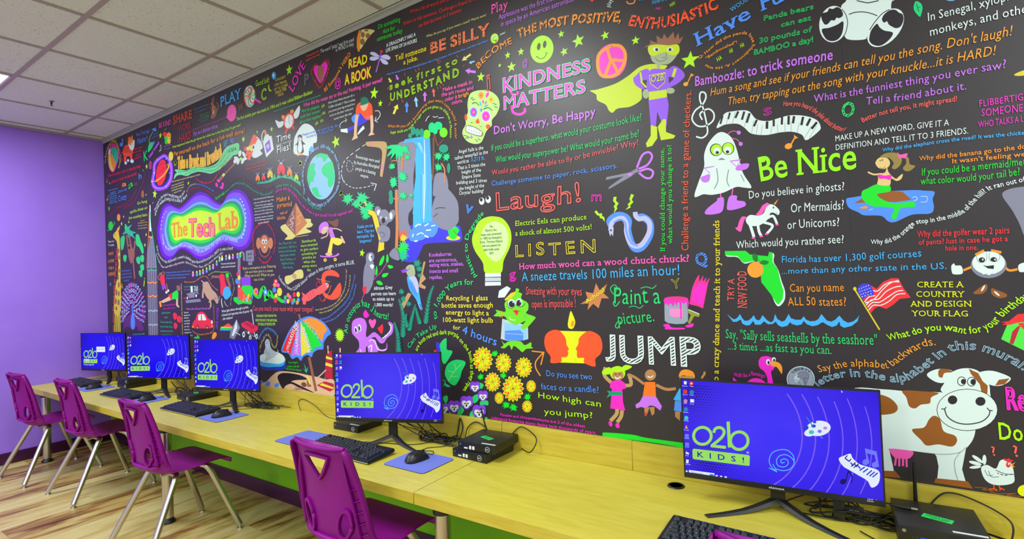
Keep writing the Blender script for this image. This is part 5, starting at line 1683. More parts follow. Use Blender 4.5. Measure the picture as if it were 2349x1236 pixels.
E|M|e|610,490,38,78,20
E|M|w|460,450,20,34
E|M|w|605,490,18,40
S|M|e|530,600 590,640 598,720 575,780 530,795 490,770 470,720 440,660 470,610
E|M|e|525,510,68,98
E|M|e|488,790,28,24
l|M|K|4|480,700 480,680 520,690 530,720 510,740
l|M|e|30|500,630 440,645
E|M|w|489,512,12,16
E|M|w|550,518,12,16
E|M|K|492,514,6,8
E|M|K|548,520,6,8
E|M|N|518,545,22,34
l|M|K|4|475,560 500,585 540,590 560,560
P|M|Y|465,800 530,810 520,890 450,920
T|M|k|b|40|Koalas are not|212,640 398,620
T+|M|k|b|40|bears. They are|208,698 408,680
T+|M|k|b|40|marsupials, like|205,755 410,738
T+|M|k|b|40|kangaroos!|238,808 382,795
N|parrot_drawing|grey parrot with a red tail and green leaves
l|N|p|5|690,10 620,120 520,230 440,340 390,440 370,500
S|M|e|310,960 340,925 390,925 410,980 400,1060 415,1140 400,1236 380,1320 330,1400 285,1390 275,1236 290,1100 310,1040
P|N|r|390,310 440,305 430,395 400,395 388,350
E|M|w|365,980,24,44
E|M|K|400,990,14,44
E|M|e|390,975,18,44
E|M|K|372,970,7,10
P|M|w|355,1070 385,1060 410,1075 390,1120 365,1100
S|M|G|520,955 525,1000 500,1060 465,1075 480,1010
S|M|G|562,940 578,990 570,1040 550,1030 550,980
S|M|G|565,1075 600,1072 635,1095 590,1112
S|M|G|510,1175 575,1165 550,1205 505,1215
S|M|G|432,1080 448,1130 440,1185 420,1180
S|N|G|560,245 600,235 640,275 610,290 575,275
T|N|w|b|42|African Grey|532,350 762,335
T+|N|w|b|42|parrots can learn|497,415 805,410
T+|N|w|b|42|to mimic up to|517,480 782,478
T+|N|w|b|42|1,000 words!|535,550 768,552
T|N|g|b|52|An octopus has 3 hearts!|210,885 220,760 280,630 350,560 450,560 520,640 600,690 715,715
N|octopus_drawing|purple octopus with three hearts
S|N|v|255,800 270,730 340,692 410,710 440,790 430,880 440,930 520,870 570,890 620,940 640,960 700,880 740,820 735,770 700,760 720,740 765,780 755,880 690,940 650,1000 600,1000 540,930 480,960 470,1000 430,1060 420,1120 310,1120 345,1060 340,980 300,930 260,880
S|N|v|450,960 540,960 570,1030 620,1090 680,1060 680,1000 695,1040 680,1090 640,1105 580,1100 560,1120 470,1120 450,1060
l|N|w|10|470,980 510,960 550,1010 570,1070 620,1090 680,1080
l|N|w|14|630,950 700,890 735,840 735,790 715,770
E|N|v|668,905,5,6
E|N|v|700,880,5,6
E|N|v|725,845,5,6
E|N|w|308,840,20,44,-10
E|N|w|352,815,20,44,-10
E|N|N|306,845,11,30,-10
E|N|N|348,820,11,30,-10
l|N|w|10|365,1080 370,1120
l|N|w|14|460,1060 500,1030 495,1110
S|N|m|398,640 425,595 445,620 470,665 430,695 405,675
S|N|p|465,740 485,705 508,725 540,705 555,745 512,822
S|N|r|575,820 600,800 635,770 645,830 628,888 600,865
Q|N|L|107,905,58,90
N|kookaburra_drawing|blue and white kookaburra on a branch
P|N|s3|1140,0 1165,0 1130,150 1170,210 1110,270 1170,310 1155,340 1080,310 1085,260 1120,100
P|N|s3|950,380 990,400 890,590 862,580 870,510
S|N|k|940,180 1020,190 1070,250 1080,330 1090,400 1115,540 1128,580 1100,590 1050,470 980,370 950,290
S|N|lv|1000,180 1030,175 1070,250 1080,350 1060,380 1010,260 960,200
S|N|b|950,240 1000,270 1050,360 1060,430 1010,390 965,320
S|N|sg|920,80 960,40 1015,45 1035,110 1030,170 960,180 930,140
P|N|V|860,110 920,85 955,110 900,130 880,140
P|N|p|885,138 950,110 920,130
E|N|K|965,88,6,6
L|N|B|8|1090,520 1115,585
L|N|w|4|1070,500 1100,580
Y|N|gt|1060,20,60,1
Y|N|gt|1090,90,50,1
Y|N|gt|870,370,44,1
Y|N|gt|890,460,44,1
Y|N|gt|960,520,40,1
Y|N|gt|1090,170,34,1
N|fern_drawing|dark green fern fronds
K|N|gt|1265,290 1210,450 1170,740,40
K|N|gt|835,450 890,650 890,910,46
K|N|gt|1045,520 1000,700 970,840,40
K|N|gt|1050,560 1070,650 1105,760,36
K|N|gt|785,740 830,900 845,1120,48
K|N|gt|940,640 930,700 950,800,36
T|N|v|b|46|Kookaburras|1210,-60 1490,-75
T+|N|v|b|46|are carnivorous,|1210,10 1560,-5
T+|N|v|b|46|eating mice, snakes,|1215,65 1640,45
T+|N|v|b|46|insects and small|1215,140 1570,130
T+|N|v|b|46|reptiles.|1215,215 1380,212
T|0|g|b|9.5|Can Take Up|940,800 960,775 1004,751
T+|0|g|b|9.5|to 1,000 Years for|1005,731 1003,708 1018,682 1045,656 1087,653
T+|S|g|b|44|plastic to Degrade|250,1120 200,1000 160,860 165,720 230,590 330,460
T|0|L|b|8.5|are both red and dark purple on the bush as they ripen.|958,806 970,786 996,771 1023,766 1043,770 1063,792 1077,815 1080,850 1077,870 1062,895
T|U|y|b|62|Recycling 1 glass|250,275 790,272
T+|U|y|b|62|bottle saves enough|192,368 858,365
T+|U|y|b|62|energy to light a|245,455 802,468
T+|U|y|b|62|100-watt light bulb|198,552 858,562
T+|U|y|b|54|for|342,650 435,650
T|U|b|b|100|4 hours|455,695 900,860
N|eyes_drawing|pair of white cartoon eyes
E|S|w|300,327,28,38
E|S|w|368,308,28,38
E|S|N|295,312,15,20
E|S|N|362,292,15,20
T|S|b|bH|120|v|125,440 195,465
N|light_bulb_drawing|lime light bulb with text inside
S|S|L|220,640 270,540 350,495 430,487 520,510 590,600 612,710 590,820 530,950 500,1080 340,1080 310,970 230,850 198,740
S|S|lw|290,680 350,570 450,540 540,590 580,700 560,820 500,930 440,960 360,900 300,800
P|S|w|335,1082 500,1080 502,1118 335,1122
P|S|w2|335,1128 500,1126 502,1165 335,1168
P|S|w|335,1175 500,1173 502,1210 335,1215
T|S|N|n|24|The|382,605 418,602
T+|S|N|n|24|Electric Arc|340,645 462,638
T+|S|N|n|24|lamp was invented|293,692 508,675
T+|S|N|n|24|in 1802 by Humphry|288,730 512,715
T+|S|N|n|24|Davy. Thomas Edison|283,768 522,755
T+|S|N|n|24|did not patent his|305,808 502,795
T+|S|N|n|24|light bulb until|318,848 485,838
T+|S|N|n|24|1879.|378,885 430,882
N|berry_leaves_drawing|green leaves with red and blue berries
S|V|B|10,80 40,85 70,150 60,210 30,200 5,140
E|V|r|-5,200,20,30
S|V|g|60,180 50,110 90,50 130,32 135,110 140,170 205,190 170,270 110,348 75,300 70,220
S|V|g|115,440 140,360 200,310 280,295 368,328 320,440 300,520 240,608 170,580 120,500
l|V|lg|5|150,560 220,450 310,350
L|V|lg|4|220,450 150,430
L|V|lg|4|250,410 230,340
L|V|lg|4|190,500 270,500
l|V|t|8|85,545 120,560 100,620
S|V|t|105,575 130,590 185,625 130,625
N|chrysanthemum_drawing|bed of yellow and orange chrysanthemums
M|V|580,290,125,158 835,335,100,125 1085,388,105,128 703,568,100,122 955,650,135,165 1178,620,62,78 785,765,58,75 1130,868,65,78
Y|V|G|730,220,52,1
Y|V|G|560,505,48,1
Y|V|G|835,490,48,1
Y|V|G|875,850,58,1
Y|V|G|965,880,58,1
Y|V|G|1135,750,52,1
N|pansies_drawing|purple and white pansies with green leaves
S|V|g|540,580 590,600 570,650 540,640
S|V|g|455,750 520,720 525,790 480,830 450,810
S|V|g|545,850 560,800 640,800 645,855 600,850
S|V|g|300,860 350,920 290,990 265,960
S|V|g|420,960 460,920 480,1010 430,1005
S|V|g|90,760 140,735 150,790 120,830
S|V|g|570,1010 630,1000 632,1035 590,1038
S|V|g|165,920 200,960 240,970 180,960
H|V|485,628,62 583,738,60 382,820,78 232,870,72 540,930,80 110,890,60
N|monster_drawing|green furry monster in glasses and beret
S|U|G2|960,790 1000,830 1060,800 1200,800 1260,850 1340,815 1345,870 1365,890 1280,900 1230,940 1180,900 1120,860 1090,910 1060,850 1000,890 950,880 985,850
P|U|w2|970,510 1300,600 1305,770 1240,790 1040,795 950,770
P|U|k2|985,560 1280,600 1290,780 1010,780
P|U|b|1005,665 1200,655 1240,700 1240,790 1040,790 1000,770
S|U|G2|1130,180 1150,120 1190,135 1180,165 1225,190 1215,250 1300,310 1305,390 1280,440 1390,485 1385,520 1270,640 1210,620 1270,540 1200,570 1130,590 1050,540 1000,480 930,480 860,475 900,430 890,395 1010,420 1000,310 1080,240
l|U|g|7|1280,450 1250,490 1290,500
l|U|w|9|1060,485 1080,520 1140,528
P|U|Y|1000,260 1080,180 1140,160 1140,190 1080,250 1010,280
P|U|w|1000,235 915,240 930,150 1030,90 1080,120
L|U|o|10|935,420 945,495
L|U|o|10|960,410 970,495
E|U|w|1090,315,52,54
E|U|w|1187,300,42,52
E|U|N|1092,322,38,42
E|U|N|1185,308,32,40
E|U|w|1110,298,8,9
E|U|w|1203,290,7,9
l|U|K|6|1040,300 1050,360 1100,375 1138,330
l|U|K|6|1150,320 1180,355 1235,350 1262,310
S|U|r|1118,405 1148,398 1180,415 1160,465 1135,440
l|U|K|4|1100,410 1200,410
L|U|w|4|970,600 1000,620
L|U|w|4|990,580 1020,600
L|U|w|4|1010,700 1240,715
T|W|r2|h|78|Sneezing with your eyes|120,332 690,340
T|W|r2|h|78|open is impossible !|180,462 632,462
N|sneeze_star_drawing|orange burst star
P|W|o2|668,430 745,380 722,305 800,320 828,218 865,290 940,225 905,320 962,372 885,370 855,472 800,425 742,490 755,420
T|W|Y2|b|42|Achoo!|738,425 925,295
N|candle_faces_drawing|two red profiles around a yellow candle
S|W|Y2|570,502 595,540 618,610 600,670 575,680 548,665 545,610
E|W|o|590,628,16,34,10
P|W|Y2|450,700 735,706 740,1030 440,1020
S|W|O|305,820 320,740 380,695 450,695 500,740 525,790 530,840 555,885 542,900 548,930 530,965 480,970 475,1015 372,1025 368,960 325,900
S|W|O|735,707 800,710 870,760 893,850 875,930 822,985 818,1062 710,1025 705,975 640,970 635,900 622,885 650,830 660,770
N|yellow_arrow_drawing|hand drawn yellow arrow
l|W|o|12|265,1155 220,1080 220,1010 290,925
L|W|o|12|178,905 300,918 270,1045
T|W|b|h|58|Do you see two|325,1155 795,1195
T|g|b|h|42|faces or a candle?|-170,215 225,240
T|g|L|h|40|How high can|-195,272 240,335
T+|g|L|h|40|you jump?|-150,385 185,412
T|V|m|hb|34|Pansies and chrysanthemums are 2 of the oldest|800,985 1120,1022 1844,1130
T+|V|m|hb|34|cultivated flowering plants dating back thousands of years.|692,1020 1200,1095 1985,1210
T|X|g|h|160|Paint a|165,420 400,425 650,415
T|X|g|h|115|picture.|215,640 590,600
N|script_flourish_drawing|green curls of the script lettering
l|X|g|8|150,310 135,270 170,235 200,260 180,330 150,310
l|X|g|10|230,400 190,450 165,420 190,380
l|X|g|8|440,270 500,255 560,270 600,238
l|X|g|9|215,600 185,650 210,670 240,600
l|X|g|7|320,460 380,450 430,470 470,440
N|paint_can_drawing|paint can with magenta paint and a brush
S|X|m|670,640 720,630 760,665 880,670 870,685 700,685 690,665
S|X|m|895,650 930,635 975,625 965,660 910,665
P|X|lb2|680,380 920,380 920,600 880,628 800,632 720,622 685,600
E|X|pm|800,375,120,24
S|X|m|682,380 690,440 705,420 720,450 740,420 760,440 770,455 790,415 800,450 815,420 835,425 840,560 850,580 860,540 855,420 880,430 900,410 915,480 920,385 800,400
P|X|lp|735,475 870,475 865,560 790,562 735,545
l|X|m|14|848,430 850,565
S|X|pm|940,400 960,280 1000,180 1035,135 1035,200 1075,140 1070,200 1105,160 1100,210 1138,165 1120,240 1080,440 1070,470 1020,450 940,430
P|X|m|955,400 975,280 1040,220 1110,230 1070,440
P|X|N|945,435 1050,480 1040,530 925,480
P|X|Y3|920,480 1042,535 1030,560 985,550 940,630 918,620 950,540 915,510
L|X|w|8|925,485 1035,530
T|X|Y3|o|95|Y|765,275 850,262
T|X|w|bH|265|JUMP|120,1005 480,1030 1055,1060
N|jumping_kids_drawing|three children jumping and holding hands
l|g|s3|24|265,65 258,120 310,175
l|g|s3|24|400,190 440,180 425,110
S|g|L|245,90 290,65 310,90 300,110 250,115
S|g|L|365,80 400,50 445,60 420,80 375,95
E|g|L|348,105,52,48
E|g|s4|350,120,38,36
E|g|L|345,80,44,20
P|g|m|300,165 325,155 375,155 400,175 405,210 380,215 385,300 400,360 298,345 310,215 295,200
P|g|gt|275,225 380,235 380,260 310,255 270,275 290,245
E|g|K|336,112,4,5
E|g|K|362,110,4,5
l|g|w|8|328,130 345,142 370,130
l|g|s3|26|345,350 340,385 300,430
l|g|s3|26|378,358 372,400 345,440
E|g|m|300,450,12,20,-20
E|g|m|348,462,14,18,-20
l|g|s4|18|415,115 460,130 530,180
l|g|s4|20|610,185 680,215 745,210
E|g|s4|572,118,38,38
E|g|s4|572,92,14,10
l|g|w|7|552,125 572,135 592,122
P|g|O2|535,165 605,165 610,265 520,262
P|g|v|520,262 610,265 650,330 640,360 600,330 570,325 540,345 510,335 475,345 470,320 500,300
P|g|s4|530,340 600,335 600,380 582,395 565,340 550,385 532,375
E|g|r|540,385,8,14
S|g|o|765,130 780,90 820,80 865,100 870,140 800,120
P|g|s4|768,125 870,125 850,150 775,160
P|g|k|770,210 800,200 800,300 728,285
P|g|b|740,290 790,300 790,370 732,360
P|g|s4|740,365 775,368 772,430 740,400
l|g|s4|16|920,140 940,110 938,95
N|grass_strip_drawing|bright green strip of grass
S|g|G|245,520 270,510 450,525 540,545 790,580 900,600 880,650 780,612 600,580 400,555 270,545
T|c|Y|bs|55|do a crazy dance and teach it to your friends|72,1720 85,740 78,250
T|Z|w|n|90|In Senegal, xylophones,|1270,238 1900,80 2500,-90
T|Z|w|n|90|monkeys, and other|1295,400 1900,245 2420,130
T|0|o3|i|17.5|Hum a song and see if your friends can tell you the song. Don't laugh!|1629,221 1865,175 1975,152.5 2061,135.6 2106,125 2184,109.5 2258,95 2321,82
T|0|o3|i|17.5|Then, try tapping out the song with your knuckle...it is HARD!|1669,242 1822,215 1899,200 1948,190 2053,170 2152,152.5 2210,141 2283,127
T|Z|v|h|80|What is the funniest thing you ever saw?|35,1120 800,985 1500,855 2130,745
T|Z|v|h|80|Tell a friend about it.|600,1150 1200,1065 1700,975
T|a|c|b|40|Have you heard the joke about butter?|822,232 950,232 1060,275 1150,345 1230,410 1330,450
T+|b|c|b|40|Better not tell you, it might spread!|285,225 420,170 700,105 1075,45
T|a|m|oH|90|s|655,315 738,300
T|b|g|bH|120|O|108,182 222,168
T|b|w|n|46|MAKE UP A NEW WORD, GIVE IT A|58,382 550,300 1005,248
T+|b|w|n|46|DEFINITION AND TELL IT TO 3 FRIENDS.|60,455 600,385 1168,315
T|b|k|b|30|Why did the elephant cross the road? It was the chicken's day off!|452,468 1050,380 1632,325 1900,300
T|b|o|b|38|Why did the banana go to the doctor?|758,542 1250,490 1640,440 1800,420
T+|b|o|b|38|It wasn't feeling well.|1028,565 1632,505 1700,498
T|b|G|h|58|If you could be a mermaid/merman,|775,665 1300,615 1800,560
T|b|G|h|58|what color would your tail be?|770,740 1200,710 1598,662
T|b|w|b|38|Why did the orange stop in the middle of the hill? It ran out of juice.|355,1235 500,1225 620,1165 720,1075 850,1055 1020,1020 1140,970 1260,850 1360,780 1500,745 1632,715 1800,690
T|Z|m|h|70|FLIBBERTIGIBBET:|1830,1170 2350,1090 2600,1050
T+|b|m|h|60|SOMEONE|1272,175 1622,130
T+|b|m|h|52|WHO TALKS A LOT|1250,268 1700,208
N|yellow_tip_drawing|tip of a yellow shape at the edge
S|Z|Y|2215,820 2250,795 2330,770 2330,820 2260,830
T|c|w|h|66|Do you believe in ghosts?|338,60 800,15 1190,-15
T|c|w|h|76|Or Mermaids?|710,182 1185,155
T|c|w|h|76|or Unicorns?|680,328 1145,302
T|c|w|h|66|Which would you rather see?|232,502 700,475 1185,452
T|c|k|h|58|Florida has over 1,300 golf courses|628,628 1200,610 1870,575
T|c|k|h|50|...more than any other state in the US.|630,728 1300,705 2095,682
T|c|o|h|70|Can you name|702,885 1185,880
T|c|o|h|74|ALL 50 states?|688,1005 1205,1008
T|c|c|n|60|TRY A|210,965 215,770
T|c|c|hs|80|NEW FOOD|325,1030 318,700
T|a|LL|bs|200|Be Nice|625,860 900,810 1440,750
N|treble_clef_drawing|white brush stroke treble clef
l|a|w|13|150,345 130,300 160,270 205,255 245,290 240,350 180,395 110,395 65,340 90,270 150,220 180,160 170,120 135,120 130,180 160,260 190,400 190,460 150,495 98,485
N|keyboard_drawing|wavy white piano keyboard
S|a|w|268,412 330,300 400,275 530,270 600,340 700,355 790,330 880,308 1000,312 1100,345 1135,400 1120,440 1018,515 980,470 900,445 800,450 680,472 560,460 500,410 440,378 340,385
k|a|K|320,310,300,380,16 380,285,365,340,16 450,275,425,330,18 500,275,480,345,18 545,290,520,370,18 605,345,580,400,18 690,358,688,420,22 745,345,745,400,18 815,320,812,385,18 870,312,868,385,20 915,315,905,375,20 990,320,975,390,20 1050,335,1020,395,20 1105,365,1060,420,20
k|a|e|350,385,372,290,3 400,380,425,280,3 500,405,530,290,3 560,455,580,350,3 600,465,612,380,3 640,470,650,390,3 720,468,728,400,3 780,452,775,385,3 840,450,838,370,3 890,446,888,360,3 940,455,958,370,3 1000,500,1060,400,3 1040,500,1100,400,3
N|orange_note_drawing|two orange music notes
E|Y|o3|75,1085,32,26,-15
L|Y|o3|12|98,1070 145,965
P|Y|o3|135,945 182,965 150,990
E|a|o3|868,565,32,24,-15
L|a|o3|12|890,550 925,485
P|a|o3|912,470 950,495 920,505
N|ghost_drawing|white ghost with lime glasses and pink boots
L|a|p|9|300,940 305,1000
L|a|p|9|405,910 395,985
S|a|v|175,1130 190,1085 270,1020 275,1000 328,995 320,1100 260,1130
S|a|v|355,1080 375,985 438,978 440,1015 500,1025 510,1060 450,1085 380,1098
S|a|w|230,500 280,455 330,450 390,490 430,570 460,680 490,790 560,905 500,910 430,905 330,950 230,970 160,965 85,985 120,860 165,740 165,640 190,560
l|a|p|6|360,465 400,440 450,445
l|a|p|6|400,500 440,510 465,540
E|a|v|454,452,17,17
E|a|v|470,546,17,17
E|a|K|265,595,52,52
E|a|K|365,585,52,52
E|a|L|268,595,46,46
E|a|L|365,585,45,48
E|a|w|272,605,28,28
E|a|w|362,598,30,30
E|a|N|275,618,14,13
E|a|N|360,612,14,13
P|a|e|280,680 310,660 345,678
l|a|e|6|270,750 280,850 250,920
l|a|e|6|370,760 355,850 375,900
l|a|e|5|470,800 500,860
L|a|v|6|250,732 165,748 215,790
L|a|v|6|380,690 470,678 440,735
L|a|v|5|385,690 440,740
S|a|v|135,830 170,810 212,800 205,855 160,865
S|a|v|428,750 470,715 540,712 520,755 450,768
N|unicorn_drawing|white unicorn with a pink mane and gold horn
S|c|p|320,225 280,220 255,260 240,310 220,320 245,345 270,350 285,300 300,250
S|c|w|315,240 350,205 420,210 470,190 500,130 540,110 580,130 612,170 600,205 560,185 530,190 515,230 480,270 420,300 350,300 320,275
l|c|w|22|500,235 555,215 590,285
l|c|w|22|470,270 550,300 500,370
l|c|w|26|350,290 370,350 385,400
l|c|w|24|420,290 430,350 450,390
P|c|p|500,95 530,110 500,130 470,180 440,210 400,205 430,170 460,120
P|c|o|560,105 603,62 575,115
E|c|p|380,408,16,9
E|c|p|450,394,16,9
E|c|p|498,374,16,9
E|c|p|590,290,14,9
E|c|K|558,140,6,8
E|c|K|585,190,4,3
N|florida_drawing|green state outline with an orange and leaves
S|c|w|150,535 320,535 350,565 500,575 530,600 545,540 565,560 560,620 600,690 630,790 660,880 655,960 610,1012 575,990 530,890 460,800 455,700 400,620 300,635 240,580 145,572
P|c|G|128,525 310,522 350,555 510,570 520,530 552,540 550,620 595,680 620,790 648,880 640,950 600,1000 580,980 530,900 450,800 445,720 470,700 440,620 380,615 290,628 240,570 130,562
E|c|o3|398,690,72,70
S|c|gd|370,570 385,545 420,575 415,620 385,610
S|c|gd|435,625 470,605 518,620 490,645 450,640
L|c|br|6|425,630 440,600
N|mermaid_drawing|mermaid with a green tail on a rock in blue water
S|b|b|150,860 210,845 290,830 420,800 600,790 720,785 800,790 885,800 870,860 880,930 850,980 700,990 560,1050 500,1045 440,1000 300,995 250,970 170,930
P|b|br2|218,895 280,855 400,820 520,790 620,800 695,865 560,885 400,880 300,890
S|b|G|390,740 440,735 510,745 520,790 480,805 410,815 430,850 520,890 620,890 700,880 725,900 715,925 620,930 590,960 560,1030 525,1005 550,940 450,925 370,920 290,870 280,800 330,770
S|b|d2|415,700 420,650 470,640 490,600 505,640 560,690 590,670 620,650 610,690 570,710 525,690 510,745 415,740
l|b|d2|14|440,650 380,655 330,635
E|b|d2|455,560,60,50
E|b|d2|412,560,20,18
S|b|br3|430,510 480,478 560,475 610,510 605,570 560,610 530,600 545,560 510,520 470,515
S|b|br3|640,500 670,520 680,570 725,585 680,625 640,625 622,600 650,560
S|b|p|575,470 600,490 660,480 640,520 610,515 590,520
S|b|m|420,655 470,665 525,660 515,700 470,690 425,690
E|b|K|450,535,5,7
E|b|K|432,540,4,6
l|b|K|3|430,600 455,605 475,590
l|b|w|4|700,850 730,840 740,865 710,875
l|b|w|4|770,840 820,840 820,880 770,885
l|b|w|4|340,955 370,940
P|b|o|252,935 300,920 328,920 325,940 295,942
N|grey_blob_drawing|pale grey shape at the edge
S|b|e|1450,830 1500,780 1640,755 1760,755 1760,1200 1650,1190 1590,1060 1530,950
T|b|r|b|52|Why did the golfer wear 2 pairs|742,1178 1510,1145
T+|d|r|b|48|of pants? Just in case he got a|605,130 1448,95
T+|d|r|b|48|hole in one.|855,185 1168,178
N|golf_ball_drawing|golf ball character with gloved hands
l|d|o|22|1030,370 1090,345 1120,330
l|d|o|22|1405,320 1460,370 1540,360
E|d|e|1268,320,170,124
E|d|w|1268,300,155,108
P|d|o|1135,215 1220,172 1230,195 1150,235
P|d|o|1290,170 1390,190 1385,215 1290,192
l|d|K|3|1150,230 1170,290 1230,290 1250,250 1245,205
l|d|K|3|1275,205 1275,270 1330,290 1370,260 1370,215
E|d|K|1203,272,30,24
E|d|K|1315,268,30,22
E|d|w|1212,268,8,9
E|d|w|1328,268,8,9
P|d|K|1212,320 1250,330 1318,322 1315,358 1260,352
S|d|w|920,385 915,330 940,305 955,325 1010,330 1020,400 940,408
S|d|w|1550,320 1620,300 1640,370 1560,385
E|d|w|1220,395,18,14
E|d|w|1270,402,18,14
E|d|w|1320,390,18,14
N|flag_drawing|waving striped flag with stars on a yellow pole
L|d|Y|14|0,545 238,932
E|d|Y|4,545,16,18
P|d|r|30,560 100,500 160,515 210,545 270,480 350,445 415,445 465,540 532,628 430,640 360,700 300,735 230,710 190,730 155,775
l|d|w|9|100,680 190,640 260,560 340,490 420,465
l|d|w|9|170,560 220,565 280,510 350,480 425,480
l|d|w|9|110,700 160,650 230,640 300,570 380,530 440,520
l|d|w|9|125,720 170,675 240,670 320,620 400,570 460,560
l|d|w|9|135,745 180,700 250,700 330,660 400,600 480,590
l|d|w|9|95,670 140,620 200,610 
S|d|B|28,560 60,505 110,495 150,510 185,600 120,615 75,640
T|d|w|b|16|* * * * *|45,560 145,520
T+|d|w|b|16|* * * * *|50,585 155,548
T+|d|w|b|16|* * * * *|60,610 165,575
T+|d|w|b|16|* * * *|70,632 170,600
T|d|Y2|s|52|CREATE A|588,530 1028,530
T+|d|Y2|s|52|COUNTRY|580,620 1035,622
T+|d|Y2|s|52|AND DESIGN|532,712 1108,712
T+|d|Y2|s|52|YOUR FLAG|545,802 1078,805
N|golf_shoes_drawing|pair of brown golf shoes
S|d|br2|1125,580 1190,530 1245,500 1255,545 1210,590 1140,595
S|d|br2|1295,540 1340,555 1430,590 1435,620 1370,632 1300,600
E|d|w|1215,540,9,34,30
E|d|w|1345,590,9,34,-50
N|wave_drawing|bright blue water wave line
P|e|k|160,115 230,175 260,185 300,160 330,115 360,170 395,205 440,200 480,170 510,130 540,185 575,200 600,180 625,130 690,200 740,225 770,200 792,115 820,180 880,215 920,200 950,150 970,115 1000,170 1060,190 1130,190 1168,145 1200,190 1250,210 1320,205 1360,180 1400,115 1470,200 1530,215 1580,190 1635,135 1690,200 1750,230 1820,210 1870,170 1895,130 1875,210 1800,270 1700,295 1650,270 1635,210 1600,265 1540,285 1480,260 1415,220 1350,260 1280,275 1210,250 1168,205 1140,250 1080,265 1010,245 990,220 950,270 880,285 830,260 800,215 760,245 700,250 645,210 600,255 530,255 505,205 460,260 410,265 360,240 340,185 290,215 240,218
T|e|g|s|118|Say, "Sally sells seashells by the seashore"|142,430 1200,490 2140,520
T|e|g|s|100|...3 times ...as fast as you can.|170,578 800,608 1540,640
T|e|m|h|52|Walk like a flamingo|250,930 400,945 520,920 660,955
N|flamingo_drawing|pink flamingo head and neck
S|e|m|575,740 610,680 690,668 760,700 800,770 770,840 740,870 750,940 765,1020 765,1100 700,1100 690,960 650,870 590,820
E|e|w|700,745,26,40
E|e|w|775,712,26,30
E|e|K|705,752,14,24
E|e|K|778,722,14,20
S|e|o3|735,740 780,735 850,760 885,820 880,900 850,860 810,810 740,795
S|e|m|430,1005 500,960 590,965 660,1010 660,1060 430,1060
P|e|m|240,945 295,995 240,990
N|coin_drawing|silver coin with a profile
E|e|w2|1128,970,185,172
E|e|e|1128,972,172,160
E|e|lb2|1128,972,160,150
S|e|w2|1040,930 1090,895 1110,980 1070,1010 1040,985 1030,960
S|e|e|1085,900 1140,870 1220,890 1235,950 1190,1060 1150,980 1110,950
l|e|K|4|1090,905 1030,940 1045,980 1090,990 1130,1050
l|e|K|4|1090,895 1140,870 1220,890 1230,960 1170,960 1200,1050
E|e|K|1095,940,8,8
T|e|K|n|36|LIBERTY|1020,890 1130,845 1250,890
T|0|o3|h|17|Say the alphabet backwards.|1878.6,854 1914,847 1951,840 1994,841 2033,844 2052,836 2084,815 2117,796 2148,791
T|0|k3|oh|20|h letter in the alphabet in this mural.|1862,902 1884,884 1904,872 1937,864 1988,865 2035,873 2060,876 2085,871 2101,860 2130,841 2157,820 2187,804 2220,801 2250,804 2295,820 2318,831 2347,850
T|d|L|b|66|What do you want for your birthday?|322,1035 530,988 700,945 900,940 1050,968 1220,945 1340,880 1410,800 1600,665 1700,600
N|gift_box_drawing|green gift box with red ribbon
P|d|gg2|1385,1020 1445,880 1700,840 1700,1180 1590,1122
P|d|R|1490,950 1540,900 1570,890 1500,1070 1465,1060
P|d|r|1385,860 1460,850 1540,785 1640,775 1700,800 1700,860 1560,860 1470,885 1390,885 1430,870
P|d|r|1540,870 1700,860 1700,900 1600,930
N|cow_drawing|white cow with brown patches and pink udder
P|h|w|350,600 560,610 590,740 600,800 350,790
P|h|br2|400,765 605,772 645,820 420,800
S|h|p|565,612 720,635 710,680 670,690 640,685 600,680
l|h|p|14|610,680 603,735
l|h|p|14|633,680 632,740
l|h|p|14|658,680 658,738
l|h|p|14|680,670 684,745
P|h|w|860,640 1090,600 1060,760 1085,845 890,830 900,740 885,670
P|h|br2|880,820 1100,842 1135,892 870,852
S|h|w|300,218 520,215 700,230 900,235 1000,260 1140,420 1150,500 1120,580 1040,650 930,660 800,645 600,620 300,600 280,400
S|h|br2|655,225 780,228 900,240 850,270 840,310 780,320 740,345 700,330 680,270
S|h|br2|300,240 440,240 560,270 620,330 600,375 500,390 300,390
S|h|br2|718,490 800,475 835,420 870,395 910,420 935,500 1010,530 1025,570 990,605 900,590 820,598 780,560
S|h|w|935,240 940,170 990,100 1070,72 1160,85 1230,150 1250,230 1220,280
P|h|br2|1105,75 1170,105 1200,160 1235,190 1232,245 1195,245 1180,180 1120,110
S|h|w|820,115 880,80 960,78 1000,100 985,145 930,172 870,160
S|h|w|1175,105 1240,88 1310,100 1392,140 1340,185 1270,190 1210,160
S|h|br2|905,80 960,78 995,98 940,105 925,135 900,125
P|h|br2|1310,150 1385,140 1350,180 1285,190
E|h|K|1095,355,208,143
E|h|w|1095,355,204,139
E|h|N|1057,160,30,32
E|h|w|1057,160,25,27
E|h|N|1124,163,30,32
E|h|w|1124,163,25,27
E|h|N|1068,162,16,18
E|h|N|1135,165,18,20
E|h|N|995,287,32,30
E|h|N|1185,297,34,30
l|h|N|7|940,345 960,400 1020,440 1100,452 1190,435 1240,395 1250,355
l|h|N|6|918,348 940,348 952,335
l|h|N|6|1230,340 1245,358 1268,360
l|h|e|3|1050,640 1010,700 1015,780 1035,840
l|h|e|3|800,645 930,657 1040,645 1090,605
T|h|m|o|150|Remember|1360,350 1600,365 2000,385
T|f|L|b|120|Do the|832,760 1017,775 1250,790
N|chicken_drawing|white hen with orange feet and red comb
l|h|O|7|1275,860 1275,890 1240,895
l|h|O|7|1275,888 1300,905
l|h|O|7|1312,868 1318,885 1350,900
l|h|O|7|1318,885 1320,905
E|h|w|1165,690,44,12,35
E|h|w|1150,718,44,12,15
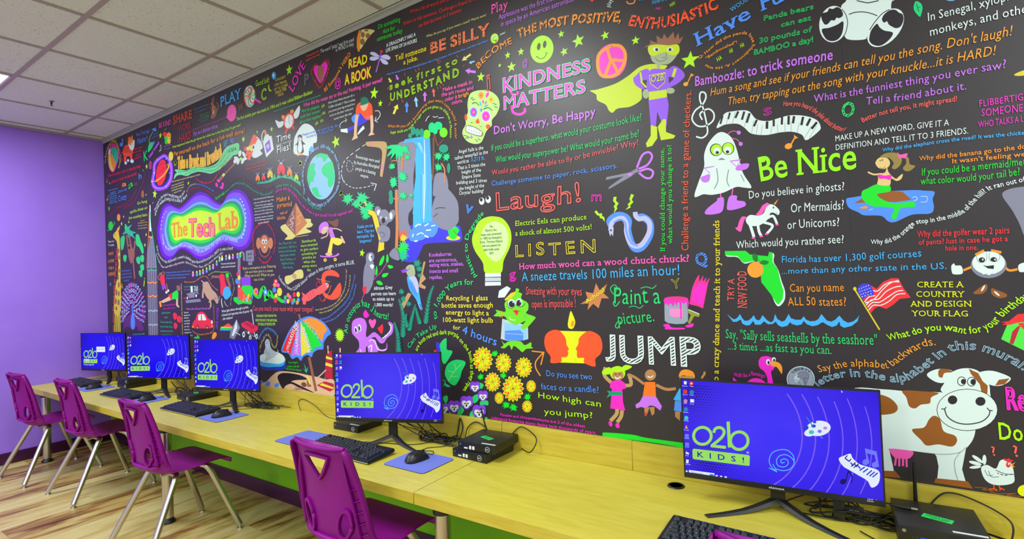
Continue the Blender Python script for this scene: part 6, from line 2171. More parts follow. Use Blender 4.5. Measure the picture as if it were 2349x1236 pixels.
E|h|w|1150,745,40,10,-5
E|h|w|1212,695,14,34
S|h|w|1190,750 1230,730 1290,755 1320,700 1370,695 1400,730 1415,800 1410,850 1340,868 1260,860 1210,820
E|h|w|1345,730,38,32
S|h|r|1342,695 1350,685 1362,692 1378,683 1388,695 1410,700 1380,712
P|h|o3|1395,725 1425,710 1405,732 1422,745 1395,742
E|h|r|1375,728,16,20
E|h|w|1378,722,6,8
l|h|K|4|1290,765 1350,790 1415,795
l|h|K|3|1215,765 1235,800 1270,800
l|h|K|3|1240,770 1260,810 1310,810
D|h|K|5|1300,785 1350,800 1410,790
T|h|c|b|66|?|1262,665 1298,665
T|h|c|b|80|?|1412,672 1455,672
N|straw_drawing|brown straw scribble and pale egg under the hen
l|h|br2|5|1145,882 1230,890 1200,900 1330,905 1250,908 1300,925 1440,925 1360,935 1470,945
E|h|Y2|1490,905,52,40
T|Y|b|bs|165|Have|215,605 570,425 930,225
T|Y|b|bs|190|Fun|1045,150 1250,60 1500,-80
T|Y|k|s|52|WOULD|670,160 790,75 930,-20
T|Y|g|oh|66|Panda bears|1075,275 1725,120
T+|Y|g|oh|64|can eat|1300,355 1690,265
T+|Y|g|oh|66|30 pounds of|1020,565 1690,415
T+|Y|g|oh|68|BAMBOO a day!|950,715 1725,545
T|Y|v|b|125|Bamboozle: to trick someone|190,1115 830,1000 1400,865 1970,772
T|Y|o|b|34|Q: How did the panda lose his|245,770 350,690 450,600 570,520 700,465 860,450 925,530 925,600 880,650
T+|Y|o|b|34|dinner? A: He was|880,650 800,730 700,800 560,850 430,870 335,830
T+|Y|o|b|34|"Bamboozled"!|345,775 480,680 620,610 745,560
T|Y|L|i|55|HA|485,805 548,765
T|Y|L|i|60|HA|637,695 685,680
T|Y|L|i|55|HA|778,625 832,605
N|panda_drawing|white panda with dark feet seen from below
S|Z|w|330,80 380,20 450,-60 850,-60 875,60 860,120 760,180 700,260 620,380 590,430 440,437 370,400 340,250
l|Z|N|10|415,160 480,138 570,132 660,150 725,175
E|Z|w|245,265,153,200,8
l|Z|N|8|340,100 385,170 400,260 375,370 330,430
S|Z|N|115,200 125,150 180,130 200,95 240,100 290,80 335,110 350,170 310,200 280,195 260,225 220,225 190,260 150,268
S|Z|N|120,325 200,305 290,270 345,235 357,270 340,370 290,435 220,450 160,420
E|Z|w|815,305,150,250,42
l|Z|N|9|640,330 700,240 780,150 860,105
S|Z|N|775,215 800,160 860,115 920,110 960,140 1000,160 1010,220 980,290 930,310 890,295 850,270 830,235 800,250
S|Z|N|640,400 660,330 720,262 750,300 800,335 895,360 850,440 760,500 680,490 640,450
L|Z|N|10|500,10 620,35 740,10
L|Z|w|6|885,15 950,-20
N|leaf_drawing|small bright green leaf
S|Z|gg|1150,15 1200,40 1218,90 1205,150 1190,185 1150,150 1122,100 1128,45
l|Z|N|7|1150,40 1165,90 1180,130
l|Z|N|5|1165,90 1195,75
E|Z|k2|1525,-10,60,22
"""
run_print(MURAL, WALL, MU)
# ---------------------------------------------------------------- counter
DZ = .601
def counter(x0, x1, y, label, legs, bks, seams):
    t = empty('counter_desk', (x0, 0, 0)); tag(t, label, 'desk', 'yellow laminate counter sections along the mural wall')
    w_ = x1-x0
    b = MB(); b.box(.0, w_-.0017, -.5700, -.0015, DZ-.028, DZ, .0003, seg=1); b.build('worktop', M['desk'], t)
    b = MB(); b.box(.0, w_-.0008, -.5735, -.545, DZ-.042, DZ-.0004, .001, seg=1)
    b.build('front_edge', M['deske'], t)
    e = [x0]+seams+[x1]
    for a, c in zip(e, e[1:]):
        b = MB(); b.box(a-x0+.0004, c-x0-.0006, -.0205, -.0014, DZ, .7105, .0012, seg=1); b.build('backsplash', M['deske'], t)
    for lx in legs:
        b = MB(); b.use(M['blackm']); b.box(-.045, .045, -.045, .045, DZ-.034, DZ-.028)
        b.tube([(0, 0, DZ-.034), (0, 0, DZ-.075)], .034, 24)
        lg = b.build('leg_bracket', None, t, (lx-x0, -.515, 0))
        b = MB(); b.tube([(0, 0, DZ-.07), (0, 0, .03)], .0285, 28); leg = b.build('leg', M['chrome'], t, (lx-x0, -.515, 0))
        b = MB(); b.tube([(0, 0, .03), (0, 0, .018), (0, 0, .008), (0, 0, 0)], [.024, .03, .038, .038], 24); b.build('foot', M['blackp'], leg)
    for bx, by in bks:
        b = MB(); b.box(-.003, .003, -.05, .05, DZ-.085, DZ-.028); b.box(-.012, .022, -.05, .05, DZ-.032, DZ-.028)
        b.tube([(.0035, 0, DZ-.07), (.006, 0, DZ-.07)], .006, 8)
        b.build('support_bracket', M['steel'], t, (bx-x0, by, 0))
    return t
counter(.002, 4.448, 0, 'long yellow laminate counter section from the purple wall to the edge joint', [.24, 2.38], [(2.5, -.42), (3.33, -.45)], [2.495])
c2 = counter(4.45, 8.3, 0, 'yellow laminate counter section on the near side of the edge joint', [4.53, 6.9], [(5.6, -.45)], [5.053])
for gx, gy, s in ((5.235, -.085, 'near'), (3.62, -.085, 'fourth')):
    b = MB(); b.tube([(0, 0, 0), (0, 0, .003), (0, 0, .003), (0, 0, .001)], [.03, .028, .022, .022], 28)
    o = b.build('cable_grommet', M['blackp'], None, (gx, gy, DZ)); tag(o, 'round black cable grommet set in the counter near the %s monitor' % s, 'grommet', 'cable grommets')
# ---------------------------------------------------------------- chair
def chair_shell():
    from mathutils.geometry import delaunay_2d_cdt
    prof = smooth_path([(.212, .372), (.203, .398), (.165, .412), (.08, .408), (0, .396), (-.08, .386), (-.135, .398), (-.165, .44), (-.176, .52), (-.184, .62), (-.200, .72), (-.214, .783)], 6)
    cum = [0]
    for a, b in zip(prof, prof[1:]): cum.append(cum[-1]+math.dist(a, b))
    Ls = cum[-1]; iz = next(i for i, p in enumerate(prof) if p[1] > .44 and p[0] < 0); Sb = cum[iz]
    def P(s):
        s = max(0, min(Ls, s)); i = 0
        while i < len(cum)-2 and cum[i+1] < s: i += 1
        t = (s-cum[i])/(cum[i+1]-cum[i]); a, b = prof[i], prof[i+1]; dy, dz = b[0]-a[0], b[1]-a[1]; l = math.hypot(dy, dz)
        return a[0]+dy*t, a[1]+dz*t, dz/l, -dy/l          # point and normal (towards the sitter)
    def hw(s):
        f = s/Ls; K = [(0, .170), (.04, .192), (.12, .2), (.35, .198), (.48, .19), (.56, .188), (.7, .182), (.85, .167), (.96, .156), (1, .142)]
        for (a, x), (b, y) in zip(K, K[1:]):
            if f <= b: return x+(y-x)*(f-a)/(b-a)
        return K[-1][1]
    def sideup(s):
        f = s/Ls; K = [(0, -.004), (.12, .004), (.3, .012), (.42, .03), (.52, .058), (.62, .052), (.8, .036), (1, .022)]
        for (a, x), (b, y) in zip(K, K[1:]):
            if f <= b: return x+(y-x)*(f-a)/(b-a)
        return K[-1][1]
    def mp(x, s, off=0):
        y, z, ny, nz = P(s); h = hw(s); t = min(1.0, abs(x)/h); d = sideup(s)*t**2.6+off
        return Vector((x, y+ny*d, z+nz*d))
    def zs(z): return next(c for c, p in zip(cum, prof) if p[1] >= z and p[0] < -.14)
    tri = [(-.05, zs(.742)), (.05, zs(.742)), (.056, zs(.733)), (.008, zs(.66)), (-.008, zs(.66)), (-.056, zs(.733))]
    tri = smooth_path(tri, 3, True)
    def oval(sg):
        cs = zs(.495); o = []
        for i in range(18):
            a = 2*PI*i/18; u, v = .024*math.cos(a), .05*math.sin(a); r = .28*sg
            o.append((sg*.098+u*math.cos(r)+v*math.sin(r), cs-u*math.sin(r)+v*math.cos(r)))
        return o
    holes = [tri, oval(1), oval(-1)]
    n = 54; outer = []
    for i in range(n+1): outer.append((hw(Ls*i/n), Ls*i/n))
    for i in range(n, -1, -1): outer.append((-hw(Ls*i/n), Ls*i/n))
    def ins(p, poly):
        c = False; j = len(poly)-1
        for i in range(len(poly)):
            if (poly[i][1] > p[1]) != (poly[j][1] > p[1]) and p[0] < (poly[j][0]-poly[i][0])*(p[1]-poly[i][1])/(poly[j][1]-poly[i][1])+poly[i][0]: c = not c
            j = i
        return c
    pts = list(outer); ed = [(i, (i+1) % len(outer)) for i in range(len(outer))]
    for h in holes:
        b0 = len(pts); pts += h; ed += [(b0+i, b0+(i+1) % len(h)) for i in range(len(h))]
    for i in range(1, n):
        s = Ls*i/n
        for k in range(-9, 10):
            x = hw(s)*k/10
            if all(not ins((x, s), h) and min(math.dist((x, s), q) for q in h) > .006 for h in holes): pts.append((x, s))
    vo, _, fo, *_r2 = delaunay_2d_cdt([Vector(p) for p in pts], ed, [], 0, 1e-6)
    bm = bmesh.new(); V = [bm.verts.new(mp(v.x, v.y)) for v in vo]
    for f in fo:
        c = (sum(vo[i].x for i in f)/len(f), sum(vo[i].y for i in f)/len(f))
        if not ins(c, outer) or any(ins(c, h) for h in holes): continue
        try: bm.faces.new([V[i] for i in f])
        except ValueError: pass
    # rearward flange round the back edges
    def strip(rows):
        R_ = [[bm.verts.new(p) for p in r] for r in rows]
        for a, b in zip(R_, R_[1:]):
            for k in range(len(a)-1): bm.faces.new((a[k], a[k+1], b[k+1], b[k]))
    for sg in (-1, 1):
        rows = []
        for i in range(25):
            s = Sb-.05+(Ls-.004-Sb+.05)*i/24; f = min(1, i/6, 1.0)
            rows.append([mp(sg*hw(s), s), mp(sg*(hw(s)+.004), s, -.011*f), mp(sg*(hw(s)+.002), s, -.024*f)])
        strip(rows)
        # inner ridge of the channel, leaving the panel
        rows = []
        for i in range(22):
            s = Sb+.0+(zs(.735)-Sb)*i/21; e = math.sin(PI*min(1, (21-i)/9)/2); x = sg*(hw(s)-.036)
            rows.append([mp(x, s, -.001), mp(x+sg*.003, s, -.020*e-.001)])
        strip(rows)
        for i in range(5):                                    # gussets across the channel
            s = Sb+.012+.042*i; h = hw(s)
            strip([[mp(sg*(h-.034), s, -.001), mp(sg*(h-.003), s, -.001)], [mp(sg*(h-.033), s+.004, -.015), mp(sg*(h-.003), s+.012, -.010)]])
    rows = []
    for i in range(19):
        x = -.142+.284*i/18; rows.append([mp(x, Ls), mp(x, Ls, -.006)+Vector((0, 0, .002)), mp(x, Ls, -.013)+Vector((0, 0, -.004))])
    strip(rows)
    rows = []                                                  # ledge under the back panel
    for i in range(19):
        x = -.150+.30*i/18; rows.append([mp(x, Sb-.004, -.001), mp(x, Sb-.010, -.02)])
    strip(rows)
    for h in holes:                                            # raised lips round the openings
        rows = []
        cx, cs = sum(q[0] for q in h)/len(h), sum(q[1] for q in h)/len(h)
        for q in h+[h[0]]:
            d = Vector((q[0]-cx, q[1]-cs)); e = d.normalized()*.007
            rows.append([mp(q[0], q[1]), mp(q[0], q[1], -.012), mp(q[0]+e.x, q[1]+e.y, -.012), mp(q[0]+e.x*1.4, q[1]+e.y*1.4, -.001)])
        strip(rows)
    for f in bm.faces: f.smooth = True
    me = bpy.data.meshes.new('seat_shell'); bm.to_mesh(me); bm.free(); me.materials.append(M['chair']); me.set_sharp_from_angle(angle=math.radians(50))
    return me
def make_chair():
    t = empty('school_chair', (0, 0, 0))
    o = link('seat_shell', chair_shell(), t); md = o.modifiers.new('thickness', 'SOLIDIFY'); md.thickness = .0042; md.offset = 0
    for sx in (-1, 1):
        for y0, y1, sy in ((-.055, -.235, -1), (.075, .225, 1)):
            top = .376 if sy < 0 else .392
            ex = .225 if sy < 0 else .215
            p = smooth_path([(sx*.06, y0, top), (sx*.125, y0, top), (sx*.148, y0+sy*.014, top-.012), (sx*.158, y0+sy*.032, top-.045)], 5)+[(sx*ex, y1, .022)]
            b = MB(); b.tube(p, .0148, 16); lg = b.build('leg', M['chrome'], t)
            b = MB(); b.tube([(sx*ex, y1, .024), (sx*ex, y1, .010), (sx*ex, y1, .008), (sx*ex, y1, .0)], [.009, .009, .016, .0175], 16); b.build('glide', M['chrome'], lg)
    b = MB()
    for y, z in ((-.055, .376), (.075, .392)): b.tube([(-.07, y, z), (.07, y, z)], .0127, 12)
    for x in (-.055, .055): b.tube([(x, -.10, .375), (x, .12, .392)], .010, 10)
    b.build('seat_frame', M['chrome'], t)
    return t
ch0 = make_chair()
CH = [(.60, -.575, .07, 'purple plastic chair beside the purple wall, farthest from the camera'), (1.375, -.505, .02, 'purple plastic chair in front of the second monitor from the purple wall'),
      (2.625, -.567, .0, 'purple plastic chair fully in view in front of the third monitor'), (4.165, -.555, .0, 'purple plastic chair next to the chrome post, in front of the fourth monitor'),
      (5.66, -.536, .0, 'purple plastic chair whose top edge covers the nearest keyboard')]
for i, (x, y, rz, lb) in enumerate(CH):
    t = ch0 if i == 0 else copy_tree(ch0); t.location = (x, y, 0); t.rotation_euler = (0, 0, rz); tag(t, lb, 'chair', 'purple school chairs along the counter')
# ---------------------------------------------------------------- monitors
COL.update({'sl': (150, 222, 100), 'sb': (52, 24, 226), 'sw': (225, 235, 250), 'sc': (90, 200, 250), 'sa': (122, 92, 248), 'sd': (20, 8, 160), 'sn': (40, 60, 215), 'sr': (225, 50, 60), 'so': (245, 160, 60), 'sk': (40, 130, 190),
            'sp': (200, 130, 190), 'st': (60, 200, 190), 'sg': (165, 180, 145), 'sx': (18, 14, 90), 'si': (110, 120, 250)})
em = {}
def glow(k, pat=''):
    if k not in em:
        m = mat('screen_'+k, (0, 0, 0), .25, spec=.3); b = m.node_tree.nodes['Principled BSDF']; b.inputs['Emission Color'].default_value = lin(COL[k])+(1,); b.inputs['Emission Strength'].default_value = 1.0; em[k] = m
    return em[k]
def screen_mat(name, c0, c1):
    m = mat(name, (0, 0, 0), .22, spec=.35); b = m.node_tree.nodes['Principled BSDF']
    tc = nd(m, 'ShaderNodeTexCoord'); mp = nd(m, 'ShaderNodeMapping'); mp.inputs['Scale'].default_value = (3.0, 1, 4.0); lk(m, tc.outputs['Object'], mp.inputs[0])
    g = nd(m, 'ShaderNodeTexGradient', gradient_type='SPHERICAL'); lk(m, mp.outputs[0], g.inputs[0]); r = ramp(m, g.outputs[0], [(0, c0), (.8, c1)])
    lk(m, r.outputs[0], b.inputs['Emission Color']); b.inputs['Emission Strength'].default_value = 1.0; return m
SCR1 = screen_mat('screen_blue_violet', (46, 10, 222), (66, 52, 246)); SCR2 = screen_mat('screen_deep_blue', (14, 0, 214), (26, 8, 240))
SCREEN = r"""
N|wallpaper_arcs|pale violet curved lines on the screen
A|sa
N|halftone_dots|dark blue halftone dots on the screen
O|sx
N|logo_ring_letters|lime o2b logo letters
c|g|sl|20|925,533,60,58
l|g|sl|20|1002,512 1012,486 1040,476 1066,488 1072,515 1050,550 985,603
L|g|sl|20|982,601 1085,612
L|g|sl|22|1100,436 1110,612
c|g|sl|20|1176,566,60,60
N|logo_bar|lime rounded bar under the logo letters
P|g|sl|866,620 1240,664 1248,672 1246,732 1240,738 868,692 858,684 857,628
N|paint_palette_icon|white artist palette and brush on the screen
E|g|sw|1715,482,84,52,-6
E|g|sw|1660,510,42,26,-15
E|g|sn|1630,480,20,14,-30
E|g|sn|1682,466,16,11
E|g|sn|1690,440,12,8
E|g|st|1668,508,18,14
E|g|sp|1762,480,14,10
E|g|si|1724,502,14,11
L|g|sk|7|1635,405 1680,470
L|g|si|8|1728,535 1745,550
N|spiral_icon|cyan spiral arrow on the screen
l|g|sc|5|1485,712 1465,718 1460,700 1480,690 1505,700 1508,725 1480,745 1440,735 1430,700 1450,670 1495,662 1540,690 1548,725 1520,760 1470,770 1420,755
l|g|sc|5|1432,778 1395,745 1380,700 1400,650 1450,628 1505,632 1545,670 1550,710
L|g|sc|5|1378,752 1432,778 1405,725
N|piano_icon|white wavy piano keys on the screen
S|h|sw|220,690 258,668 300,655 315,685 360,725 420,745 495,775 492,855 445,886 415,840 350,800 290,765 250,740
k|h|sn|262,685,292,708,9 300,715,320,738,9 322,720,345,745,9 345,730,368,757,9 362,770,398,745,9 385,782,420,757,9 410,800,446,768,9 430,808,466,778,9 450,815,486,785,9
k|h|sx|262,685,280,667,7 290,708,305,690,7 305,742,335,714,7 322,750,356,724,7 
N|note_icons|blue music notes beside the piano keys
P|h|si|398,618 478,640 495,745 480,745 465,665 412,652 428,710 412,712
E|h|si|405,712,24,20,-20
E|h|si|468,730,24,20,-20
E|h|sx|250,845,22,18,-20
L|h|sx|8|268,840 285,775
l|h|sx|8|285,772 310,810 305,855
T|g|sd|b|36|K  I  D  S  !|888,674 1215,716
T|g|sw|n|14|®|1226,652 1244,654
"""
ICONS = r"""
N|desktop_icons|small desktop icons on the screen edge
P|g|sw|798,160 818,162 816,184 800,182
P|g|sr|795,218 820,220 820,246 795,244
E|g|sp|810,296,13,13
E|g|sk|812,352,14,14
E|g|st|815,412,14,15
P|g|so|815,458 826,484 806,482
P|g|si|806,520 832,522 832,545 806,543
P|g|si|808,578 834,580 834,602 808,600
P|g|sw|812,640 834,650 832,660 812,655
P|g|sw|814,694 832,696 830,720 814,718
E|g|sr|850,176,14,13
E|g|sw|850,176,6,6
E|g|sk|853,236,15,14
P|g|sw|842,282 868,284 868,306 842,304
T|g|sw|n|7|Recycle Bin|788,194 824,197
T+|g|sw|n|7|Reader DC|792,254 824,257
T+|g|sw|n|7|Firefox|798,312 822,314
T+|g|sw|n|7|Google Earth|792,372 830,376
T+|g|sw|n|7|Microsoft Edge|796,430 832,434
T+|g|sw|n|7|VLC media|798,493 834,497
T+|g|sw|n|7|Audacity|802,550 836,553
T+|g|sw|n|7|Scratch|806,608 836,611
T+|g|sw|n|7|This PC|808,668 834,671
T+|g|sw|n|7|Work folder|808,727 844,731
T+|g|sw|n|7|Google|838,195 864,198
T+|g|sw|n|7|Microsoft|838,256 868,259
T+|g|sw|n|7|Network|840,316 868,319
N|mouse_cursor|white pointer arrow
P|g|sw|1870,222 1882,236 1876,236 1874,242
N|taskbar|white search box and icons on the taskbar
P|g|sw|833,765 1007,788 1005,815 832,790
P|g|sw|812,768 824,770 823,784 811,782
E|g|sw|1022,806,8,7
P|g|sw|1046,804 1060,806 1059,817 1045,815
P|g|sw|1076,808 1092,810 1091,823 1075,821
P|g|sk|975,792 1003,796 1002,812 974,806
P|h|sw|470,968 482,970 484,986 470,984
P|h|sw|335,955 345,955 340,962
P|h|sw|355,964 364,958 364,964
E|h|sw|378,964,6,5
E|h|sw|398,965,5,5
T|h|sw|n|8|10:40 AM|415,966 454,970
T+|h|sw|n|8|8/28/2023|413,978 458,984
T|g|sd|n|12|Type here to search|850,783 930,797
"""
LOCK = r"""
N|lock_dialog|white lock screen message box
P|h|sw|0,0 1,0 1,1
"""
def make_monitor(loc, rz, smat, w_=.54, h_=.322):
    t = empty('monitor', loc, rz); zb = DZ-loc[2]           # origin at the panel centre
    b = MB(); b.box(-w_/2, w_/2, .000, .011, -h_/2, h_/2, .0015); b.box(-.19, .19, .011, .034, -h_/2+.012, h_/2-.09, .006)
    b.build('housing', M['blackp'], t)
    b = MB()
    b.box(-w_/2, w_/2, -.0035, .0, -h_/2, -h_/2+.017, .0008)
    for a in (-1, 1): b.box(a*w_/2-.0045*(a > 0), a*w_/2+.0045*(a < 0), -.0028, 0, -h_/2+.017, h_/2)
    b.box(-w_/2, w_/2, -.0028, 0, h_/2-.005, h_/2)
    b.build('bezel', M['blackp'], t)
    b = MB(); b.box(-w_/2+.0045, w_/2-.0045, -.0012, 0, -h_/2+.017, h_/2-.005); d = b.build('display', smat, t)
    b = MB()                                                # stand: neck behind the panel, hub and two slim splayed feet
    b.box(-.022, .022, .034, .046, -.07, -.02, .003)
    b.prism([(-.020, .040), (.020, .040), (.020, .054), (-.020, .054)], zb+.03, -.03)
    b.build('stand_neck', M['blackm'], t)
    for sx in (-1, 1):
        b = MB(); hub = Vector((0, .052, zb+.028)); tip = Vector((sx*.19, -.098, zb+.004)); n_ = 6
        pts = [hub.lerp(tip, i/n_)+Vector((0, 0, -.012*math.sin(PI*i/n_)+.004*(1-i/n_))) for i in range(n_+1)]
        rings = []
        d_ = (tip-hub).normalized(); sd = Vector((-d_.y, d_.x, 0)).normalized()
        for i, p in enumerate(pts):
            hw_ = .017-.006*i/n_; th = .011-.007*i/n_
            p = Vector((p.x, p.y, max(p.z, zb+th/2+.0005)))
            rings.append([b.bm.verts.new(p+sd*a*hw_+Vector((0, 0, c*th/2))) for a, c in ((-1, -1), (1, -1), (.6, 1), (-.6, 1))])
        fs = [b.bm.faces.new(rings[0]), b.bm.faces.new(rings[-1])]
        for r0, r1 in zip(rings, rings[1:]):
            for k in range(4): fs.append(b.bm.faces.new((r0[k], r0[(k+1) % 4], r1[(k+1) % 4], r1[k])))
        b.build('stand_foot', M['blackm'], t)
    return t, d
MN = [((.405, -.175, .852), .27, SCR2), ((1.526, -.206, .871), .389, SCR2), ((2.468, -.204, .872), .241, SCR2), ((3.958, -.234, .866), .358, SCR1), ((5.563, -.160, .837), .070, SCR1)]
ML = ['flat monitor nearest the purple wall, showing a clock and a white message box', 'flat blue screen monitor overlapping the one nearest the purple wall', 'flat blue screen monitor standing third from the purple wall, left of the umbrella picture',
      'flat blue screen monitor behind the chair at the chrome post', 'large flat monitor nearest the camera with lime logo and desktop icons']
def print_screen(data, mon_loc, rz, parent):
    ux = (math.cos(rz), math.sin(rz), 0); nrm = Vector((math.sin(rz), -math.cos(rz), 0)); org = Vector(mon_loc)+nrm*.0014
    pl = Plane(org, ux, (0, 0, 1)); s0 = len(parent.children)
    extra = []
    lines = []
    for blk in data.strip().split('\n'):
        if blk.startswith('A|'):
            sh = Sheet(pl, .00145, .000004); sh.mf = glow
            for k in range(11):
                R_ = .205+.034*k; c = (-.13, .02); pts = [(c[0]+R_*math.cos(a), c[1]+R_*math.sin(a)) for a in [(-1.1+2.2*i/26) for i in range(27)]]
                pts = [p for p in pts if abs(p[1]+.006) < .146 and p[0] < .262]
                if len(pts) > 2: sh.stroke(pts, .0036-.00022*k, 'sa', True)
            extra.append(sh.build('wallpaper_arcs', parent))
        elif blk.startswith('O|'):
            sh = Sheet(pl, .00135, 0); sh.mf = glow
            for i in range(21):
                for j in range(33):
                    x = -.255+i*.0085; z = .14-j*.0085; e = max(0, 1-math.hypot((x+.27)/.16, (z-.13)/.13))+max(0, 1-math.hypot((x+.20)/.12, (z+.09)/.08))
                    if e > .12: r_ = .0031*min(1, e*1.3); sh.poly([(x+(j % 2)*.004+r_*math.cos(q*PI/3), z+r_*math.sin(q*PI/3)) for q in range(6)], 'sx', True)
            extra.append(sh.build('halftone_dots', parent))
        elif blk.startswith('c|'):
            _, vw, k, wd, q = blk.split('|'); a = [float(v) for v in q.split(',')]; x0, y0, sc = VIEW[vw]
            lines.append('L|%s|%s|%s|%s' % (vw, k, wd, ' '.join('%.1f,%.1f' % p for p in ell(*a, 0, 40)+ell(*a, 0, 40)[:1])))
        elif blk.startswith('N|wallpaper') or blk.startswith('N|halftone'): continue
        else: lines.append(blk)
    run_print('\n'.join(lines), pl, parent, glow)
mons = []
near = MN[4]; t5, d5 = make_monitor(*near); print_screen(SCREEN, near[0], near[1], d5); base_kids = list(d5.children); print_screen(ICONS, near[0], near[1], d5); all_kids = list(d5.children)
for o in all_kids:
    if o.name.startswith(('halftone', 'desktop', 'taskbar', 'wallpaper')): o['kind'] = 'stuff'
for o in all_kids:
    if o.name.startswith('lettering'): o['label'] = o['label'].replace('coloured', 'pale').replace('printed on the wall', 'shown on the screen')
# maker's word on the bezel
def word(txt, wd, h, m, name, parent, x=0, z=0, y=-.0042, st='b'):
    pl = Plane((0, 0, 0), (1, 0, 0), (0, 0, 1)); s = Sheet(pl, 0, 0); s.mf = lambda k, p='': m
    st_ = ((.012 if 'b' in st else 0.0), 2); adv = 0; vs_ = []
    tot = sum((GL[(st_, c)][4]+.03) if c != ' ' else .38 for c in txt); sx = wd/tot
    for c in txt:
        if c == ' ': adv += .38; continue
        g = GL[(st_, c)]; s.add([(x-wd/2+(adv+a)*sx, z+b*h) for a, b in g[0]], g[1], s.m('w')); adv += g[4]+.03
    me = bpy.data.meshes.new(name); me.from_pydata([(a, y, b) for a, b, _ in s.v], [], s.f); me.materials.append(m); me.update()
    return link(name, me, parent)
def flat(o_mesh_obj, loc, rot): o_mesh_obj.location = loc; o_mesh_obj.rotation_euler = rot
bz5 = next(c for c in t5.children if c.name.startswith('bezel')); mk = word('element', .042, .0062, M['keyw'], 'maker_word', bz5, 0, -.1555, -.0037); 
for i, (loc, rz, sm) in enumerate(MN):
    if i == 4: t = t5
    else:
        t, d = make_monitor(loc, rz, sm)
        for o in (base_kids if i == 0 else all_kids): copy_tree(o, d)
        bz = next(c for c in t.children if c.name.startswith('bezel')); copy_tree(mk, bz)
        if i == 0:
            s = Sheet(WALL, .0032); s.mf = glow; s.poly([(-.075, .0), (.03, .0), (.03, .045), (-.075, .045)], 'sw', True); s.build('message_box', d)
            w2 = word('Updates are available', .08, .0075, glow('sn'), 'lettering', d, -.022, .022, -.0036); w2['label'] = 'small blue lettering in the white box'
            w3 = word('4:04', .062, .028, glow('sw'), 'lettering', d, -.205, -.085, -.0036); w3['label'] = 'white clock digits'
            w4 = word('Monday, August 28', .125, .0115, glow('sw'), 'lettering', d, -.175, -.115, -.0036); w4['label'] = 'white date lettering'
    tag(t, ML[i], 'monitor', 'computer monitors along the counter'); mons.append(t)
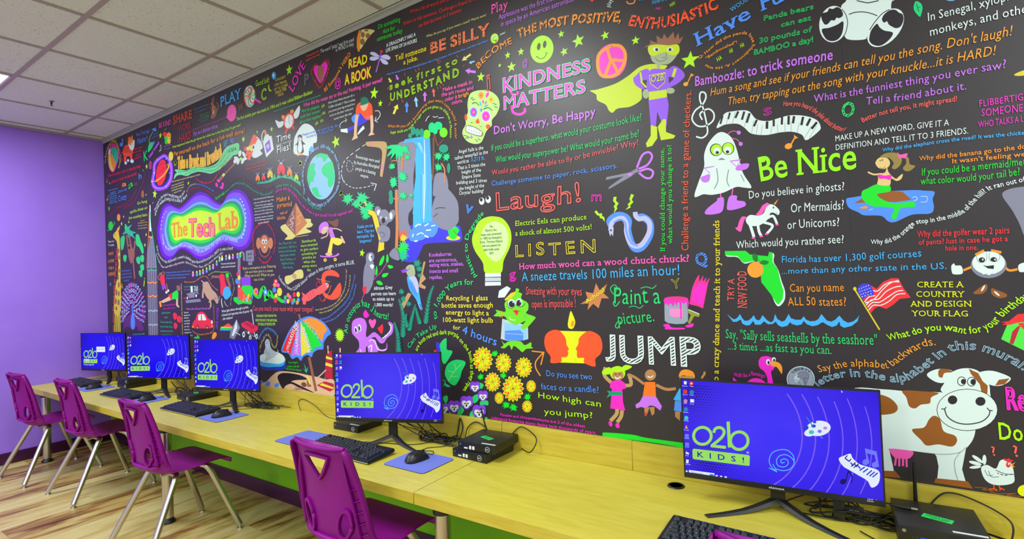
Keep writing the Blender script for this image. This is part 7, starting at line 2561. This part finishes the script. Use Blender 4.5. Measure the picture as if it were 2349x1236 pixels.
# ---------------------------------------------------------------- keyboards
def make_keyboard(near):
    t = empty('keyboard', (0, 0, 0)); W_, D_ = .452, .152
    def zt(y): return .016+(y+D_/2)/D_*.014
    b = MB()
    n0 = [(-W_/2, -D_/2, .004), (W_/2, -D_/2, .004), (W_/2, D_/2, .012), (-W_/2, D_/2, .012)]
    vb = [b.bm.verts.new(v) for v in n0]; vt = [b.bm.verts.new((x*.992, y*.985, zt(y)-.003)) for x, y, z in n0]
    for f in ([vb[::-1], vt]+[[vb[i], vb[(i+1) % 4], vt[(i+1) % 4], vt[i]] for i in range(4)]): b.bm.faces.new(f)
    bmesh.ops.bevel(b.bm, geom=list(b.bm.edges), offset=.003, segments=2, affect='EDGES'); b._new(b.bm.faces, True)
    b.build('keyboard_body', M['blackp'], t)
    b = MB(); b.box(-W_/2+.002, W_/2-.002, -D_/2-.0006, -D_/2+.002, .006, .0075); b.build('front_line', M['white'], t)
    for sx in (-1, 1):
        b = MB(); b.box(-.012, .012, -.003, .003, 0, .014, .001); b.build('tilt_foot', M['blackp'], t, (sx*.17, D_/2-.015, 0))
        b = MB(); b.box(-.012, .012, -.004, .004, 0, .006); b.build('rubber_pad', M['rub'], t, (sx*.17, -D_/2+.012, 0))
    u = .0192; x0 = -W_/2+.012; rows = []
    R0 = D_/2-.022
    def row(y, keys):
        for x, w_, lab in keys: rows.append((x0+(x+w_/2)*u, y, w_, lab))
    main = 15
    row(R0, [(0, 1, 'Esc')]+[(2+i+(i//4)*.5, 1, 'F%d' % (i+1)) for i in range(12)]+[(15.25+i, 1, l) for i, l in enumerate(('Prt', 'Scr', 'Pau'))])
    row(R0-.0245, [(i, 1, c) for i, c in enumerate("*1234567890-=")]+[(13, 2, 'Back')]+[(15.25+i, 1, l) for i, l in enumerate(('Ins', 'Hm', 'PU'))]+[(18.5+i, 1, l) for i, l in enumerate('N/*-')])
    row(R0-.0437, [(0, 1.5, 'Tab')]+[(1.5+i, 1, c) for i, c in enumerate('QWERTYUIOP()')]+[(13.5, 1.5, '/')]+[(15.25+i, 1, l) for i, l in enumerate(('Del', 'End', 'PD'))]+[(18.5+i, 1, l) for i, l in enumerate('789')])
    row(R0-.0629, [(0, 1.75, 'Caps')]+[(1.75+i, 1, c) for i, c in enumerate("ASDFGHJKL;'")]+[(12.75, 2.25, 'Enter')]+[(18.5+i, 1, l) for i, l in enumerate('456')])
    row(R0-.0821, [(0, 2.25, 'Shift')]+[(2.25+i, 1, c) for i, c in enumerate("ZXCVBNM,./")]+[(12.25, 2.75, 'Shift'), (16.25, 1, '^' if 0 else '*')]+[(18.5+i, 1, l) for i, l in enumerate('123')])
    row(R0-.1013, [(0, 1.25, 'Ctrl'), (1.25, 1.25, 'Win'), (2.5, 1.25, 'Alt'), (3.75, 6.25, ''), (10, 1.25, 'Alt'), (11.25, 1.25, 'Win'), (12.5, 1.25, '='), (13.75, 1.25, 'Ctrl')]+[(15.25+i, 1, l) for i, l in enumerate('+-+')]+[(18.5, 2, '0'), (20.5, 1, '.')])
    cache = {}; joined = MB()
    def keymesh(w_, mb=None, ox=0, oy=0, oz=0):
        b = mb or MB(); hx, hy = w_*u/2-.0009, u/2-.0009; tx, ty = hx-.0024, hy-.0026
        lo = [b.bm.verts.new((ox+x, oy+y, oz)) for x, y in ((-hx, -hy), (hx, -hy), (hx, hy), (-hx, hy))]
        hi = [b.bm.verts.new((ox+x, oy+y+.0006, oz+.0075)) for x, y in ((-tx, -ty), (tx, -ty), (tx, ty), (-tx, ty))]
        fs = [b.bm.faces.new(hi)]+[b.bm.faces.new((lo[i], lo[(i+1) % 4], hi[(i+1) % 4], hi[i])) for i in range(4)]
        b._new(fs); return b
    lab = ([], [])
    for x, y, w_, tx in rows:
        if near:
            if w_ not in cache: o = keymesh(w_).build('key', M['key'], t, (x, y, zt(y)-.003)); cache[w_] = o.data
            else: link('key', cache[w_], t, (x, y, zt(y)-.003))
        else: keymesh(w_, joined, x, y, zt(y)-.003)
        if tx:
            H = .0042 if len(tx) == 1 else .0024; a = 0; st = (.012, 2)
            tot = sum(GL[(st, c)][4] for c in tx)*H; ox = x-(w_*u/2-.0045) if len(tx) > 1 else x-.0035
            for c in tx:
                g = GL[(st, c)]; n = len(lab[0]); lab[0].extend((ox+(a+p)*H*.9, y+q*H, zt(y)+.00475) for p, q in g[0]); lab[1].extend(tuple(n+i for i in f) for f in g[1]); a += g[4]
    if not near:
        o = joined.build('keys', M['key'], t); o['kind'] = 'stuff'
    me = bpy.data.meshes.new('key_legends'); me.from_pydata(lab[0], [], lab[1]); me.materials.append(M['keyw']); me.update(); o = link('key_legends', me, t); o['kind'] = 'stuff'
    return t
KB = [((.345, -.315), .02, 0, 'black keyboard nearest the purple wall'), ((1.336, -.349), .044, 0, 'black keyboard between the second and third purple chairs'), ((2.300, -.346), .015, 0, 'black keyboard in front of the third monitor from the purple wall'),
      ((3.860, -.390), -.01, 1, 'black keyboard behind the fourth chair, between two blue mouse pads'), ((5.530, -.438), -.03, 1, 'black keyboard under the nearest large monitor')]
kf = None
for (x, y), rz, near_, lb in KB:
    if near_ or kf is None:
        t = make_keyboard(near_); kf = kf or t
    else: t = copy_tree(kf)
    t.location = (x, y, DZ); t.rotation_euler = (0, 0, rz); tag(t, lb, 'keyboard', 'black keyboards on the counter')
# ---------------------------------------------------------------- mouse pads and mice
def rrect(w_, d_, r, n=6):
    o = []
    for cx, cy, a0 in ((w_/2-r, d_/2-r, 0), (-w_/2+r, d_/2-r, 90), (-w_/2+r, -d_/2+r, 180), (w_/2-r, -d_/2+r, 270)):
        for i in range(n+1): a = math.radians(a0+90*i/n); o.append((cx+r*math.cos(a), cy+r*math.sin(a)))
    return o
PD = [(.715, -.330, .0, 'pale blue mouse pad nearest the purple wall'), (1.665, -.335, .02, 'pale blue mouse pad behind the third chair, partly hidden'), (2.655, -.322, .0, 'blue mouse pad to the right of the third keyboard from the purple wall'),
      (3.512, -.365, .0, 'empty blue mouse pad behind the fourth chair without a mouse'), (4.245, -.335, -.01, 'blue mouse pad in front of the two stacked mini computers')]
p0 = None
for x, y, rz, lb in PD:
    if p0 is None:
        p0 = t = empty('mouse_pad', (0, 0, 0)); b = MB(); b.prism(rrect(.232, .192, .02), 0, .0022); b.build('rubber_base', M['padr'], t)
        b = MB(); b.prism(rrect(.2316, .1916, .02), .0022, .003); b.build('fabric_top', M['pad'], t)
    else: t = copy_tree(p0)
    t.location = (x, y, DZ); t.rotation_euler = (0, 0, rz); tag(t, lb, 'mouse pad', 'blue mouse pads on the counter')
def make_mouse():
    t = empty('computer_mouse', (0, 0, 0))
    def shape(bm_pts):
        pass
    def surf(u0, u1, v0, v1, off, nu=12, nv=12):
        b = MB(); G = []
        for i in range(nu+1):
            r = []
            for j in range(nv+1):
                u_, v_ = u0+(u1-u0)*i/nu, v0+(v1-v0)*j/nv           # u along length -1..1, v across -1..1
                yy = .056*u_; hw_ = .031*(1-abs(u_)**3.2)**.5*(1-.06*u_); hh = .036*(1-abs(u_+.12)**2.4/1.4)**.6 if abs(u_+.12) < 1.14 else 0
                a = v_*PI/2; x = hw_*math.sin(a); z = .003+max(0, hh*(1-abs(u_)**4))*max(0, math.cos(a))**.72
                r.append(b.bm.verts.new((x*(1+off), yy*(1+off*.4), z+off*.02)))
            G.append(r)
        fs = []
        for i in range(nu):
            for j in range(nv):
                try: fs.append(b.bm.faces.new((G[i][j], G[i+1][j], G[i+1][j+1], G[i][j+1])))
                except ValueError: pass
        b._new(fs, True); return b
    b = surf(-1, 1, -1, 1, 0, 20, 20); b.box(-.022, .022, -.045, .045, 0, .004); b.build('mouse_body', M['blackp'], t)
    surf(.12, .9, .07, .78, .03).build('mouse_button', M['blackp'], t); surf(.12, .9, -.78, -.07, .03).build('mouse_button', M['blackp'], t)
    b = MB(); b.tube([(-.0035, .030, .030), (.0035, .030, .030)], .0068, 16); b.build('scroll_wheel', M['rub'], t)
    return t
MS = [(.735, -.345, -.15, 'black mouse on the pad nearest the purple wall'), (1.69, -.345, -.15, 'black mouse on the second blue pad from the purple wall'), (2.652, -.330, -.2, 'black mouse on the blue pad beside the third keyboard'),
      (4.230, -.330, -.2, 'black mouse on the blue pad before the stacked mini computers')]
m0 = None
for x, y, rz, lb in MS:
    t = make_mouse() if m0 is None else copy_tree(m0); m0 = m0 or t
    t.location = (x, y, DZ+.003); t.rotation_euler = (0, 0, rz); tag(t, lb, 'mouse', 'black mice on the counter')
# ---------------------------------------------------------------- mini computers
def plane_text(txt, wd, h, m, name, parent, loc, rx, rz=0):
    o = word(txt, wd, h, m, name, parent, 0, 0, 0); o.location = loc; o.rotation_euler = (rx, 0, rz); return o
def make_pc(sticker, strip, ports):
    t = empty('mini_computer', (0, 0, 0)); W_, D_, H_ = .184, .186, .0352
    b = MB(); b.box(-W_/2, W_/2, -D_/2+.006, D_/2, .0012, H_, .0015); b.build('case', M['blackm'], t)
    fb = MB(); fb.box(-W_/2-.0003, W_/2+.0003, -D_/2, -D_/2+.006, .0008, H_+.0004, .001)
    fr = fb.build('front_bezel', M['blackp'], t)
    g = MB()
    for i in range(22):
        for j in range(4): 
            cx = .012+i*.0034; cz = .007+j*.0066+(i % 2)*.0033
            if cx < W_/2-.003 and not (.045 < cx < .07 and .006 < cz < .03): g.tube([(cx, -D_/2-.0002, cz), (cx, -D_/2-.0008, cz)], .0013, 6)
    gr = g.build('grille_holes', M['rub'], fr); gr['kind'] = 'stuff'
    b = MB(); b.tube([(.0575+.0105*math.cos(a*PI/12), -D_/2-.0008, .0176+.0105*math.sin(a*PI/12)) for a in range(25)], .0007, 6, False); b.build('logo_ring', M['keyw'], fr)
    plane_text('DELL', .0155, .0052, M['keyw'], 'logo_letters', fr, (.0575, -D_/2-.0009, .0152), 0)
    for i, x in enumerate((-.040, -.020)):
        b = MB(); b.box(x-.0068, x+.0068, -D_/2-.0008, -D_/2+.001, .007, .0125); b.build('usb_port', M['usb'] if ports else M['key'], fr)
    for x in (-.062, -.053): b = MB(); b.tube([(x, -D_/2-.0006, .010), (x, -D_/2+.001, .010)], .0032, 12); b.build('audio_jack', M['key'], fr)
    b = MB(); b.tube([(-.080, -D_/2-.0008, .024), (-.080, -D_/2+.001, .024)], .0045, 14); b.build('power_button', M['steel'], fr)
    if sticker:
        b = MB(); b.box(-.032, .032, -.013, .013, H_, H_+.0004, M4=Matrix.Translation((0, -.01, 0)) @ Matrix.Rotation(-.35, 4, 'Z')); g_ = b.build('green_label', M['gsticker'], t)
        plane_text('DEVICE TAG', .050, .0065, M['key'], 'label_print', g_, (0, -.010, H_+.0008), -PI/2, -.35).rotation_euler = (-PI/2, 0, -.35)
        plane_text('DO NOT', .034, .0055, M['key'], 'label_print', g_, (0.002, -.020, H_+.0008), -PI/2, -.35).rotation_euler = (-PI/2, 0, -.35)
    if strip:
        b = MB(); b.box(.02, .088, -.083, -.074, H_, H_+.0004); b.build('white_strip', M['label'], t)
    return t
def side_labels(t, zs_):
    for x, w_ in ((-.060, .020), (-.034, .012), (-.018, .012)):
        b = MB(); b.box(x, x+w_*.9, -.0942, -.0934, .008, .022 if w_ < .015 else .014); b.build('spec_sticker', M['label'] if w_ < .015 else M['keyw'], t)
PC = [(.935, -.135, 0, 0, 0, 0, 'lower black mini computer of the stack behind the second monitor from the purple wall'), (.94, -.132, .03, 1, 0, 0, 'upper black mini computer of the stack behind the second monitor from the purple wall'),
      (1.935, -.130, .0, 0, 1, 0, 'single black mini computer with green sticker left of the third monitor'), (3.585, -.092, .02, 0, 0, 1, 'single black mini computer below the left edge of the fourth monitor'),
      (4.425, -.128, -.05, 0, 0, 0, 'lower black mini computer of the stack beside the fourth monitor'), (4.45, -.122, .04, 1, 1, 1, 'upper mini computer with green sticker on the stack beside the fourth monitor'),
      (5.945, -.130, .03, 0, 0, 0, 'lower black mini computer of the stack at the right end of the counter'), (5.942, -.138, .05, 1, 1, 1, 'upper mini computer with antenna and green sticker, at the right end of the counter')]
pcs = []
for i, (x, y, rz, lv, stk, sp_, lb) in enumerate(PC):
    t = make_pc(stk, sp_, i >= 6); t.location = (x, y, DZ+lv*.0362); t.rotation_euler = (0, 0, rz); tag(t, lb, 'computer', 'mini desktop computers on the counter'); pcs.append(t)
    if i in (4, 5): side_labels(t, 0)
# antennas screw into the computers' backs
for t, (lx, ly), tilt, L_ in ((pcs[7], (-.032, .097), (.0, .0), .105), (pcs[5], (-.075, .097), (-.45, .05), .085)):
    b = MB(); b.tube([(0, 0, 0), (0, .014, 0)], .0045, 10); b.tube([(0, .012, -.004), (tilt[0]*.02, .013, .02), (tilt[0]*L_, .013+tilt[1]*L_, .02+L_)], [.0052, .0052, .0036], 12)
    b.build('antenna', M['rub'], t, (lx, ly-.004, .018))
# ---------------------------------------------------------------- cables
def cable(name, pts, r, label, cat='cable', group=None, m='rub', k=8):
    b = MB(); b.tube(smooth_path([tuple(p) for p in pts], k), r, 8); o = b.build(name, M[m]); tag(o, label, cat, group); return o
ST = ['behind the monitor nearest the purple wall', 'behind the second monitor from the purple wall', 'behind the third monitor from the purple wall', 'behind the fourth monitor by the chrome post', 'behind the large near monitor']
rc = random.Random(11)
for i, (loc, rz, _) in enumerate(MN):
    x, y = loc[0], loc[1]; cx = x+.12
    for j in range(8 if i > 1 else 6):
        r = rc.choice([.0017, .0022, .0028]); n = rc.randint(5, 8); z0 = DZ+r
        pts = [(x+rc.uniform(-.05, .2), max(y+.075, -.16)+rc.uniform(0, .03), DZ+rc.uniform(.06, .13))]
        a = rc.uniform(0, 6.28); ox, oy = cx+rc.uniform(-.04, .16), -.085+rc.uniform(-.02, .01); rad = rc.uniform(.03, .075)
        for q in range(n):
            a += rc.uniform(.8, 1.5); lift = z0+(rc.uniform(0, .035) if q % 2 else rc.uniform(0, .006))
            pts.append((ox+rad*1.5*math.cos(a)+q*.006, min(-.032, oy+rad*.62*math.sin(a)), lift))
        pts.append((ox+rc.uniform(.08, .2), -.035-rc.uniform(0, .02), DZ+rc.uniform(.004, .02)))
        cable('power_cable', pts, r, 'tangled black cables on the counter '+ST[i], 'cable', 'tangled cables '+ST[i])
# mouse and keyboard leads
for (x, y, rz, lb), w_ in zip(MS, ('first', 'second', 'third', 'fourth')):
    px = x+.012; cable('mouse_lead', [(px, y+.052, DZ+.014), (px+.004, y+.075, DZ+.008), (px-.03, y+.115, DZ+.0035), (px-.075, y+.10, DZ+.003), (px-.08, y+.14, DZ+.003), (px-.03, y+.19, DZ+.003), (px-.035, y+.235, DZ+.006)], .0016, 'thin lead of the %s' % lb.replace('black ', '').replace(' to the right of', ' by'))
for (x, y), rz, _, lb in KB:
    big = x > 5
    pts = [(x+.06, y+.074, DZ+.012), (x+.06, y+.10, DZ+.003), (x+.12, y+.14, DZ+.003), (x+.22, y+.15, DZ+.003), (x+.30, y+.20, DZ+.003), (x+.24, y+.27, DZ+.006)] if big else [(x-.02, y+.075, DZ+.012), (x-.02, y+.12, DZ+.006), (x+.05, y+.15, DZ+.003), (x+.20, y+.20, DZ+.003), (x+.26, y+.26, DZ+.006)]
    cable('keyboard_lead', pts, .0018, 'thin lead of the %s' % lb.replace('black ', '').replace(' to the right of', ' by'))
cable('hanging_cable', [(2.985, -.035, DZ+.002), (2.95, -.026, DZ+.05), (3.0, -.025, DZ+.07), (3.12, -.03, DZ+.045), (3.25, -.05, DZ+.004), (3.40, -.06, DZ+.003), (3.50, -.02, DZ+.01)], .0018, 'single black cable arching against the backsplash between third and fourth monitors')
cable('looped_cable', [(4.26, -.05, DZ+.004), (4.26, -.03, DZ+.06), (4.31, -.026, DZ+.095), (4.37, -.026, DZ+.07), (4.36, -.03, DZ+.03), (4.37, -.025, DZ+.01)], .0025, 'black cable looping up in front of the pansy picture', 'cable')
cable('looped_cable', [(4.20, -.045, DZ+.003), (4.205, -.03, DZ+.05), (4.215, -.026, DZ+.10), (4.23, -.028, DZ+.06), (4.22, -.05, DZ+.01), (4.16, -.09, DZ+.004)], .003, 'thicker black cable rising beside the fourth monitor edge', 'cable')
cable('looped_cable', [(4.50, -.025, DZ+.06), (4.56, -.028, DZ+.105), (4.64, -.04, DZ+.07), (4.62, -.06, DZ+.015), (4.57, -.05, DZ+.02)], .0022, 'black cable looping behind the two stacked mini computers', 'cable')
# power brick lead lying over the near computer, with a silver barrel plug
t = empty('barrel_plug', (5.885, -.128, DZ+.0785)); tag(t, 'loose barrel plug with ribbed sleeve lying on the near mini computer', 'plug')
b = MB(); b.tube(smooth_path([(-.30, .03, -.02), (-.20, .03, .0), (-.12, .012, .004), (-.04, .004, .001)], 6), .0022, 8); b.build('lead', M['rub'], t)
b = MB(); b.tube([(-.044, .004, .001), (-.043, .004, .001), (-.018, .0, 0), (.004, 0, 0)], [.002, .0042, .0058, .0058], 14); b.build('sleeve', M['rub'], t)
b = MB(); b.tube([(.004, 0, 0), (.018, 0, 0)], .0036, 14); b.build('metal_tip', M['gold'], t)
cable('looped_cable', [(5.93, -.035, DZ+.05), (5.97, -.028, DZ+.10), (6.03, -.03, DZ+.095), (6.10, -.05, DZ+.06), (6.09, -.10, DZ+.02), (6.07, -.13, DZ+.012), (6.14, -.14, DZ+.01)], .0022, 'black cable arching over the computer at the right end of the counter', 'cable')
cable('adapter_cable', [(6.04, -.05, DZ+.02), (6.08, -.07, DZ+.018), (6.12, -.09, DZ+.016), (6.20, -.12, DZ+.012), (6.34, -.2, DZ+.004)], .003, 'thick black lead with an inline lump at the right edge', 'cable')
cable('adapter_cable', [(6.10, -.16, DZ+.006), (6.12, -.11, DZ+.02), (6.17, -.09, DZ+.02), (6.24, -.13, DZ+.008), (6.36, -.17, DZ+.004)], .0026, 'thin black lead looping at the right edge of the counter', 'cable')
b = MB(); b.tube([(6.095, -.078, DZ+.019), (6.10, -.080, DZ+.019), (6.15, -.102, DZ+.016), (6.155, -.104, DZ+.016)], [.004, .008, .008, .004], 12); tag(b.build('inline_plug', M['rub']), 'chunky black inline connector on the lead at the right edge', 'plug')
# connector hanging under the near monitor
t = empty('video_adapter', (5.735, -.105, DZ)); tag(t, 'black video adapter with white print under the near monitor', 'adapter')
b = MB(); b.box(-.03, .0, -.012, .012, .004, .062, .003); b.box(0, .045, -.010, .010, .028, .046, .002); b.build('adapter_body', M['blackm'], t)
plane_text('CE FC', .024, .006, M['keyw'], 'adapter_print', t, (.022, -.0108, .034), 0)
for i, (dy, dz) in enumerate(((.0, .041), (.0, .033))):
    b = MB(); b.tube(smooth_path([(.045, dy, dz), (.08, dy+.01, dz-.006+i*.004), (.12, dy+.03, dz-.015)], 5), .002, 8); b.build('adapter_lead', M['rub'], t)
